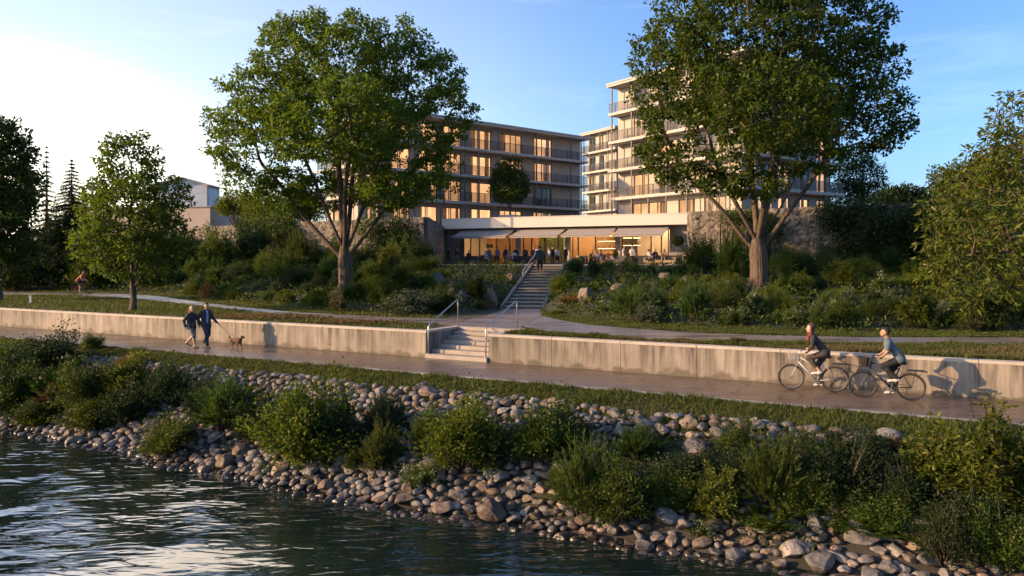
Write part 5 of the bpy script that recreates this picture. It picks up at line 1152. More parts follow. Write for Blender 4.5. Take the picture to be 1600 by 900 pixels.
for a in [
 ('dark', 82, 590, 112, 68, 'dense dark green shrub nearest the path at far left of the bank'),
 ('leafy', 8, 585, 70, 52, 'dark leafy shrub cut by the left edge, beside the path'),
 ('leafy', 25, 648, 80, 75, 'green shrub cut by the left edge, just above the shore stones'),
 ('feather', 92, 628, 90, 62, 'grey-green feathery shrub on the left bank below the dense dark one'),
 ('tan', 82, 645, 62, 48, 'rusty tan shrub on the left bank among green ones'),
 ('leafy', 150, 640, 100, 75, 'spreading leafy shrub on the left bank, left of the upper stone patch'),
 ('broad', 200, 622, 80, 62, 'long-leaved bushy plant on the left bank behind the bright low shrub'),
 ('bright', 148, 668, 85, 45, 'low bright green shrub at the top of the shore stones on the left'),
 ('dark', 265, 635, 82, 68, 'dark glossy shrub on the left bank below the dog walkers'),
 ('leafy', 143, 548, 28, 28, 'small lone sprig of a bush at the edge of the riverside path'),
 ('tan', 205, 575, 70, 22, 'low brownish tuft in the grass strip below the walking woman'),
 ('feather', 358, 670, 128, 82, 'wide olive feathery shrub left of the big bright bush'),
 ('leafy', 268, 706, 88, 56, 'rounded leafy shrub low among the shore stones on the left'),
 ('dark', 398, 690, 68, 66, 'narrow dark shrub squeezed between the olive feathery shrub and the big bright bush'),
 ('bright', 478, 718, 145, 118, 'biggest bright green bush in the middle of the left bank'),
 ('dark', 530, 712, 70, 80, 'dark shrub tucked against the right side of the big bright bush'),
 ('bluish', 602, 682, 88, 74, 'soft blue-green feathery shrub right of the big bright bush'),
 ('spiky', 594, 735, 92, 66, 'spiky grassy bush low on the bank below the blue-green shrub'),
 ('bright', 728, 728, 150, 100, 'broad rounded green bush in the centre of the bank'),
 ('leafy', 672, 700, 56, 60, 'pale-tipped twiggy shrub touching the left of the broad rounded bush'),
 ('flower', 660, 758, 58, 40, 'small weedy plant among the shore stones below the broad rounded bush'),
 ('leafy', 858, 718, 104, 104, 'upright sunlit shrub reaching the grass strip, right of the broad rounded bush'),
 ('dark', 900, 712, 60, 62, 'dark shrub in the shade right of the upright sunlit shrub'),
 ('spiky', 915, 800, 110, 120, 'tall spiky yellow-green grass bush above the shore stones'),
 ('leafy', 968, 818, 110, 110, 'dense leafy bush growing into the spiky yellow-green grass bush'),
 ('feather', 1000, 715, 88, 60, 'fine dark feathery shrub high on the bank below the path'),
 ('spiky', 878, 778, 60, 56, 'small pale grassy plant left of the tall spiky grass bush'),
 ('leafy', 1055, 795, 90, 76, 'leafy shrub between the spiky grass bush and the pale broad-leaved plant'),
 ('broad', 1112, 805, 84, 76, 'pale broad-leaved plant right of the leafy bank shrubs'),
 ('leafy', 1155, 720, 56, 62, 'thin upright sprig high on the bank beside the top stones'),
 ('spiky', 1205, 790, 120, 120, 'tall wispy grass bush on the right bank'),
 ('fern', 1200, 832, 110, 74, 'big fern arching over the shore stones on the right'),
 ('bluish', 1245, 720, 90, 62, 'blue-grey leafy shrub high on the right bank'),
 ('dark', 1310, 790, 112, 112, 'large dark leafy shrub in the middle of the right bank'),
 ('dark', 1362, 730, 96, 66, 'dark low shrub below the path on the right bank'),
 ('flower', 1392, 790, 74, 52, 'low shaded plant dotted with white flowers on the right bank'),
 ('fern', 1335, 835, 92, 56, 'small fern hanging over boulders at the right shore'),
 ('orange', 1412, 698, 72, 34, 'orange-tinged ground plant at the lower edge of the grass strip on the right'),
 ('leafy', 1440, 730, 70, 60, 'low leafy shrub behind the orange-tinged ground plant'),
 ('broad', 1520, 775, 150, 135, 'big large-leaved bush at the right edge below the path, left half'),
 ('broad', 1580, 800, 130, 160, 'big large-leaved bush cut by the right edge below the path'),
 ('broad', 1465, 775, 84, 90, 'golden large-leaved shrub at the left foot of the big right-edge bush'),
 ('bronze', 1482, 880, 116, 104, 'fine bronze-brown shrub above the shore stones at lower right'),
 ('leafy', 1570, 885, 110, 100, 'dark green shrub in the bottom right corner of the photo'),
 ('fern', 1420, 850, 80, 44, 'fern beside the bronze-brown shrub at lower right'),
 ('dark', 1170, 760, 90, 70, 'dark shrub behind the tall wispy grass bush on the right bank'),
 ('leafy', 1255, 800, 90, 80, 'leafy shrub right of the tall wispy grass bush'),
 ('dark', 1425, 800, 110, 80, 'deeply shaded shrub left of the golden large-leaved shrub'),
 ('leafy', 1375, 825, 96, 60, 'leafy shrub low on the bank below the white-flowered plant'),
 ('bluish', 1330, 700, 86, 44, 'low blue-grey shrub along the grass strip below the black bicycle'),
 ('dark', 1540, 850, 120, 90, 'dark shrub between the bronze shrub and the bottom right corner'),
 ('leafy', 1290, 745, 80, 60, 'mid-green shrub in the middle of the upper right bank'),
 ('dark', 1080, 765, 90, 66, 'dark shrub behind the pale broad-leaved plant'),
 ('dark', 200, 660, 80, 56, 'dark shrub beside the bright low shrub on the left bank'),
 ('leafy', 60, 665, 70, 40, 'small leafy shrub at the stones below the rusty tan shrub'),
 ('dark', 320, 650, 70, 60, 'dark shrub behind the wide olive feathery shrub'),
 ('leafy', 560, 735, 50, 36, 'small leafy plant left of the small spiky bush'),
 ('bluish', 770, 722, 80, 70, 'dark blue-green shrub on the right flank of the broad rounded bush'),
 ('flower', 1100, 838, 50, 36, 'small weedy plant between boulders below the pale broad-leaved plant'),
]:
    bush(a[0], *a[1:5], label=a[5])

# ------------------------------------------------------------------ stones of the shore
rs = np.random.default_rng(21)
def rock_mesh(seed):
    r_ = np.random.default_rng(seed); import bmesh
    bm = bmesh.new(); bmesh.ops.create_icosphere(bm, subdivisions=4, radius=1); V = np.array([v.co[:] for v in bm.verts])
    N = V.copy()
    for _ in range(13):      # worn facets
        nrm = unit(r_.normal(0, 1, 3)); c = r_.uniform(.52, .88); dd = V @ nrm; over = np.maximum(dd - c, 0); V = V - nrm * (over * .93)[:, None]
    ph = r_.uniform(0, 6, (6, 3)); fr_ = r_.normal(0, 1, (6, 3))
    for i in range(6):
        V = V * (1 + .055 / (1 + .3 * i) * np.sin(N @ fr_[i] * (1.2 + .7 * i) + ph[i, 0]))[:, None]
    for v, c in zip(bm.verts, V): v.co = c
    me = bpy.data.meshes.new('stone'); bm.to_mesh(me); bm.free(); me.polygons.foreach_set('use_smooth', np.ones(len(me.polygons), bool)); return me
def rock_mat(name, c1, c2, c3):
    c1, c2, c3 = (tuple(x * .85 for x in q) for q in (c1, c2, c3))
    m, nt, out = new_mat(name); p = nd(nt, 'ShaderNodeBsdfPrincipled'); nt.links.new(p.outputs[0], out.inputs[0])
    tc = nd(nt, 'ShaderNodeTexCoord'); oi = nd(nt, 'ShaderNodeObjectInfo'); g = nd(nt, 'ShaderNodeNewGeometry')
    ad = nd(nt, 'ShaderNodeVectorMath', operation='ADD'); nt.links.new(g.outputs['Position'], ad.inputs[0])
    n = nd(nt, 'ShaderNodeTexNoise'); n.inputs['Scale'].default_value = 3.2; n.inputs['Detail'].default_value = 9; n.inputs['Roughness'].default_value = .62; n.inputs['Distortion'].default_value = .8; nt.links.new(ad.outputs[0], n.inputs['Vector'])
    r = ramp(nt, [(.32, c2), (.5, c1), (.66, c3)]); nt.links.new(n.outputs[0], r.inputs[0])
    ri = nd(nt, 'ShaderNodeMath', operation='ADD'); nt.links.new(oi.outputs['Random'], ri.inputs[0]); fr_ = nd(nt, 'ShaderNodeMath', operation='FRACT'); nt.links.new(ri.outputs[0], fr_.inputs[0]); nt.links.new(g.outputs['Random Per Island'], ri.inputs[1])
    mr = nd(nt, 'ShaderNodeMapRange'); mr.inputs['To Min'].default_value = .6; mr.inputs['To Max'].default_value = 1.35; nt.links.new(fr_.outputs[0], mr.inputs[0])
    hs = nd(nt, 'ShaderNodeHueSaturation'); nt.links.new(r.outputs[0], hs.inputs['Color']); nt.links.new(mr.outputs[0], hs.inputs['Value'])
    sx = nd(nt, 'ShaderNodeSeparateXYZ'); nt.links.new(g.outputs['Position'], sx.inputs[0])     # the wet line just above the water
    nn = nd(nt, 'ShaderNodeMath', operation='MULTIPLY'); nn.inputs[1].default_value = .12; nt.links.new(n.outputs[0], nn.inputs[0]); zz = nd(nt, 'ShaderNodeMath', operation='SUBTRACT'); nt.links.new(sx.outputs['Z'], zz.inputs[0]); nt.links.new(nn.outputs[0], zz.inputs[1])
    wt = nd(nt, 'ShaderNodeMapRange'); wt.inputs['From Min'].default_value = WATER - .02; wt.inputs['From Max'].default_value = WATER + .04; nt.links.new(zz.outputs[0], wt.inputs[0])
    mx = nd(nt, 'ShaderNodeMixRGB', blend_type='MULTIPLY'); mx.inputs[0].default_value = 1; wc = ramp(nt, [(0, (.38, .36, .33)), (1, (1, 1, 1))]); nt.links.new(wt.outputs[0], wc.inputs[0]); nt.links.new(hs.outputs[0], mx.inputs[1]); nt.links.new(wc.outputs[0], mx.inputs[2])
    nt.links.new(mx.outputs[0], p.inputs['Base Color'])
    rr = nd(nt, 'ShaderNodeMapRange'); rr.inputs['To Min'].default_value = .25; rr.inputs['To Max'].default_value = .75; nt.links.new(wt.outputs[0], rr.inputs[0]); nt.links.new(rr.outputs[0], p.inputs['Roughness'])
    n2 = nd(nt, 'ShaderNodeTexNoise'); n2.inputs['Scale'].default_value = 9; n2.inputs['Detail'].default_value = 8; nt.links.new(ad.outputs[0], n2.inputs['Vector'])
    b = nd(nt, 'ShaderNodeBump'); b.inputs['Strength'].default_value = .8; b.inputs['Distance'].default_value = .045; nt.links.new(n2.outputs[0], b.inputs['Height']); nt.links.new(b.outputs[0], p.inputs['Normal'])
    return m
RK = [('grey', rock_mat('grey_stone', (.15, .135, .125), (.08, .072, .066), (.22, .20, .185))), ('tan', rock_mat('tan_stone', (.18, .135, .10), (.10, .075, .055), (.25, .195, .15))), ('brown', rock_mat('brown_stone', (.12, .085, .065), (.07, .05, .038), (.17, .13, .10)))]
protos = [rock_mesh(100 + i) for i in range(9)]
RM = {}
for i, p in enumerate(protos):
    for cn, m in RK:
        q_ = p.copy(); q_.materials.append(m); RM[(i, cn)] = q_
cand = []
rad_all = np.concatenate([[.36] * 4, rs.uniform(.23, .31, 34), rs.uniform(.16, .22, 330), rs.uniform(.10, .155, 5200), rs.uniform(.06, .10, 6500)])
from collections import defaultdict
gridh = defaultdict(list); placed = []
FIX = [(767, 812, .36), (1040, 818, .30), (630, 794, .26), (487, 745, .27), (1090, 712, .34), (1125, 690, .26), (1150, 880, .2), (1280, 890, .3), (1245, 870, .27)]
def try_put(X, Y, r_, force=False):
    k = (int(X // .8), int(Y // .8))
    if not force:
        for i in (-1, 0, 1):
            for j in (-1, 0, 1):
                for (a, b, c) in gridh[(k[0] + i, k[1] + j)]:
                    if (a - X) ** 2 + (b - Y) ** 2 < (.80 * (c + r_)) ** 2: return False
    gridh[k].append((X, Y, r_)); placed.append((X, Y, r_)); return True
for (px, py, r_) in FIX:
    g_ = hit(px, py); try_put(g_[0], g_[1], r_, True)
for r_ in rad_all:
    for _ in range(5 if r_ < .17 else 8):
        u_, v_ = rs.uniform(-31, 17), rs.uniform(-9.75, -4.75)
        X, Y = xy(u_, v_)
        px = 800 + X / Y * F
        if px < -250 or px > 2000: continue
        # the upper part of the bank is earth and plants in places
        if v_ > -6.8 and .5 + .5 * wob(u_ * .55 + 3, v_ * .8) < .18 and r_ < .3: continue
        if v_ > -5.2 and rs.random() < .5: continue
        vs_ = v_ + 9.1 - float(shore(u_))
        if vs_ < -.42 or (vs_ < -.15 and (rs.random() < .55 or r_ > .24)): continue
        if try_put(X, Y, r_): break
info = []
for (X, Y, r_) in placed:
    u_, v_ = uv(X, Y); z = float(z_bank(u_, v_)); px, py = proj((X, Y, z + r_ * .3)); pr = r_ / Y * F
    hid = any(((px - b[0]) / (b[2] * .8)) ** 2 + ((py - b[1]) / (b[3] * .8)) ** 2 < 1 and Y > b[5][1] - .5 for b in BUSH)
    info.append((pr * (.25 if hid or py > 905 or px < 0 or px > 1600 else 1), X, Y, z, r_, px, py, v_, u_))
info.sort(key=lambda t: -t[0])
landm = [(20, 'at far left'), (150, 'below the bright low shrub'), (268, 'by the leftmost shore shrub'), (398, 'below the feathery shrub'), (478, 'below the biggest bright bush'), (595, 'below the small spiky bush'), (728, 'below the rounded centre bush'), (858, 'below the upright sunlit shrub'), (940, 'below the tall grass bush'), (1090, 'below the pale plant'), (1205, 'below the big fern'), (1330, 'below the large dark shrub'), (1482, 'by the bronze shrub')]
V_all = []; F_all = []; nb = 0
pv_ = [np.array([v.co[:] for v in rock_mesh(200 + i).vertices]) for i in range(4)]
import bmesh
bm = bmesh.new(); bmesh.ops.create_icosphere(bm, subdivisions=2, radius=1); SV = np.array([v.co[:] for v in bm.verts]); SF = np.array([[v.index for v in f.verts] for f in bm.faces]); bm.free()
for k, (s_, X, Y, z, r_, px, py, v_, u_) in enumerate(info):
    sc3 = np.array([rs.uniform(1.1, 1.6), rs.uniform(.85, 1.1), rs.uniform(.55, .82)]) * r_; rz = rs.uniform(0, 6.28)
    zc = z + r_ * (.30 + .22 * rs.random())
    if z < WATER + .12: zc = max(zc, WATER - .25 * r_)
    tl = rs.normal(0, .22, 2)
    if k < 298:
        cn = rs.choice(['grey', 'tan', 'brown'], p=[.62, .24, .14])
        o = link('shore_stone', RM[(int(rs.integers(9)), cn)], None, (X, Y, zc)); o.scale = sc3; o.rotation_euler = (tl[0], tl[1], rz)
        size = 'large boulder' if r_ > .3 else 'boulder' if r_ > .215 else 'rounded stone' if r_ > .18 else 'small stone'
        lm_ = min(landm, key=lambda t: abs(t[0] - px)); where = 'at the waterline' if z < WATER + .16 else 'just above the water' if v_ < -7.9 else 'halfway up the bank' if v_ < -6.3 else 'near the grass strip'
        if v_ >= -6.3: lm_ = min([(100, 'on the left'), (330, 'below the dog walkers'), (520, 'left of the centre bush'), (760, 'behind the rounded centre bush'), (960, 'behind the tall grass bush'), (1100, 'below the silver bicycle'), (1350, 'below the black bicycle')], key=lambda t: abs(t[0] - px))
        want(o, f'{cn} {size} {where}', lm_[1], px, 'stone', 'stones along the shore')
    else:
        c, s = math.cos(rz), math.sin(rz); vv = SV * (1 + .08 * np.sin(SV @ rs.normal(0, 2.2, 3) + 1))[:, None] * sc3
        vv = vv @ np.array([[c, s, 0], [-s, c, 0], [0, 0, 1]]) + np.array([X, Y, zc]); V_all.append(vv); F_all.append(SF + nb); nb += len(SV)
org = np.array([0, 20, WATER]); cuts = np.array_split(np.arange(len(V_all)), 1)
o = link('shore_stones', mesh_np('shore_stones', np.concatenate(V_all) - org, np.concatenate(F_all), [RK[0][1]], smooth=True), None, org); tag(o, 'smaller grey and brown stones packed between the boulders of the shore', 'stones', kind='stuff')
# mix of colours in the small ones
me = o.data; me.materials.append(RK[1][1]); me.materials.append(RK[2][1]); mi = np.repeat(rs.choice(3, len(V_all), p=[.6, .25, .15]), len(SF)); me.polygons.foreach_set('material_index', mi.astype(np.int32)); me.update()

# ------------------------------------------------------------------ grass
def blades(name, label, XY, h, wd, mat, seed, lean=.45, cat='grass'):
    r_ = np.random.default_rng(seed); n = len(XY); Z = z_ground(XY[:, 0], XY[:, 1]); B = np.column_stack([XY, Z - .01])
    a = r_.uniform(0, 6.283, n); b = r_.uniform(0, 6.283, n); cl = .35 + .75 * (.5 + .5 * wob(XY[:, 0] * 2.2, XY[:, 1] * 2.2)) * (.6 + .4 * wob(XY[:, 0] * 7.3, XY[:, 1] * 6.1)) + .25 * (.5 + .5 * wob(XY[:, 0] * 11, XY[:, 1] * 13)); hh = h * cl * r_.uniform(.45, 1.1, n)
    S = np.stack([np.cos(a), np.sin(a), 0 * a], -1) * (wd * r_.uniform(.6, 1.2, n))[:, None]; Ld = np.stack([np.cos(b), np.sin(b), 0 * b], -1) * (lean * hh)[:, None]
    mid = B + Ld * .35 + np.array([0, 0, 1]) * (hh * .6)[:, None]; tip = B + Ld + np.array([0, 0, 1]) * hh[:, None]
    V = np.stack([B - S / 2, B + S / 2, mid + S * .35, tip, mid - S * .35], 1); org = np.array([XY[:, 0].mean(), XY[:, 1].mean(), 0]); o5 = np.arange(n)[:, None] * 5
    Q = (o5 + [0, 1, 2, 4]); T = o5 + [4, 2, 3]
    o = link(name, mesh_np(name, V.reshape(-1, 3) - org, [Q, T], [M[mat]]), None, org); return tag(o, label, cat, kind='stuff')
FOL2 = [(.036, .064, .012), (.058, .090, .016), (.085, .112, .022), (.14, .125, .040), (.045, .072, .014)]
M['f_turf'] = foliage('turf_blades', FOL2, .3, var=0, rough=.6)
M['f_dry'] = foliage('dry_turf_blades', [(.09, .085, .03), (.12, .10, .04), (.17, .12, .06), (.075, .085, .025), (.20, .14, .08)], .25, var=0, rough=.7)
rg = np.random.default_rng(31)
def strip_uv(n, u0, u1, v0, v1):
    u_, v_ = rg.uniform(u0, u1, n), rg.uniform(v0, v1, n); X, Y = xy(u_, v_); return np.column_stack([X, Y])
def infr(P, mg=330): 
    px = 800 + P[:, 0] / P[:, 1] * F; return P[(px > -mg) & (px < 1600 + mg)]
n = 105000; u_ = rg.uniform(-38, 20, n); v_ = VP - .07 - rg.random(n) ** 1.3 * (1.75 + .35 * wob(u_ * .9, u_ * .4)); X, Y = xy(u_, v_)
blades('grass', 'mown green grass strip between the riverside path and the bank stones', infr(np.column_stack([X, Y])), .20, .024, 'f_turf', 1)
from mathutils import geometry
def in_poly(P, poly):
    poly = np.array(poly); x, y = P[:, 0], P[:, 1]; c = np.zeros(len(P), bool); j = len(poly) - 1
    for i in range(len(poly)):
        c ^= ((poly[i, 1] > y) != (poly[j, 1] > y)) & (x < (poly[j, 0] - poly[i, 0]) * (y - poly[i, 1]) / (poly[j, 1] - poly[i, 1] + 1e-12) + poly[i, 0]); j = i
    return c
PATHS = [[(-75, 60), (-40, 58.4), (-33, 57.4), (-27.5, 53.6), (-23.6, 50.0), (-15.7, 41.5), (-9.97, 35.2), (-5.4, 32.2), (-2.72, 30.85), (-1.9, 33.5), (-5.8, 34.9), (-11.2, 38.6), (-17.6, 45.4), (-25.5, 55.5), (-28.6, 58.6), (-32, 60.6), (-40, 61.6), (-75, 63.4)],
         [(.42, 30.3), (1.2, 27.3), (2.4, 25.95), (4.5, 24.5), (7.5, 23.8), (10.6, 23.5), (15.5, 23.2), (30, 22.6), (32, 25), (17, 25.5), (11.5, 25.6), (7.6, 26.6), (5.2, 28.2), (3.0, 30.7), (2.1, 32.9), (1.4, 35.6)], pl]
def off_path(P):
    k = np.ones(len(P), bool)
    for q in PATHS: k &= ~in_poly(P, q)
    u_, v_ = uv(P[:, 0], P[:, 1]); k &= v_ > .36; k &= ~((u_ > ULo - .4) & (u_ < UHi + .4) & (v_ < VST + .1))
    l, s = stair_local(P[:, 0], P[:, 1]); k &= ~((np.abs(s) < 1.15) & (l > -.2)); return P[k]
def region(n, x0, x1, ylo, yhi):
    X = rg.uniform(x0, x1, n); lo = ylo(X); hi = yhi(X); Y = lo + (hi - lo) * rg.random(n); P = np.column_stack([X, Y])[hi > lo]; return off_path(infr(P))
wl = lambda X: OY - .55 * X + .36
ys_ = lambda X: np.interp(X, YS[:, 0], YS[:, 1])
P = region(70000, -40, -3, wl, lambda X: ys_(X) + .8); P = P[np.argsort(P[:, 0])]
blades('lawn_grass', 'sunlit park lawn behind the left retaining wall', P, .16, .045, 'f_dry' if 0 else 'f_turf', 2)
P = region(95000, -1.2, 24, wl, lambda X: np.interp(X, [-1.2, 2.4, 4.5, 10, 20], [30.4, 26, 24.6, 23.5, 22.8]))
k = (.5 + .5 * wob(P[:, 0] * .9, P[:, 1] * 1.1)) > .5
blades('verge_grass', 'green planted strip on top of the right retaining wall', P[k], .20, .028, 'f_turf', 3); blades('dry_verge', 'dry tan ground cover on top of the right retaining wall', P[~k], .17, .03, 'f_dry', 4)
P = region(66000, 1.3, 26, lambda X: np.interp(X, [1.3, 2.1, 3, 5.2, 7.6, 11.5, 17], [35.8, 33, 30.8, 28.3, 26.7, 25.7, 25.5]), lambda X: ys_(X) + .5)
blades('edge_grass', 'shaded grass edge between the right footpath and the planting', P, .14, .03, 'f_turf', 5)
# dry leaf litter patches on the left lawn
P = np.concatenate([rg.normal((-10.2, 34.4), (1.7, .7), (5200, 2)), rg.normal((-6.2, 31.2), (1.0, .4), (1800, 2))]); P = off_path(P)
g = Geo(); Z = z_ground(P[:, 0], P[:, 1]); V, T = leaf_geo(np.column_stack([P, Z + rg.uniform(.02, .16, len(P))]), rg.normal(0, 1, (len(P), 3)) * [1, 1, .3], .10, .06, rg, 1.2); g.tri(V - np.array([-10, 34, 0]), T)
tag(link('leaf_litter', g.mesh('leaf_litter', [M['f_tan']]), None, (-10, 34, 0)), 'patch of dry tan ground cover on the lawn beside the walking man', 'ground cover', kind='stuff')
# weedy ground cover on the bank between stones
n = 46000; u_ = rg.uniform(-34, 15, n); v_ = rg.uniform(-8.5, -4.8, n); k = ((.5 + .5 * wob(u_ * .55 + 3, v_ * .8)) < .34) | ((.5 + .5 * wob(u_ * 2.9 + 1, v_ * 3.3)) < .10); X, Y = xy(u_[k], v_[k]); P = infr(np.column_stack([X, Y])); Z = z_ground(P[:, 0], P[:, 1])
g = Geo(); V, T = leaf_geo(np.column_stack([P, Z + rg.uniform(.0, .28, len(P))]), rg.normal(0, 1, (len(P), 3)) + [0, 0, .8], rg.uniform(.06, .13, len(P)), .035, rg, .8); g.tri(V - np.array([0, 20, -1]), T)
tag(link('bank_weeds', g.mesh('bank_weeds', [M['f_leafy']]), None, (0, 20, -1)), 'weedy ground cover between the upper stones of the bank', 'ground cover', kind='stuff')
# ------------------------------------------------------------------ planted slope above the footpath
random.seed(5); rp = np.random.default_rng(77)
SN = {'leafy': 'leafy green shrub', 'bright': 'bright yellow-green shrub', 'dark': 'dark green shrub', 'feather': 'feathery grey-green shrub', 'bluish': 'blue-green shrub', 'broad': 'long-leaved pale shrub', 'spiky': 'spiky upright plant', 'grass': 'arching grass clump', 'tan': 'tan ornamental grass', 'mound': 'clipped round green mound', 'silver': 'silvery twiggy shrub', 'bronze': 'bronze-leaved shrub', 'fern': 'fern clump', 'flower': 'white-flowered shrub', 'pinkflower': 'pink-plumed plant', 'orange': 'orange ground plant', 'conic': 'dark conical shrub'}
def zone(px, t):
    hgt = 'at the front' if t < .18 else 'low down' if t < .42 else 'mid-slope' if t < .7 else 'high up'
    side = ('behind the lawn' if px < 200 else 'left of the round tan grass' if px < 330 else 'left of the left big trunk' if px < 537 else 'right of the left big trunk' if px < 610 else 'left of the triangular boulder' if px < 740 else 'left of the upper stairs' if px < 845 else 'right of the upper stairs' if px < 960 else 'below the restaurant end' if px < 1080 else 'left of the right big trunk' if px < 1183 else 'right of the right big trunk' if px < 1300 else 'below the ivy hedge' if px < 1430 else 'under the right-edge tree')
    return f'{hgt} {side}'
used = []
def slope_t(X, Y): 
    a = np.interp(X, YS[:, 0], YS[:, 1]); b = np.interp(X, YE[:, 0], YE[:, 1]); return (Y - a) / (b - a)
def plant(kind, X, Y, w, h, label=None, name=None):
    pr = PROTO[kind]; me, ms, fl = random.choice(pr); z = float(z_ground(X, Y))
    o = link('slope_plant', me, None, (X, Y, z - .04)); o.scale = (w / 1.22, w / 1.22 * random.uniform(.85, 1.15), h); o.rotation_euler = (random.uniform(-.1, .1), random.uniform(-.1, .1), random.uniform(0, 6.28))
    if ms and Y < 34: link('stems', ms, o)
    if fl: link('blossoms', fl, o)
    px, py = proj((X, Y, z + h * .6)); cat = 'grass' if kind in ('grass', 'tan') else 'fern' if kind == 'fern' else 'shrub'
    if label: tag(o, label, cat, 'plants on the park slope')
    else: want(o, SN[kind], zone(px, slope_t(X, Y)), px, cat, 'plants on the park slope')
    used.append((X, Y, w * .5)); return o
def plant_px(kind, px, pby, w, h, label):
    g_ = hit(px, pby, 22); s = g_[1] / F; plant(kind, g_[0], g_[1], w * s, h * s, label)
for a in [('tan', 325, 470, 28, 32, 'round tan ornamental grass beside the footpath, left of the left big tree'),
 ('silver', 640, 492, 90, 44, 'silvery twiggy shrub beside the footpath right of the left big tree'),
 ('bright', 600, 478, 60, 42, 'bright yellow-green shrub just right of the left big trunk'),
 ('pinkflower', 527, 488, 34, 40, 'pink-plumed plant at the foot of the left big trunk'),
 ('leafy', 690, 490, 34, 38, 'small green shrub left of the pale-leaved plant by the lower handrail'),
 ('flower', 706, 486, 30, 44, 'pale-leaved white-flowered plant behind the left lower handrail'),
 ('spiky', 745, 470, 46, 38, 'yellow-green spiky plant left of the triangular boulder'),
 ('orange', 752, 480, 22, 12, 'small orange plant in front of the triangular boulder'),
 ('orange', 786, 482, 16, 12, 'small orange plant at the left foot of the upper stairs'),
 ('orange', 895, 470, 44, 18, 'orange-brown mound right of the upper stairs'),
 ('bright', 872, 460, 36, 30, 'yellow-green shrub against the right side of the upper stairs'),
 ('mound', 870, 492, 32, 14, 'flat green mound at the right foot of the upper stairs'),
 ('dark', 898, 428, 28, 24, 'dark round shrub at the terrace edge right of the stair top'),
 ('bluish', 929, 436, 32, 34, 'blue-grey conical shrub at the terrace edge'),
 ('tan', 966, 436, 22, 22, 'round brown grass at the terrace edge below the sofas'),
 ('mound', 925, 455, 26, 20, 'bright round mound beside the grey boulder'),
 ('bright', 1092, 425, 66, 52, 'sunlit yellow-green shrub in front of the right stone wall end'),
 ('feather', 985, 498, 84, 58, 'feathery olive shrub beside the right footpath, left one of the front row'),
 ('silver', 1010, 505, 60, 38, 'grey twiggy shrub in the front row above the right footpath'),
 ('feather', 1090, 500, 70, 62, 'rounded olive shrub in the front row left of the right big trunk'),
 ('flower', 1150, 508, 70, 34, 'white-flowered shrub in the front row below the right big trunk'),
 ('flower', 1180, 490, 56, 40, 'taller white-flowered shrub at the foot of the right big trunk'),
 ('mound', 1320, 470, 72, 34, 'large smooth green mound right of the right big tree'),
 ('spiky', 1278, 508, 28, 34, 'bright spiky tuft behind the cycling woman'),
 ('grass', 1362, 500, 44, 44, 'arching pale grass behind the cycling man'),
 ('broad', 1430, 512, 76, 52, 'pale large-leaved shrub in the front row behind the cycling man'),
 ('pinkflower', 1512, 518, 44, 26, 'low red-pink plant at the edge of the right footpath'),
 ('dark', 1555, 515, 70, 60, 'dark shrub at the right edge behind the footpath'),
 ('dark', 612, 415, 90, 75, 'tall dark shrub against the stone wall right of the left big trunk'),
 ('leafy', 575, 410, 56, 62, 'tall leafy shrub against the stone wall beside the left big trunk'),
 ('leafy', 338, 425, 66, 62, 'tall leafy shrub below the stone wall above the round tan grass'),
 ('dark', 398, 420, 74, 70, 'tall dark shrub against the stone wall left of the left big trunk'),
 ('spiky', 468, 425, 60, 56, 'tall spiky shrub against the stone wall left of the left big trunk'),
 ('grass', 668, 428, 60, 40, 'sunlit grass clump at the corner of the left stone wall'),
 ('flower', 640, 432, 50, 40, 'pale flowered shrub below the corner of the left stone wall'),
 ('broad', 1148, 440, 60, 66, 'long-leaved shrub left of the right big trunk against the stone wall'),
 ('leafy', 1235, 435, 70, 42, 'leafy shrub right of the right big trunk against the stone wall')]:
    plant_px(*a)
def fill(n, x0, x1, kinds, t0, t1, wr, hr, gap=.72, tries=14):
    c = 0
    for _ in range(n * tries):
        if c >= n: break
        X = rp.uniform(x0, x1); a = np.interp(X, YS[:, 0], YS[:, 1]); b = np.interp(X, YE[:, 0], YE[:, 1]); t = rp.uniform(t0, t1); Y = a + (b - a) * t
        px = 800 + X / Y * F
        if px < -40 or px > 1640: continue
        l, s = stair_local(X, Y); w = rp.uniform(*wr)
        if abs(s) < 1.35 + w * .35 and l > -1: continue
        if math.hypot(X - B1[0], Y - B1[1]) < .9 or math.hypot(X - B2[0], Y - B2[1]) < .9: continue
        if any((X - q[0]) ** 2 + (Y - q[1]) ** 2 < (gap * (w * .5 + q[2])) ** 2 for q in used): continue
        plant(random.choice(kinds), X, Y, w, w * rp.uniform(*hr)); c += 1
    return c
boul = []
def boulder(px, pby, w, h, label, mi=0, sharp=False):
    g_ = hit(px, pby, 22); s = g_[1] / F; o = link('boulder', RM[(mi % 9, ['grey', 'tan', 'brown'][mi % 3])], None, g_ + np.array([0, 0, h * s * .32])); o.scale = (w * s * .5, w * s * .42, h * s * .62); o.rotation_euler = (.1, .15, mi * 1.3); tag(o, label, 'boulder', 'boulders on the park slope'); used.append((g_[0], g_[1], w * s * .55)); return o
def wedge(px, pby, w, h, label):
    import bmesh
    g_ = hit(px, pby, 22); s = g_[1] / F; me = RM[(4, 'tan')].copy(); V = np.array([v.co[:] for v in me.vertices]); k = np.clip(V[:, 2] + .6, 0, 2); V[:, 0] *= 1 - .48 * k; V[:, 1] *= 1 - .45 * k; V[:, 0] -= .22 * k
    me.vertices.foreach_set('co', V.astype(np.float32).ravel()); o = link('boulder', me, None, g_ + np.array([0, 0, h * s * .3])); o.scale = (w * s * .52, w * s * .45, h * s * .78); tag(o, label, 'boulder', 'boulders on the park slope'); used.append((g_[0], g_[1], w * s * .5))
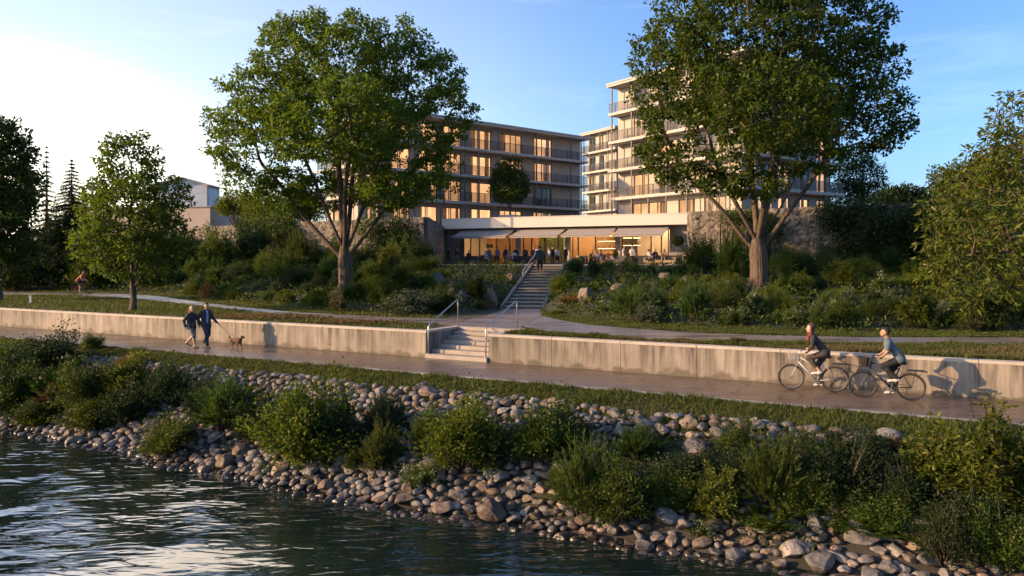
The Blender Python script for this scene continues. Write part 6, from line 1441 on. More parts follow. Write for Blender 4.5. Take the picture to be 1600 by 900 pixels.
wedge(772, 478, 34, 34, 'triangular tan boulder left of the foot of the upper stairs')
for a in [(722, 470, 24, 20, 'grey boulder left of the triangular boulder', 0), (685, 448, 32, 26, 'rounded grey boulder high on the slope left of the stairs', 3), (742, 446, 30, 18, 'boulder behind the yellow-green spiky plant', 6), (706, 452, 18, 14, 'small brown boulder between two grey ones left of the stairs', 2), (912, 472, 34, 28, 'grey boulder right of the upper stairs', 1), (968, 458, 34, 20, 'flat-topped boulder above the olive shrubs right of the stairs', 4), (1040, 440, 26, 18, 'pale boulder at the terrace edge below the restaurant end', 7), (1068, 452, 24, 22, 'brown boulder beside the sunlit yellow-green shrub', 5), (800, 440, 24, 16, 'boulder beside the stair kerb below the terrace', 8), (928, 470, 18, 6, 'flat low stone beside the grey boulder', 2)]:
    boulder(*a)
lo_k = ['leafy', 'bright', 'feather', 'silver', 'mound', 'flower', 'mound', 'flower', 'leafy', 'bright', 'fern', 'bluish']
hi_k = ['leafy', 'dark', 'bright', 'bright', 'mound', 'feather', 'broad', 'spiky', 'bluish', 'fern', 'leafy', 'grass', 'bright', 'flower', 'leafy']
n1 = fill(46, -26, -1.5, lo_k + ['bright', 'flower'], .02, .22, (.8, 1.5), (.55, .85))
n2 = fill(60, -30, -4, hi_k, .22, .62, (1.3, 2.2), (.6, .9))
n3 = fill(44, -34, -6, ['dark', 'leafy', 'spiky', 'broad', 'dark', 'feather', 'bright'], .62, .97, (1.6, 2.7), (.65, 1.0))
n4 = fill(44, 1.5, 14, lo_k + ['dark', 'pinkflower'], .02, .97, (.7, 1.4), (.55, .85))
n5 = fill(36, 5, 21, lo_k + ['bright'], .02, .3, (.8, 1.5), (.6, .9))
n6 = fill(60, 13.6, 34, hi_k, .3, .93, (1.2, 2.1), (.6, .9))
n7 = fill(16, -56, -24, ['dark', 'leafy', 'dark', 'feather'], .0, .5, (2.5, 4.2), (.7, 1.0))
print('slope', n1, n2, n3, n4, n5, n6, n7)
# low ground cover under everything
n = 60000; X = rg.uniform(-48, 34, n); a = np.interp(X, YS[:, 0], YS[:, 1]); b = np.interp(X, YE[:, 0], YE[:, 1]); Y = a + (b - a) * rg.random(n) ** 1.1; P = off_path(infr(np.column_stack([X, Y]))); Z = z_ground(P[:, 0], P[:, 1])
g = Geo(); hh = rg.random(len(P)) ** 1.6 * .42; V, T = leaf_geo(np.column_stack([P, Z + hh]), rg.normal(0, 1, (len(P), 3)) + [0, 0, .6], rg.uniform(.12, .26, len(P)), .09, rg, .8); g.tri(V - np.array([0, 45, 1]), T)
tag(link('ground_cover', g.mesh('ground_cover', [M['f_leafy']]), None, (0, 45, 1)), 'low dark ground cover between the shrubs of the planted slope', 'ground cover', kind='stuff')
# ivy hedge hanging over the right stone wall, creepers on the left one
def leafmass(name, label, cat, blobs, n, L, mat, seed, base, droop=.0):
    r_ = np.random.default_rng(seed); C = blobs_sample(blobs, n, r_, .55); C = np.repeat(C, 16, 0); P = C + r_.normal(0, L * 1.1, C.shape); D = r_.normal(0, 1, P.shape) + [0, -.3, -droop]
    LL = L * r_.uniform(.6, 1.3, len(P)); V, T = leaf_geo(P - base, D, LL, LL * .42, r_, .5); g = Geo(); g.tri(V, T); o = link(name, g.mesh(name, [M[mat]]), None, base)
    gs = Geo(); paths = []
    for c in C[::16][:60]: paths.append((np.array([c * [1, 1, 0] + [0, .3, 2.6], (c + [0, .3, 0]) * [1, 1, .7] + [0, 0, .9], c]) - base, np.array([.05, .035, .01])))
    run = sorted([tuple(p[0][0]) for p in paths]); paths.append((np.array(run), np.full(len(run), .03))); tubes_np(gs, paths, 4); link('stems', gs.mesh('stems', [M['stem']], True), o); return tag(o, label, cat)
dw = 51.0
leafmass('hedge', 'dark overgrown hedge hanging over the right end of the fieldstone wall', 'hedge', [pb(1330, 330, 56, 18, dw), pb(1400, 340, 60, 34, dw, 1.2), pb(1370, 370, 60, 40, dw - 1.2), pb(1440, 360, 50, 46, dw - 2), pb(1420, 400, 50, 30, dw - 2.5), pb(1500, 360, 70, 50, dw - 4), pb(1310, 345, 40, 14, dw - .3)], 1500, .26, 'f_dark', 5, np.array([26, 49, 3.0]), .5)
leafmass('creeper', 'ivy creeping over the top of the left fieldstone wall above the shrubs', 'creeper', [pb(425, 352, 40, 16, 76), pb(450, 365, 30, 20, 75), pb(400, 362, 34, 20, 77), pb(580, 356, 32, 12, 69.2)], 420, .26, 'f_leafy', 6, np.array([-23, 75, 3.0]), .4)
leafmass('creeper', 'ivy trailing down the right fieldstone wall behind the right big trunk', 'creeper', [pb(1175, 340, 34, 10, 56.0), pb(1195, 352, 24, 20, 55.2), pb(1155, 338, 30, 8, 56.5)], 190, .22, 'f_leafy', 7, np.array([18, 55, 3.0]), .5)
# ------------------------------------------------------------------ figures: one smooth surface grown round a skeleton
def sdf_mesh(prims, h, k=.03, cut=None, pad=.06):
    """prims: ('c', a, b, ra, rb) tapered capsules and ('e', c, (rx,ry,rz), rot) ellipsoids, blended; surface-net mesh"""
    pts = []
    for p in prims:
        if p[0] == 'c': pts += [np.array(p[1]) - p[3], np.array(p[1]) + p[3], np.array(p[2]) - p[4], np.array(p[2]) + p[4]]
        else: pts += [np.array(p[1]) - max(p[2]), np.array(p[1]) + max(p[2])]
    pts = np.array(pts); lo = pts.min(0) - pad; hi = pts.max(0) + pad; n = np.ceil((hi - lo) / h).astype(int) + 1
    ax = [lo[i] + h * np.arange(n[i]) for i in range(3)]; X, Y, Z = np.meshgrid(*ax, indexing='ij'); Pq = np.stack([X, Y, Z], -1).astype(np.float32); Fd = np.full(X.shape, 9.0, np.float32)
    for p in prims:
        rmax = (max(p[3], p[4]) if p[0] == 'c' else max(p[2])) + 4 * h + 2 * k
        a = np.array(p[1], np.float32); b = np.array(p[2] if p[0] == 'c' else p[1], np.float32)
        i0 = np.clip(((np.minimum(a, b) - rmax - lo) / h).astype(int), 0, n - 1); i1 = np.clip(((np.maximum(a, b) + rmax - lo) / h).astype(int) + 2, 1, n)
        sl_ = tuple(slice(i0[i], i1[i]) for i in range(3)); q = Pq[sl_]
        if p[0] == 'c':
            ba = b - a; t = np.clip(((q - a) @ ba) / max(ba @ ba, 1e-9), 0, 1); d = np.linalg.norm(q - a - t[..., None] * ba, axis=-1) - (p[3] + (p[4] - p[3]) * t)
        else:
            r = np.array(p[2], np.float32); e = q - a
            if len(p) > 3: e = e @ np.array(p[3], np.float32)
            l = np.linalg.norm(e / r, axis=-1); d = (l - 1) * r.min() * np.clip(l, .3, 1.5) ** 0
        f_ = Fd[sl_]; hh = np.clip(.5 + .5 * (f_ - d) / k, 0, 1); Fd[sl_] = f_ * (1 - hh) + d * hh - k * hh * (1 - hh)
    if cut is not None: Fd = np.maximum(Fd, cut(X, Y, Z))
    s = Fd < 0; nx, ny, nz = Fd.shape; cs = [(i, j, k_) for i in (0, 1) for j in (0, 1) for k_ in (0, 1)]
    def cor(A_, c): return A_[c[0]:nx - 1 + c[0], c[1]:ny - 1 + c[1], c[2]:nz - 1 + c[2]]
    cnt = sum(cor(s, c).astype(np.int8) for c in cs); act = (cnt > 0) & (cnt < 8); ii = np.nonzero(act); N_ = len(ii[0]); idm = np.full(act.shape, -1); idm[ii] = np.arange(N_)
    acc = np.zeros((N_, 3)); w_ = np.zeros(N_)
    for a in range(8):
        for b in range(a + 1, 8):
            ca, cb = np.array(cs[a]), np.array(cs[b])
            if np.abs(ca - cb).sum() != 1: continue
            fa = cor(Fd, cs[a])[ii]; fb = cor(Fd, cs[b])[ii]; m = (fa < 0) != (fb < 0); t = np.where(m, fa / np.where(m, fa - fb, 1), 0)
            acc += np.where(m[:, None], ca + t[:, None] * (cb - ca), 0); w_ += m
    V = lo + h * (np.stack(ii, -1) + acc / w_[:, None]); Q = []
    for axn in range(3):
        o1, o2 = [(1, 2), (2, 0), (0, 1)][axn]; sl0 = [slice(1, m - 1) for m in Fd.shape]; sA = list(sl0); sB = list(sl0); sA[axn] = slice(0, Fd.shape[axn] - 1); sB[axn] = slice(1, Fd.shape[axn])
        SA, SB = s[tuple(sA)], s[tuple(sB)]; e = np.nonzero(SA != SB); base = np.stack(e, -1) + 1; base[:, axn] -= 1
        def cell(d1, d2):
            c = base.copy(); c[:, o1] -= d1; c[:, o2] -= d2; return idm[c[:, 0], c[:, 1], c[:, 2]]
        q = np.stack([cell(0, 0), cell(1, 0), cell(1, 1), cell(0, 1)], -1); fl = ~SA[e]; q[fl] = q[fl][:, ::-1]; Q.append(q)
    Q = np.concatenate(Q); Q = Q[(Q >= 0).all(1)]
    return V, Q
def lerp(a, b, t): return np.array(a) + (np.array(b) - np.array(a)) * t
class Figure:
    """skeleton in local axes: x to the figure's right, y forward, z up"""
    def __init__(s, J, h=.02, fem=False): s.J = {k: np.array(v, float) for k, v in J.items()}; s.h = h; s.fem = fem
    def torso(s, g=0.0):
        J = s.J; f = .9 if s.fem else 1; hl, hr, sl_, sr = J['hipL'], J['hipR'], J['shL'], J['shR']; pc = (hl + hr) / 2; scn = (sl_ + sr) / 2; out = []
        wl, wr = lerp(lerp(hl, pc, .15), lerp(sl_, scn, .42), .45), lerp(lerp(hr, pc, .15), lerp(sr, scn, .42), .45)
        for (hp, wq, sh) in ((hl, wl, sl_), (hr, wr, sr)):
            out += [('c', lerp(hp, pc, .25), wq, .100 * (1.05 if s.fem else 1) + g, .086 * f + g), ('c', wq, lerp(sh, scn, .42) - (0, 0, .06), .086 * f + g, .102 * f + g)]
        out += [('c', lerp(sl_, scn, .18), lerp(sr, scn, .18), .058 * f + g, .058 * f + g), ('c', scn - (0, 0, .04), J['neck'], .075 + g * .6, .058 + g * .6)]
        return out
    def arms(s, g=0.0, upto=1.0, hand=True):
        J = s.J; f = .88 if s.fem else 1; out = []
        for S in 'LR':
            a, b, c = J['sh' + S], J['el' + S], J['wr' + S]
            if upto <= .5: out.append(('c', a, lerp(a, b, upto * 2), .056 * f + g, .05 * f + g)); continue
            q = (upto - .5) * 2; out += [('c', a, b, .056 * f + g, .043 * f + g), ('c', b, lerp(b, c, q), .043 * f + g, (.043 - .014 * q) * f + g)]
            if hand: dr = J['ha' + S] - c; out += [('c', c + dr * .15, c + dr * .62, .028, .034)]
        return out
    def legs(s, g=0.0, upto=1.0):
        J = s.J; f = .96 if s.fem else 1; out = []
        for S in 'LR':
            a, b, c = J['hip' + S], J['kn' + S], J['an' + S]
            out.append(('c', a, b, .088 * f + g, .058 * f + g)) if upto > .5 else out.append(('c', a, lerp(a, b, upto * 2), .09 * f + g, .075 * f + g + .012))
            if upto > .5:
                q = (upto - .5) * 2; m = lerp(b, c, .3); m = m + np.array([0, -.015, 0])
                out += [('c', b, m, .056 * f + g, .056 * f + g)] if q > .3 else []
                out += [('c', m if q > .3 else b, lerp(b, c, q), .056 * f + g, (.056 - .019 * q) * f + g)]
        return out
    def feet(s, g=0.0):
        J = s.J; out = []
        for S in 'LR':
            a, t = J['an' + S], J['to' + S]; d = (t - a); out += [('c', a - (0, 0, .02), a + d * .15 - (0, 0, .045), .040 + g, .04 + g), ('c', a + d * .1 - (0, 0, .05) - d * .28, t, .034 + g, .032 + g)]
        return out
    def head(s):
        J = s.J; c = J['head']; fw = J.get('face', np.array([0, 1.0, 0])); fw = fw / np.linalg.norm(fw); up = c - J['neck']; up = up - fw * (up @ fw); up /= np.linalg.norm(up); rt = np.cross(fw, up); s.hd = (c, rt, fw, up); Rm = np.stack([rt, fw, up], 1)
        P = lambda x, y, z: c + rt * x + fw * y + up * z
        out = [('c', J['neck'] - (0, 0, .03), c - up * .06 - fw * .015, .056, .052), ('e', P(0, -.01, .02), (.079, .099, .106), Rm), ('e', P(0, .028, -.05), (.060, .066, .066), Rm), ('c', P(0, .090, .0), P(0, .114, -.030), .011, .016), ('e', P(0, .075, -.098), (.026, .02, .02), Rm)]
        for x in (-1, 1): out += [('e', P(x * .081, -.008, -.005), (.012, .022, .032), Rm), ('e', P(x * .034, .080, .028), (.024, .013, .009), Rm)]
        return out
    def fingers(s, grip=None):
        """palm knuckles with four unequal fingers and a thumb each; curl 0 straight .. 1 closed"""
        mb = MB(); J = s.J
        for S in 'LR':
            c, hnd = J['wr' + S], J['ha' + S]; d = hnd - c; d /= np.linalg.norm(d); sd_ = 1 if S == 'R' else -1
            pn = J.get('palm' + S, np.array([-sd_ * 1.0, 0, 0])); pn = pn - d * (pn @ d); pn /= np.linalg.norm(pn); lat = np.cross(pn, d); cu = s.J.get('curl', np.array(.35)) 
            for i, l in enumerate((.068, .078, .072, .056)):
                p0 = c + d * .075 + lat * (.027 - .018 * i); a = float(cu) * 1.2; dr = d * math.cos(a * .5) + pn * math.sin(a * .5); p1 = p0 + dr * l * .45; dr2 = d * math.cos(a * 1.5) + pn * math.sin(a * 1.5); p2 = p1 + dr2 * l * .33; dr3 = d * math.cos(a * 2.3) + pn * math.sin(a * 2.3); mb.tube([p0, p1, p2, p2 + dr3 * l * .25], [.0098, .009, .0082, .006], 6)
            p0 = c + d * .03 + lat * .026; p1 = p0 + lat * .026 + d * .03 + pn * .012; mb.tube([p0, p1, p1 + d * .026 + pn * .012 + lat * .004], [.013, .0105, .0075], 6)
        return mb
def figure(J, parts, h, fem=False, name='person', skin='skin'):
    """returns list of (part name, mesh, material). parts: dict of garments"""
    f = Figure(J, h, fem); out = []
    V, Q = sdf_mesh(f.torso() + f.arms() + f.legs() + f.feet() + f.head(), h, .03); mb = f.fingers()
    c, rt, fw, up = f.hd; mb2 = MB()
    for x in (-1, 1): mb2.ball(c + rt * x * .031 + fw * .086 + up * .012, .0115, 8)
    mb2.tube([c + rt * x + fw * y - up * .058 for x, y in ((-.024, .082), (-.008, .094), (.008, .094), (.024, .082))], .006, 6)
    nV = len(V); fv = np.array(mb.v); ev = np.array(mb2.v); me = bpy.data.meshes.new('body'); allf = [tuple(q) for q in Q.tolist()] + [tuple(i + nV for i in q) for q in mb.f] + [tuple(i + nV + len(fv) for i in q) for q in mb2.f]
    me.from_pydata([tuple(p) for p in np.concatenate([V, fv, ev])], [], allf); me.materials.append(M[skin]); me.materials.append(M['eye']); mi = np.zeros(len(allf), np.int32); mi[len(Q) + len(mb.f):] = 1; me.polygons.foreach_set('material_index', mi); me.polygons.foreach_set('use_smooth', np.ones(len(allf), bool)); me.update()
    out.append(('body', me, None))
    def piece(nm, prims, mat, k=.03, cut=None, hh=h):
        V, Q = sdf_mesh(prims, hh, k, cut); me = mesh_np(nm, V, Q, [M[mat]], smooth=True); out.append((nm, me, mat))
    hip = (f.J['hipL'] + f.J['hipR']) / 2
    if 'top' in parts: mat, sleeve, g, drop = parts['top']; piece(parts.get('topname', 'jacket'), f.torso(g) + f.arms(g, sleeve, False) + ([('c', f.J['hip' + S], lerp(f.J['hip' + S], f.J['kn' + S], drop), .098 + g, .098 + g) for S in 'LR'] if drop else []), mat, .035, (lambda X, Y, Z: (Z - f.J['neck'][2] - .005)) )
    if 'shirt' in parts:   # open front: a strip of shirt and tie-less collar proud of the jacket
        mat = parts['shirt']; n_ = f.J['neck']; a = lerp(n_, hip, .10); b = lerp(n_, hip, .92); dv = np.array([0, .128, 0]); piece('shirt', [('c', a + dv * .42, lerp(a, b, .30) + dv * .62, .048, .05), ('c', lerp(a, b, .30) + dv * .62, b + dv * .52, .05, .055)], mat, .02)
    if 'legs' in parts: mat, upto, g = parts['legs']; piece(parts.get('legname', 'trousers'), [('c', lerp(f.J['hipL'], hip, .25) + (0, 0, .03), lerp(f.J['hipR'], hip, .25) + (0, 0, .03), .098 + g, .098 + g)] + f.legs(g, upto), mat, .035)
    if 'shoes' in parts: piece('shoes', f.feet(.005), parts['shoes'], .02)
    if 'hair' in parts:
        mat, ln = parts['hair']; P = lambda x, y, z: c + rt * x + fw * y + up * z; Rm = np.stack([rt, fw, up], 1)
        pr = [('e', P(0, -.036, .046), (.089, .094, .090), Rm), ('e', P(0, .036, .106), (.058, .052, .024), Rm)]
        if ln > 0:
            for x in (-.068, -.04, 0, .04, .068): pr.append(('c', P(x, -.055 + abs(x) * .5, .02), P(x * 1.25, -.085 + abs(x) * 1.0, -.08 - ln * (1 - abs(x) * 3)), .04, .03))
        else: pr.append(('c', P(-.05, -.06, -.02), P(.05, -.06, -.02), .04, .04))
        piece('hair', pr, mat, .03)
    if 'beard' in parts: P = lambda x, y, z: c + rt * x + fw * y + up * z; piece('beard', [('c', P(-.05, .03, -.075), P(0, .062, -.095), .02, .026), ('c', P(.05, .03, -.075), P(0, .062, -.095), .02, .026)], parts['beard'], .02)
    if 'scarf' in parts: n_ = f.J['neck']; piece('scarf', [('c', n_ + (-.06, .01, -.04), n_ + (0, .075, -.05), .032, .036), ('c', n_ + (.06, .01, -.04), n_ + (0, .075, -.05), .032, .036), ('c', n_ + (-.05, -.04, -.02), n_ + (.05, -.04, -.02), .03, .03), ('c', n_ + (0, .09, -.06), n_ + (.01, .11, -.20), .035, .04)], parts['scarf'], .03)
    return out
def put_figure(parts, loc, rz, label, group=None, mats=None, cat='person', scale=1.0):
    body = link('person', parts[0][1], None, loc); body.rotation_euler = (0, 0, rz); body.scale = (scale,) * 3; tag(body, label, cat, group)
    for nm, me, m in parts[1:]:
        o = link(nm, me, body)
        if mats and nm in mats: o.material_slots[0].link = 'OBJECT'; o.material_slots[0].material = M[mats[nm]]
    return body
M['eye'] = surf('eye', (.02, .015, .012), (.015, .012, .01), 5, .3)
for n_, c in dict(navy=(.03, .036, .052), charcoal=(.028, .026, .028), black_c=(.014, .014, .016), jeans=(.03, .04, .075), greycloth=(.16, .16, .165), white_c=(.66, .64, .62), lightblue=(.36, .44, .58), teal=(.10, .145, .18), brown_c=(.07, .05, .042), red_c=(.28, .03, .025), khaki=(.28, .21, .14), pinkish=(.55, .28, .24), lilac=(.42, .36, .46), denim=(.10, .15, .25), olive_c=(.10, .10, .06), orange_c=(.50, .16, .07), shoe_white=(.62, .61, .6), shoe_dark=(.03, .03, .034), blond=(.52, .36, .16), brunette=(.045, .026, .016), auburn=(.075, .032, .018), darkhair=(.014, .011, .01), sofa_grey=(.13, .125, .125), sofa_dark=(.045, .043, .045), sofa_tan=(.42, .30, .19), leash=(.05, .03, .02)).items(): M[n_] = cloth(n_, c)

def stand(dx=0, swing=.0, arm=.0, H=1.75, lean=0.0):
    s = H / 1.75; J = {}; fwd = np.array([0, 1, 0])
    J['hipL'], J['hipR'] = (-.095, 0, .92), (.095, 0, .92)
    sw = swing
    J['knR'], J['anR'], J['toR'] = (.10, .24 * sw + .03, .50), (.10, .34 * sw, .085), (.11, .34 * sw + .19, .036)
    J['knL'], J['anL'], J['toL'] = (-.10, -.02 * sw + .04, .49), (-.10, -.42 * sw - .0, .085 + .10 * sw), (-.11, -.36 * sw + .18, .036 + .02 * sw)
    J['shL'], J['shR'] = (-.17, lean * .5, 1.385), (.17, lean * .5, 1.385); J['neck'] = (0, lean * .55 + .005, 1.50); J['head'] = (0, lean * .6 + .035, 1.625)
    J['elL'], J['wrL'], J['haL'] = (-.245, .16 * sw - .02, 1.14), (-.25, .30 * sw + .06, .90), (-.25, .34 * sw + .08, .79)
    J['elR'], J['wrR'], J['haR'] = (.245, -.16 * sw - .02, 1.14), (.25, -.14 * sw + .06, .89), (.25, -.14 * sw + .10, .78)
    return {k: np.array(v) * (s if k not in () else 1) for k, v in J.items()}
def sit(H=1.7, lean=0.0, seat=.44):
    J = {}; z = seat + .09; J['hipL'], J['hipR'] = (-.1, 0, z), (.1, 0, z); J['knL'], J['knR'] = (-.14, .43, z + .03), (.12, .44, z + .02); J['anL'], J['anR'] = (-.15, .40, .085), (.13, .50, .085); J['toL'], J['toR'] = (-.17, .58, .036), (.14, .68, .036)
    J['shL'], J['shR'] = (-.165, .03 + lean, z + .475), (.165, .03 + lean, z + .475); J['neck'] = (0, .03 + lean, z + .58); J['head'] = (0, .06 + lean * 1.15, z + .70); J['elL'], J['elR'] = (-.25, .12 + lean, z + .24), (.25, .14 + lean, z + .24); J['wrL'], J['wrR'] = (-.15, .34 + lean, z + .22), (.16, .36 + lean, z + .20); J['haL'], J['haR'] = (-.10, .43 + lean, z + .23), (.11, .45 + lean, z + .21); J['palmL'] = J['palmR'] = (0, 0, -1)
    return {k: np.array(v, float) for k, v in J.items()}

# the couple walking a dog
J = stand(swing=1.0, H=1.68); J['face'] = np.array([.35, 1, 0]); J['elR'] = np.array([.25, -.14, 1.10]); 
wz = R(-118)
g_ = hit(299, 544.5); gw = np.array([g_[0], g_[1], .0])
put_figure(figure(J, {'top': ('navy', 1.0, .017, .18), 'legs': ('greycloth', .52, .022), 'legname': 'shorts', 'shoes': 'shoe_dark', 'hair': ('blond', .26)}, .018, True), gw, wz, 'blonde woman in a dark jacket and grey knee-length shorts walking on the riverside path')
J = stand(swing=.95, H=1.80); J['wrL'] = np.array([-.36, .18, 1.0]); J['elL'] = np.array([-.29, .0, 1.17]); J['haL'] = np.array([-.40, .26, .94]); J['face'] = np.array([.1, 1, 0])
g_ = hit(322, 543.5); gm = np.array([g_[0], g_[1], 0.0]); mz = R(-132)
put_figure(figure(J, {'top': ('navy', 1.0, .019, .22), 'shirt': 'lightblue', 'legs': ('jeans', .98, .018), 'shoes': 'shoe_dark', 'hair': ('darkhair', 0)}, .018, skin='skin_dark'), gm, mz, 'dark-haired man in a navy jacket and jeans walking a dog on the riverside path')
hand = gm + np.array([math.cos(mz) * -.41 - math.sin(mz) * .30, math.sin(mz) * -.41 + math.cos(mz) * .30, .93])
# dog
def dog():
    P = [('c', (0, -.20, .35), (0, .16, .355), .108, .122), ('c', (0, .10, .37), (0, .22, .36), .105, .09), ('c', (0, .20, .39), (0, .31, .49), .07, .058), ('e', (0, .34, .525), (.07, .08, .066)), ('c', (0, .37, .515), (0, .455, .495), .036, .024), ('c', (0, -.26, .40), (0, -.34, .47), .03, .026), ('c', (0, -.34, .47), (0, -.37, .56), .042, .03), ('c', (0, -.20, .35), (0, -.24, .36), .085, .075)]
    for s, sw in ((-1, .09), (1, -.07)):
        P += [('c', (s * .06, .19, .33), (s * .062, .16 + sw * .6, .20), .056, .038), ('c', (s * .062, .16 + sw * .6, .20), (s * .062, .17 + sw, .03), .034, .027), ('c', (s * .062, .17 + sw, .025), (s * .062, .21 + sw, .02), .024, .02)]
        P += [('c', (s * .06, -.22, .34), (s * .066, -.15 - sw * .5, .23), .08, .046), ('c', (s * .066, -.15 - sw * .5, .23), (s * .064, -.27 - sw, .14), .036, .022), ('c', (s * .064, -.27 - sw, .14), (s * .064, -.24 - sw, .03), .021, .019), ('c', (s * .064, -.24 - sw, .025), (s * .064, -.20 - sw, .02), .024, .019)]
        P += [('c', (s * .05, .32, .56), (s * .068, .30, .49), .022, .018)]
    return sdf_mesh(P, .012, .03, pad=.04)
M['fur'] = surf('brown_fur', (.20, .10, .045), (.13, .06, .028), 14, .9, bump=.7, bscale=40); M['fur_light'] = surf('pale_fur', (.42, .28, .16), (.34, .22, .12), 14, .9, bump=.6, bscale=40)
V, Q = dog(); cz = V[Q].mean(1)[:, 2]; mi = ((cz < .15)).astype(int)
me = mesh_np('dog', V, Q, [M['fur'], M['fur_light']], mi, True); g_ = hit(369, 546); gd_ = np.array([g_[0], g_[1], 0.0]); dz = R(-106)
dg = link('dog', me, None, gd_); dg.rotation_euler = (0, 0, dz); dg.scale = (.9, .86, .9); tag(dg, 'brown shaggy dog on a lead trotting along the riverside path', 'dog')
mb = MB(); mb.ball((0, .478, .502), .013, 8); mb.build('nose', M['black'], dg, local=True, smooth=True); mb = MB()
for s in (-1, 1): mb.ball((s * .042, .382, .545), .009, 8)
mb.build('eyes', M['eye'], dg, local=True, smooth=True)
mb = MB(); mb.tube([(.075 * math.cos(a), .235 + .03 * math.sin(a), .415 + .06 * math.sin(a)) for a in np.linspace(0, 6.283, 17)[:-1]], .011, 6, closed=True); mb.build('collar', M['leash'], dg, local=True)
neck = gd_ + np.array([-math.sin(dz) * .235, math.cos(dz) * .235, .47]) * np.array([.86, .86, .9]); mb = MB(); mb.tube([hand + (neck - hand) * t + np.array([0, 0, -.12 * math.sin(math.pi * t)]) for t in np.linspace(0, 1, 12)], .008, 6); mb.tube([hand + np.array([.03 * math.cos(a), 0, .045 * math.sin(a) - .03]) for a in np.linspace(0, 6.28, 10)], .006, 5)
tag(mb.build('dog_lead', M['leash']), 'dark lead running from the walking man\'s hand to the brown dog', 'dog lead')

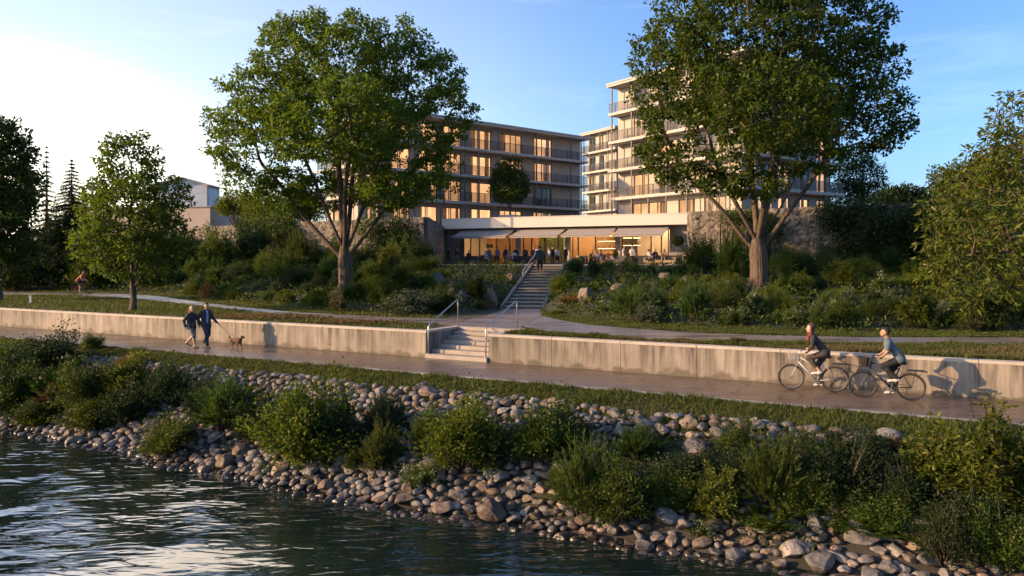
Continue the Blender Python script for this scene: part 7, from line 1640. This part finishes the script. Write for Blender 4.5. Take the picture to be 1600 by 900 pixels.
# ------------------------------------------------------------------ bicycles (forward = +y)
M['chrome'] = surf('chrome', (.7, .7, .7), (.6, .6, .6), 5, .2, metal=1); M['tan_leather'] = surf('brown_leather', (.10, .05, .025), (.07, .035, .018), 8, .6); M['wicker'] = surf('dark_wicker', (.05, .04, .032), (.03, .025, .02), 40, .8); M['wire'] = surf('pale_wire', (.5, .49, .47), (.42, .41, .4), 10, .4)
RW = .345; RA = np.array([0, -.50, RW]); FA = np.array([0, .60, RW]); BBk = np.array([0, -.06, .285])
def bicycle(loc, rz, label, paint, basket, grip_z=1.06, group=None, crank=None, tiny=False):
    t = empty('bicycle', loc, rz); tag(t, label, 'bicycle', group)
    def ring(c, R_, r, n=36, m=8): 
        return [(c[0], c[1] + R_ * math.cos(a), c[2] + R_ * math.sin(a)) for a in np.linspace(0, 2 * math.pi, n + 1)[:-1]]
    for c in (FA, RA):
        mb = MB(); mb.tube(ring(c, RW - .045, .01), .010, 6, closed=True); wh = mb.build('wheel', M['post' if paint == 'silver_paint' else 'black_paint'], t, local=True, smooth=True)
        mb = MB(); mb.tube(ring(c, RW - .022, .018), .0225, 8, closed=True); mb.build('tyre', M['black'], wh, local=True, smooth=True)
        mb = MB()
        for i in range(28):
            a = 2 * math.pi * i / 28; sx = .03 if i % 2 else -.03; mb.tube([(sx, c[1] + .02 * math.cos(a + .6), c[2] + .02 * math.sin(a + .6)), (0, c[1] + (RW - .04) * math.cos(a), c[2] + (RW - .04) * math.sin(a))], .0022, 3, cap=False)
        mb.tube([(-.05, c[1], c[2]), (.05, c[1], c[2])], .022, 10); mb.build('spokes', M['post'], wh, local=True)
        mb = MB(); a0, a1 = (R(20), R(175)) if c is FA else (R(-8), R(180)); arc = [(0, c[1] + (RW + .022) * math.cos(a), c[2] + (RW + .022) * math.sin(a)) for a in np.linspace(a0, a1, 20)]
        if c is FA: arc = [(0, c[1] - (p[1] - c[1]), p[2]) for p in [(0, c[1] + (RW + .022) * math.cos(a), c[2] + (RW + .022) * math.sin(a)) for a in np.linspace(R(-15), R(115), 18)]]
        else: arc = [(0, c[1] - (RW + .022) * math.cos(a), c[2] + (RW + .022) * math.sin(a)) for a in np.linspace(R(-12), R(150), 20)]
        for i in range(len(arc) - 1):
            p, q = arc[i], arc[i + 1]; mb.add([(-.026, p[1], p[2]), (.026, p[1], p[2]), (.026, q[1], q[2]), (-.026, q[1], q[2])], [(0, 1, 2, 3)])
            mb.add([(-.026, p[1], p[2] - .006), (.026, p[1], p[2] - .006), (.026, q[1], q[2] - .006), (-.026, q[1], q[2] - .006)], [(0, 1, 2, 3)])
        mb.build('mudguard', M['black_paint'], t, local=True)
    ST, HT, HB = np.array([0, -.25, .80]), np.array([0, .385, .93]), np.array([0, .425, .78]); fr = MB()
    low = paint == 'silver_paint'
    fr.tube([HB, BBk], .021, 8); fr.tube([BBk, ST], .017, 8); fr.tube([HT, HB], .021, 8); fr.tube([lerp(HT, HB, .15), lerp(BBk, ST, .55 if low else .95)], .017, 8)
    for s in (-1, 1): fr.tube([(s * .02, *BBk[1:]), (s * .055, *RA[1:])], .010, 6); fr.tube([(s * .02, *(ST - (0, .01, .05))[1:]), (s * .055, *RA[1:])], .008, 6); fr.tube([(s * .045, .452, .70), (s * .052, .50, .55), (s * .052, *FA[1:])], .011, 6)
    fr.tube([(-.05, .45, .70), (.05, .45, .70)], .014, 6); fr.build('frame', M[paint], t, local=True, smooth=True)
    mb = MB(); mb.tube([HT, HT + (0, -.02, grip_z - .93 + .03)], .014, 8); hb = [(-.29, .20, grip_z), (-.26, .27, grip_z + .01), (-.12, .35, grip_z + .02), (0, .365, grip_z + .02), (.12, .35, grip_z + .02), (.26, .27, grip_z + .01), (.29, .20, grip_z)]; mb.tube(hb, .012, 8); hbo = mb.build('handlebar', M['steel' if paint != 'black_paint' else 'black_paint'], t, local=True, smooth=True)
    mb = MB(); 
    for s in (-1, 1): mb.tube([(s * .275, .24, grip_z + .004), (s * .296, .155, grip_z - .004)], .0165, 8)
    mb.build('grips', M['black'], hbo, local=True, smooth=True)
    mb = MB(); mb.tube([ST, ST + (0, -.045, .12)], .013, 8); mb.build('seat_post', M['post'], t, local=True)
    V, Q = sdf_mesh([('c', (-.06, -.37, .935), (.06, -.37, .935), .04, .04), ('c', (0, -.36, .94), (0, -.16, .94), .055, .022)], .012, .03); link('saddle', mesh_np('saddle', V, Q, [M['black' if paint != 'silver_paint' else 'tan_leather']], smooth=True), t)
    mb = MB(); mb.box(-.06, .06, -.86, -.42, .735, .75) if False else None
    for x in (-.06, -.02, .02, .06): mb.tube([(x, -.42, .755), (x, -.84, .745)], .006, 6)
    mb.tube([(-.065, -.84, .745), (.065, -.84, .745)], .006, 6); mb.tube([(-.065, -.60, .75), (.065, -.60, .75)], .006, 6)
    for s in (-1, 1): mb.tube([(s * .06, -.62, .75), (s * .06, -.52, RW + .02)], .006, 6); mb.tube([(s * .06, -.78, .745), (s * .06, -.51, RW + .02)], .005, 6)
    mb.box(-.075, .075, -.80, -.44, .757, .775); mb.build('luggage_rack', M['black_paint'], t, local=True)
    mb = MB(); mb.box(-.03, .03, -.868, -.845, .715, .76); mb.build('rear_light', M['red_c'], t, local=True)
    ck = np.array([0, math.cos(crank), math.sin(crank)]) * .17 if crank is not None else np.array([0, -.06, .16])
    mb = MB(); mb.lathe((0, 0, 0), [(.095, -.003), (.095, .003)], 20); v0 = len(mb.v); mb.v = [np.array([p[2] + .045, p[0] + BBk[1], p[1] + BBk[2]]) for p in mb.v]
    mb.tube([(-.06, *BBk[1:]), (.06, *BBk[1:])], .018, 8); mb.tube([(.07, *BBk[1:]), BBk + ck + (.075, 0, 0)], .011, 6); mb.tube([(-.07, *BBk[1:]), BBk - ck - (.075, 0, 0)], .011, 6); cr_ = mb.build('crank', M['post'], t, local=True)
    for s in (1, -1): 
        c = BBk + s * ck + (s * .125, 0, 0); mb = MB(); mb.box(c[0] - .045, c[0] + .045, c[1] - .045, c[1] + .045, c[2] - .012, c[2] + .012); mb.build('pedal', M['black'], cr_, local=True)
    mb = MB(); mb.tube([(.045, BBk[1] + .01, BBk[2] + .095), (.045, RA[1], RA[2] + .035)], .006, 4); mb.tube([(.045, BBk[1] + .01, BBk[2] - .095), (.045, RA[1], RA[2] - .035)], .006, 4); mb.build('chain', M['black_paint'], t, local=True)
    mb = MB(); mb.tube([(-.05, RA[1] + .07, RW - .03), (-.09, RA[1] + .14, .11)], .008, 6); mb.build('kickstand', M['black_paint'], t, local=True)
    if basket:
        bmat, (w0, w1, l, hgt) = basket; mb = MB(); cy, zt = .575, grip_z - .02
        for lv_ in np.linspace(0, 1, 6 if bmat == 'wicker' else 4):
            w = w0 + (w1 - w0) * lv_; ll = l * (.82 + .18 * lv_); z = zt - hgt * (1 - lv_); mb.tube([(w * math.copysign(abs(math.cos(a)) ** .6, math.cos(a)), cy + ll * math.copysign(abs(math.sin(a)) ** .6, math.sin(a)), z) for a in np.linspace(0, 6.283, 25)[:-1]], .009 if bmat == 'wicker' else .005, 5, closed=True)
        for a in np.linspace(0, 6.283, 33 if bmat == 'wicker' else 21)[:-1]:
            cx, sy = math.copysign(abs(math.cos(a)) ** .6, math.cos(a)), math.copysign(abs(math.sin(a)) ** .6, math.sin(a)); mb.tube([(w0 * cx, cy + l * .82 * sy, zt - hgt), (w1 * cx, cy + l * sy, zt)], .008 if bmat == 'wicker' else .0035, 4)
        if bmat == 'wicker':
            mb.prism([(w0 * 1.0 * math.copysign(abs(math.cos(a)) ** .6, math.cos(a)), cy + l * .80 * math.copysign(abs(math.sin(a)) ** .6, math.sin(a))) for a in np.linspace(0, 6.283, 25)[:-1]], zt - hgt, zt - hgt + .01)
            for a in np.linspace(0, 6.283, 25)[:-1]:
                b_ = a + 6.283 / 24; f2 = lambda q: (math.copysign(abs(math.cos(q)) ** .6, math.cos(q)), math.copysign(abs(math.sin(q)) ** .6, math.sin(q)))
                (c1, s1), (c2, s2) = f2(a), f2(b_); mb.add([(w0 * c1 * .97, cy + l * .80 * s1, zt - hgt), (w0 * c2 * .97, cy + l * .80 * s2, zt - hgt), (w1 * c2 * .97, cy + l * .97 * s2, zt - .01), (w1 * c1 * .97, cy + l * .97 * s1, zt - .01)], [(0, 1, 2, 3)])
        else: mb.tube([(-w0, cy, zt - hgt), (w0, cy, zt - hgt)], .004, 4); mb.tube([(0, cy - l * .8, zt - hgt), (0, cy + l * .8, zt - hgt)], .004, 4)
        mb.build('basket', M[bmat], t, local=True)
    return t, ck
def rider(ck, grip_z=1.06, lean=0.0, H=1.0):
    J = {}; J['hipL'], J['hipR'] = (-.09, -.27, 1.04), (.09, -.27, 1.04)
    for S, s in (('R', 1), ('L', -1)):
        f = BBk + s * ck + (s * .12, 0, 0); an = f + np.array([0, -.10, .105]); hp = np.array(J['hip' + S]); d = an - hp; L = np.linalg.norm(d); a1, a2 = .455, .44; q = min((a1 ** 2 - a2 ** 2 + L * L) / (2 * L), a1); hh = math.sqrt(max(a1 * a1 - q * q, 0)); u_ = d / L; n_ = np.array([0, -u_[2], u_[1]]) * (1 if -u_[2] > 0 else -1); kn = hp + u_ * q + n_ * hh
        J['kn' + S], J['an' + S], J['to' + S] = kn, an, an + np.array([0, .19, -.05 - .02])
    y = lean; J['shL'], J['shR'] = (-.165, .02 + y, 1.455), (.165, .02 + y, 1.455); J['neck'] = (0, .055 + y, 1.565); J['head'] = (0, .10 + y, 1.69)
    for S, s in (('R', 1), ('L', -1)): J['wr' + S] = np.array([s * .285, .145, grip_z + .055]); J['ha' + S] = np.array([s * .285, .235, grip_z + .02]); J['el' + S] = (np.array(J['sh' + S]) + J['wr' + S]) / 2 + np.array([s * .06, -.03, -.05]); J['palm' + S] = np.array([0, 0, -1.0])
    J['curl'] = np.array(.95)
    return {k: np.array(v, float) for k, v in J.items()}
def mid_hit(px1, py1, px2, py2): a, b = hit(px1, py1), hit(px2, py2); return np.array([*((a + b) / 2)[:2], 0.0])
lw = mid_hit(1242.5, 611.5, 1304, 615.5); lm = mid_hit(1354, 625, 1423, 628); bz = R(67)
t, ck = bicycle(lw, bz, 'silver-white town bicycle ridden by the woman, with a small pale wire basket', 'silver_paint', ('wire', (.09, .13, .11, .20)), crank=R(-100))
put_figure(figure(rider(ck), {'top': ('charcoal', 1.0, .015, .06), 'scarf': 'red_c', 'legs': ('brown_c', .80, .018), 'shoes': 'shoe_white', 'hair': ('auburn', .16)}, .018, True), lw, bz, 'woman with auburn hair, dark jacket and red scarf riding the silver-white bicycle')
t, ck = bicycle(lm, bz, 'black bicycle ridden by the man, with a dark wicker front basket', 'black_paint', ('wicker', (.13, .17, .13, .22)), crank=R(-80))
put_figure(figure(rider(ck, lean=-.02), {'top': ('teal', .36, .017, .06), 'topname': 'polo_shirt', 'legs': ('black_c', .98, .016), 'shoes': 'shoe_white', 'hair': ('darkhair', 0), 'beard': 'darkhair'}, .018, skin='skin_dark'), lm, bz, 'bearded man in a blue polo shirt and black trousers riding the black bicycle')
# far rider on the park footpath
lf = np.array([at(127, 0, 59.3)[0], 59.3, TOPZ + .02]); t, ck = bicycle(lf, R(-80), 'reddish bicycle far off on the park footpath at left', 'red_c', None, crank=R(-60))
FAR = figure(rider(ck, lean=.08), {'top': ('orange_c', .36, .022, .08), 'topname': 'shirt', 'legs': ('charcoal', .55, .02), 'legname': 'shorts', 'shoes': 'shoe_white', 'hair': ('brunette', 0)}, .03)
put_figure(FAR, lf, R(-80), 'cyclist in a reddish shirt and shorts far off on the park footpath at left')
mb = MB(); q = hit(48, 474, 30); mb.prism([(q[0] - .07, q[1] - .05), (q[0] + .07, q[1] - .05), (q[0] + .07, q[1] + .05), (q[0] - .07, q[1] + .05)], q[2] - .1, q[2] + .42); mb.box(q[0] - .09, q[0] + .09, q[1] - .07, q[1] + .07, q[2] + .421, q[2] + .46); tag(mb.build('marker_post', M['white_paint'], bevel=.01), 'small white marker post on the lawn near the left edge', 'post')
# ------------------------------------------------------------------ guests and furniture on the terrace
random.seed(3)
def terr(px, off):      # a point on the terrace seen at px, off metres in front of the glass (negative y of the facade)
    t = ptx(px, G - off); p = PO + PX * t + PY * (G - off); return np.array([p[0], p[1], TERR + .002])
hS = .034
base = {'top': ('white_c', 1.0, .02, .12), 'legs': ('charcoal', .97, .016), 'shoes': 'shoe_dark', 'hair': ('darkhair', 0)}
J1 = stand(H=1.76); J2 = stand(swing=.35, H=1.72); J2['wrR'] = np.array([.16, .30, 1.12]); J2['haR'] = np.array([.10, .36, 1.16]); J3 = stand(H=1.66)
POSE = {'a': figure(J1, {**base, 'topname': 'shirt'}, hS), 'b': figure(J2, {**base, 'topname': 'shirt'}, hS), 'f': figure(J3, {**base, 'topname': 'shirt', 'hair': ('brunette', .15), 'legs': ('charcoal', .5, .03), 'legname': 'skirt'}, hS, True), 's': figure(sit(), {**base, 'topname': 'shirt'}, hS), 't': figure(sit(lean=.10), {**base, 'topname': 'shirt', 'hair': ('brunette', .12)}, hS, True)}
GP = 'guests on the restaurant terrace'
def guest(px, off, pose, top, low, hair, label, face=180, dz=0):
    p = terr(px, off); nm = [q[0] for q in POSE[pose]]; mats = {'shirt': top, ('skirt' if 'skirt' in nm else 'trousers'): low, 'hair': hair}
    o = put_figure(POSE[pose], p + np.array([0, 0, dz]), R(face), label, GP, mats); return o
M['rattan'] = surf('dark_rattan', (.06, .05, .045), (.035, .03, .027), 30, .8, bump=.5, bscale=40)
def table(px, off, w, l, h, label, mat='wood', rz=-23, name='table'):
    p = terr(px, off); t = empty(name, p, R(rz)); tag(t, label, 'table', 'terrace tables')
    mb = MB(); mb.box(-w / 2, w / 2, -l / 2, l / 2, h - .04, h); mb.build('tabletop', M[mat], t, local=True, bevel=.008)
    for sx in (-1, 1):
        for sy in (-1, 1): mb = MB(); x, y = sx * (w / 2 - .06), sy * (l / 2 - .06); mb.box(x - .028, x + .028, y - .028, y + .028, 0, h - .041); mb.build('leg', M['post'], t, local=True)
    return t
def chair(px, off, rz, label, mat):
    p = terr(px, off); t = empty('chair', p, R(rz)); tag(t, label, 'chair', 'terrace chairs')
    mb = MB(); mb.box(-.24, .24, -.24, .24, .40, .46); mb.build('seat', M[mat], t, local=True, bevel=.02)
    mb = MB(); mb.prism([(-.24, -.25), (.24, -.25), (.24, -.19), (-.24, -.19)], [.46, .46, .46, .46], [.86, .86, .88, .88]); mb.build('backrest', M[mat], t, local=True, bevel=.015)
    for sx in (-1, 1):
        for sy in (-1, 1): mb = MB(); mb.tube([(sx * .21, sy * .21, .40), (sx * .23, sy * .23, 0)], .018, 6); mb.build('leg', M['post'], t, local=True)
def sofa(px, off, w, rz, label, mat, cush=None, name='sofa', cat='sofa'):
    p = terr(px, off); t = empty(name, p, R(rz)); tag(t, label, cat, 'terrace lounge seats')
    mb = MB(); mb.box(-w / 2 + .16, w / 2 - .16, -.25, .42, .10, .40); mb.build('base', M[mat], t, local=True, bevel=.02)
    mb = MB(); mb.box(-w / 2, w / 2, -.44, -.255, .10, .82); mb.build('backrest', M[mat], t, local=True, bevel=.03)
    for s in (-1, 1): mb = MB(); a, b = sorted((s * w / 2, s * (w / 2 - .155))); mb.box(a, b, -.253, .42, .10, .64); mb.build('armrest', M[mat], t, local=True, bevel=.03)
    k = max(1, round((w - .32) / .75))
    for i in range(k): mb = MB(); cw = (w - .34) / k; mb.box(-w / 2 + .17 + i * cw + .006, -w / 2 + .17 + (i + 1) * cw - .006, -.24, .42, .402, .52); mb.build('cushion', M[cush or mat], t, local=True, bevel=.03)
    mb = MB()
    for sx in (-1, 1):
        for sy in (-1, 1): mb.box(sx * (w / 2 - .1) - .03, sx * (w / 2 - .1) + .03, sy * .3 - .03 + .02, sy * .3 + .05, 0, .099)
    mb.build('feet', M['post'], t, local=True)
F0 = 157    # facing the river
sofa(733, 4.4, 2.5, F0, 'long grey sofa at the left end of the restaurant terrace', 'sofa_grey')
guest(701, 4.8, 'a', 'black_c', 'black_c', 'darkhair', 'dark figure standing at the far left end of the terrace by the stone wall', 120)
guest(714, 4.6, 'f', 'charcoal', 'khaki', 'brunette', 'woman in dark top and pale skirt left of the long grey sofa', 200)
guest(733, 4.36, 's', 'charcoal', 'black_c', 'darkhair', 'guest in dark clothes seated on the long grey sofa', F0, .08)
chair(758, 4.0, 290, 'dark chair with the white-shirted guest left of the tall wooden table', 'rattan'); guest(758, 4.0, 's', 'white_c', 'white_c', 'brunette', 'guest in white shirt seated left of the wooden tables', 290, .02)
table(777, 4.2, 1.7, .8, .86, 'wooden table in front of the amber left bay of the restaurant')
guest(764, 2.7, 'a', 'denim', 'charcoal', 'darkhair', 'man in grey-blue shirt standing at the left of two standing behind the wooden table', 200)
guest(777, 2.6, 'b', 'denim', 'black_c', 'darkhair', 'broad man in grey-blue shirt standing behind the middle of the wooden table', 170)
guest(790, 2.8, 'a', 'black_c', 'black_c', 'darkhair', 'man all in black standing at the right end of the wooden table', 150)
chair(797, 4.6, 60, 'dark chair with the pink-topped guest', 'rattan'); guest(797, 4.6, 't', 'pinkish', 'khaki', 'blond', 'guest in a pink top seated right of the wooden table', 60, .02)
chair(804, 5.2, 20, 'dark chair with the guest in white near the left column', 'rattan'); guest(804, 5.2, 's', 'white_c', 'khaki', 'darkhair', 'guest in white seated in front of the leftmost column', 20, .02)
guest(806, 2.2, 'a', 'black_c', 'black_c', 'darkhair', 'dark-dressed guest standing against the leftmost column', 180)
sofa(817, 4.6, 1.5, F0, 'dark two-seat sofa right of the leftmost column', 'sofa_dark')
guest(820.5, 3.2, 'b', 'charcoal', 'black_c', 'darkhair', 'man in charcoal jacket standing behind the dark two-seat sofa', 190)
guest(834, 2.2, 'a', 'brown_c', 'brown_c', 'brunette', 'guest in brown standing close to the glass behind the stair top', 180)
guest(839, 4.5, 'a', 'lilac', 'charcoal', 'brunette', 'guest in a pale top standing just behind the man on the stairs', 150)
guest(858, 5.6, 'f', 'lilac', 'orange_c', 'darkhair', 'woman in a lilac shirt and rust skirt standing right of the stair top', 110)
guest(863, 3.4, 'a', 'black_c', 'black_c', 'darkhair', 'guest in black beside the second column, behind the small dark table', 200)
table(868, 4.4, 1.2, .8, .76, 'small dark table between the two middle columns', 'darkwood')
guest(870.5, 3.0, 'f', 'white_c', 'black_c', 'darkhair', 'guest in white blouse standing behind the small dark table', 170)
guest(883, 3.0, 'a', 'charcoal', 'charcoal', 'darkhair', 'dark-clothed guest standing just left of the middle column', 200)
sofa(898, 4.8, 1.1, 100, 'tan lounge chair in front of the middle column', 'sofa_tan', name='armchair', cat='armchair')
sofa(908, 4.3, 1.0, F0, 'dark armchair beside the tan lounge chair', 'sofa_dark', name='armchair', cat='armchair')
table(927, 4.6, 1.5, .8, .76, 'dark dining table in front of the bottle shelves', 'darkwood')
chair(925, 3.4, F0, 'chair behind the dining table, its left one', 'rattan'); guest(925.5, 3.4, 's', 'charcoal', 'black_c', 'darkhair', 'dark-haired guest seated behind the dining table, on its left', F0, .02)
chair(932, 3.5, F0, 'chair behind the dining table, its right one', 'rattan'); guest(931.5, 3.5, 't', 'khaki', 'khaki', 'brunette', 'guest in a tan top seated behind the dining table, on its right', F0, .02)
chair(941, 5.2, 60, 'chair at the right end of the dining table', 'rattan'); guest(941, 5.2, 't', 'denim', 'jeans', 'darkhair', 'guest in blue seated at the right end of the dining table', 60, .02)
sofa(956, 3.2, 1.1, F0, 'tan armchair against the glass left of the right column', 'sofa_tan', name='armchair', cat='armchair')
sofa(969, 4.6, 1.1, F0, 'light grey armchair in front of the right column', 'sofa_grey', name='armchair', cat='armchair')
guest(974.5, 4.0, 'a', 'white_c', 'charcoal', 'darkhair', 'person in a white shirt and dark trousers beside the right column', 250)
guest(988, 5.0, 'b', 'white_c', 'charcoal', 'brunette', 'man in an open white shirt standing in front of the dark shelf wall', 175)
sofa(1001, 4.4, 1.15, F0, 'dark square armchair right of the man in the open white shirt', 'sofa_dark', name='armchair', cat='armchair')
guest(1013, 5.2, 's', 'white_c', 'khaki', 'darkhair', 'guest in white leaning back left of the tan and dark sofa', 270, .04); chair(1013, 5.2, 270, 'chair of the guest in white left of the tan and dark sofa', 'rattan')
sofa(1032, 4.8, 3.0, F0, 'wide tan and dark sofa at the right end of the terrace', 'sofa_tan', 'sofa_dark')
guest(1024, 4.76, 's', 'navy', 'navy', 'darkhair', 'man in navy seated on the wide sofa at the right end', F0, .08)
guest(1038, 4.76, 't', 'khaki', 'khaki', 'brunette', 'woman in tan seated on the wide sofa at the right end', F0, .08)
# potted tree by the right pier
def pot_tree(px, off, label):
    p = terr(px, off); t = empty('potted_tree', p); tag(t, label, 'potted tree'); mb = MB(); mb.box(-.32, .32, -.32, .32, 0, .85); mb.build('planter', M['sofa_grey'], t, local=True, bevel=.02)
    g = Geo(); r_ = np.random.default_rng(9); tubes_np(g, [(np.array([[0, 0, .8], [.02, 0, 1.4], [0, .02, 2.0]]), np.array([.035, .03, .02]))], 6); link('trunk', g.mesh('trunk', [M['bark']], True), t)
    C = unit(r_.normal(0, 1, (2600, 3))) * r_.uniform(.3, 1, (2600, 1)) ** .5 * np.array([.55, .55, .5]) + [0, 0, 2.2]; V, T = leaf_geo(C, r_.normal(0, 1, C.shape), .12, .06, r_, .5); g = Geo(); g.tri(V, T); link('crown', g.mesh('crown', [M['f_dark']]), t)
pot_tree(1059, 4.2, 'round-headed small tree in a square grey planter at the right end of the terrace')
# low planter with a dark shrub beside the right column
p = terr(962, 4.0); t = empty('planter', p); tag(t, 'round planter with a small dark bush left of the right column', 'planter'); mb = MB(); mb.lathe((0, 0, 0), [(.20, 0), (.28, .5), (.25, .5)], 14); mb.build('pot', M['sofa_dark'], t, local=True); o = link('bush', PROTO['dark'][0][0], t, (0, 0, .42)); o.scale = (.6, .6, 1.0)
# the man climbing the stairs
Jc = stand(swing=.55, H=1.78, lean=.10); Jc['knR'] = np.array([.10, .26, .66]); Jc['anR'] = np.array([.10, .22, .25]); Jc['toR'] = np.array([.11, .40, .20])
for k in ('knL', 'anL', 'toL'): Jc[k] = Jc[k] + np.array([0, .12, 0])
q = st(9.4, -.25, 0); l9 = 9.4; k9 = int(l9 / tr) + 1
put_figure(figure(Jc, {'top': ('navy', 1.0, .024, .2), 'legs': ('black_c', .97, .018), 'shoes': 'shoe_dark', 'hair': ('darkhair', 0)}, .024), (q[0], q[1], TOPZ + k9 * rise), -math.atan2(SDIR[0], SDIR[1]), 'man in a dark blue jacket climbing near the top of the upper stairs')
settle_labels()
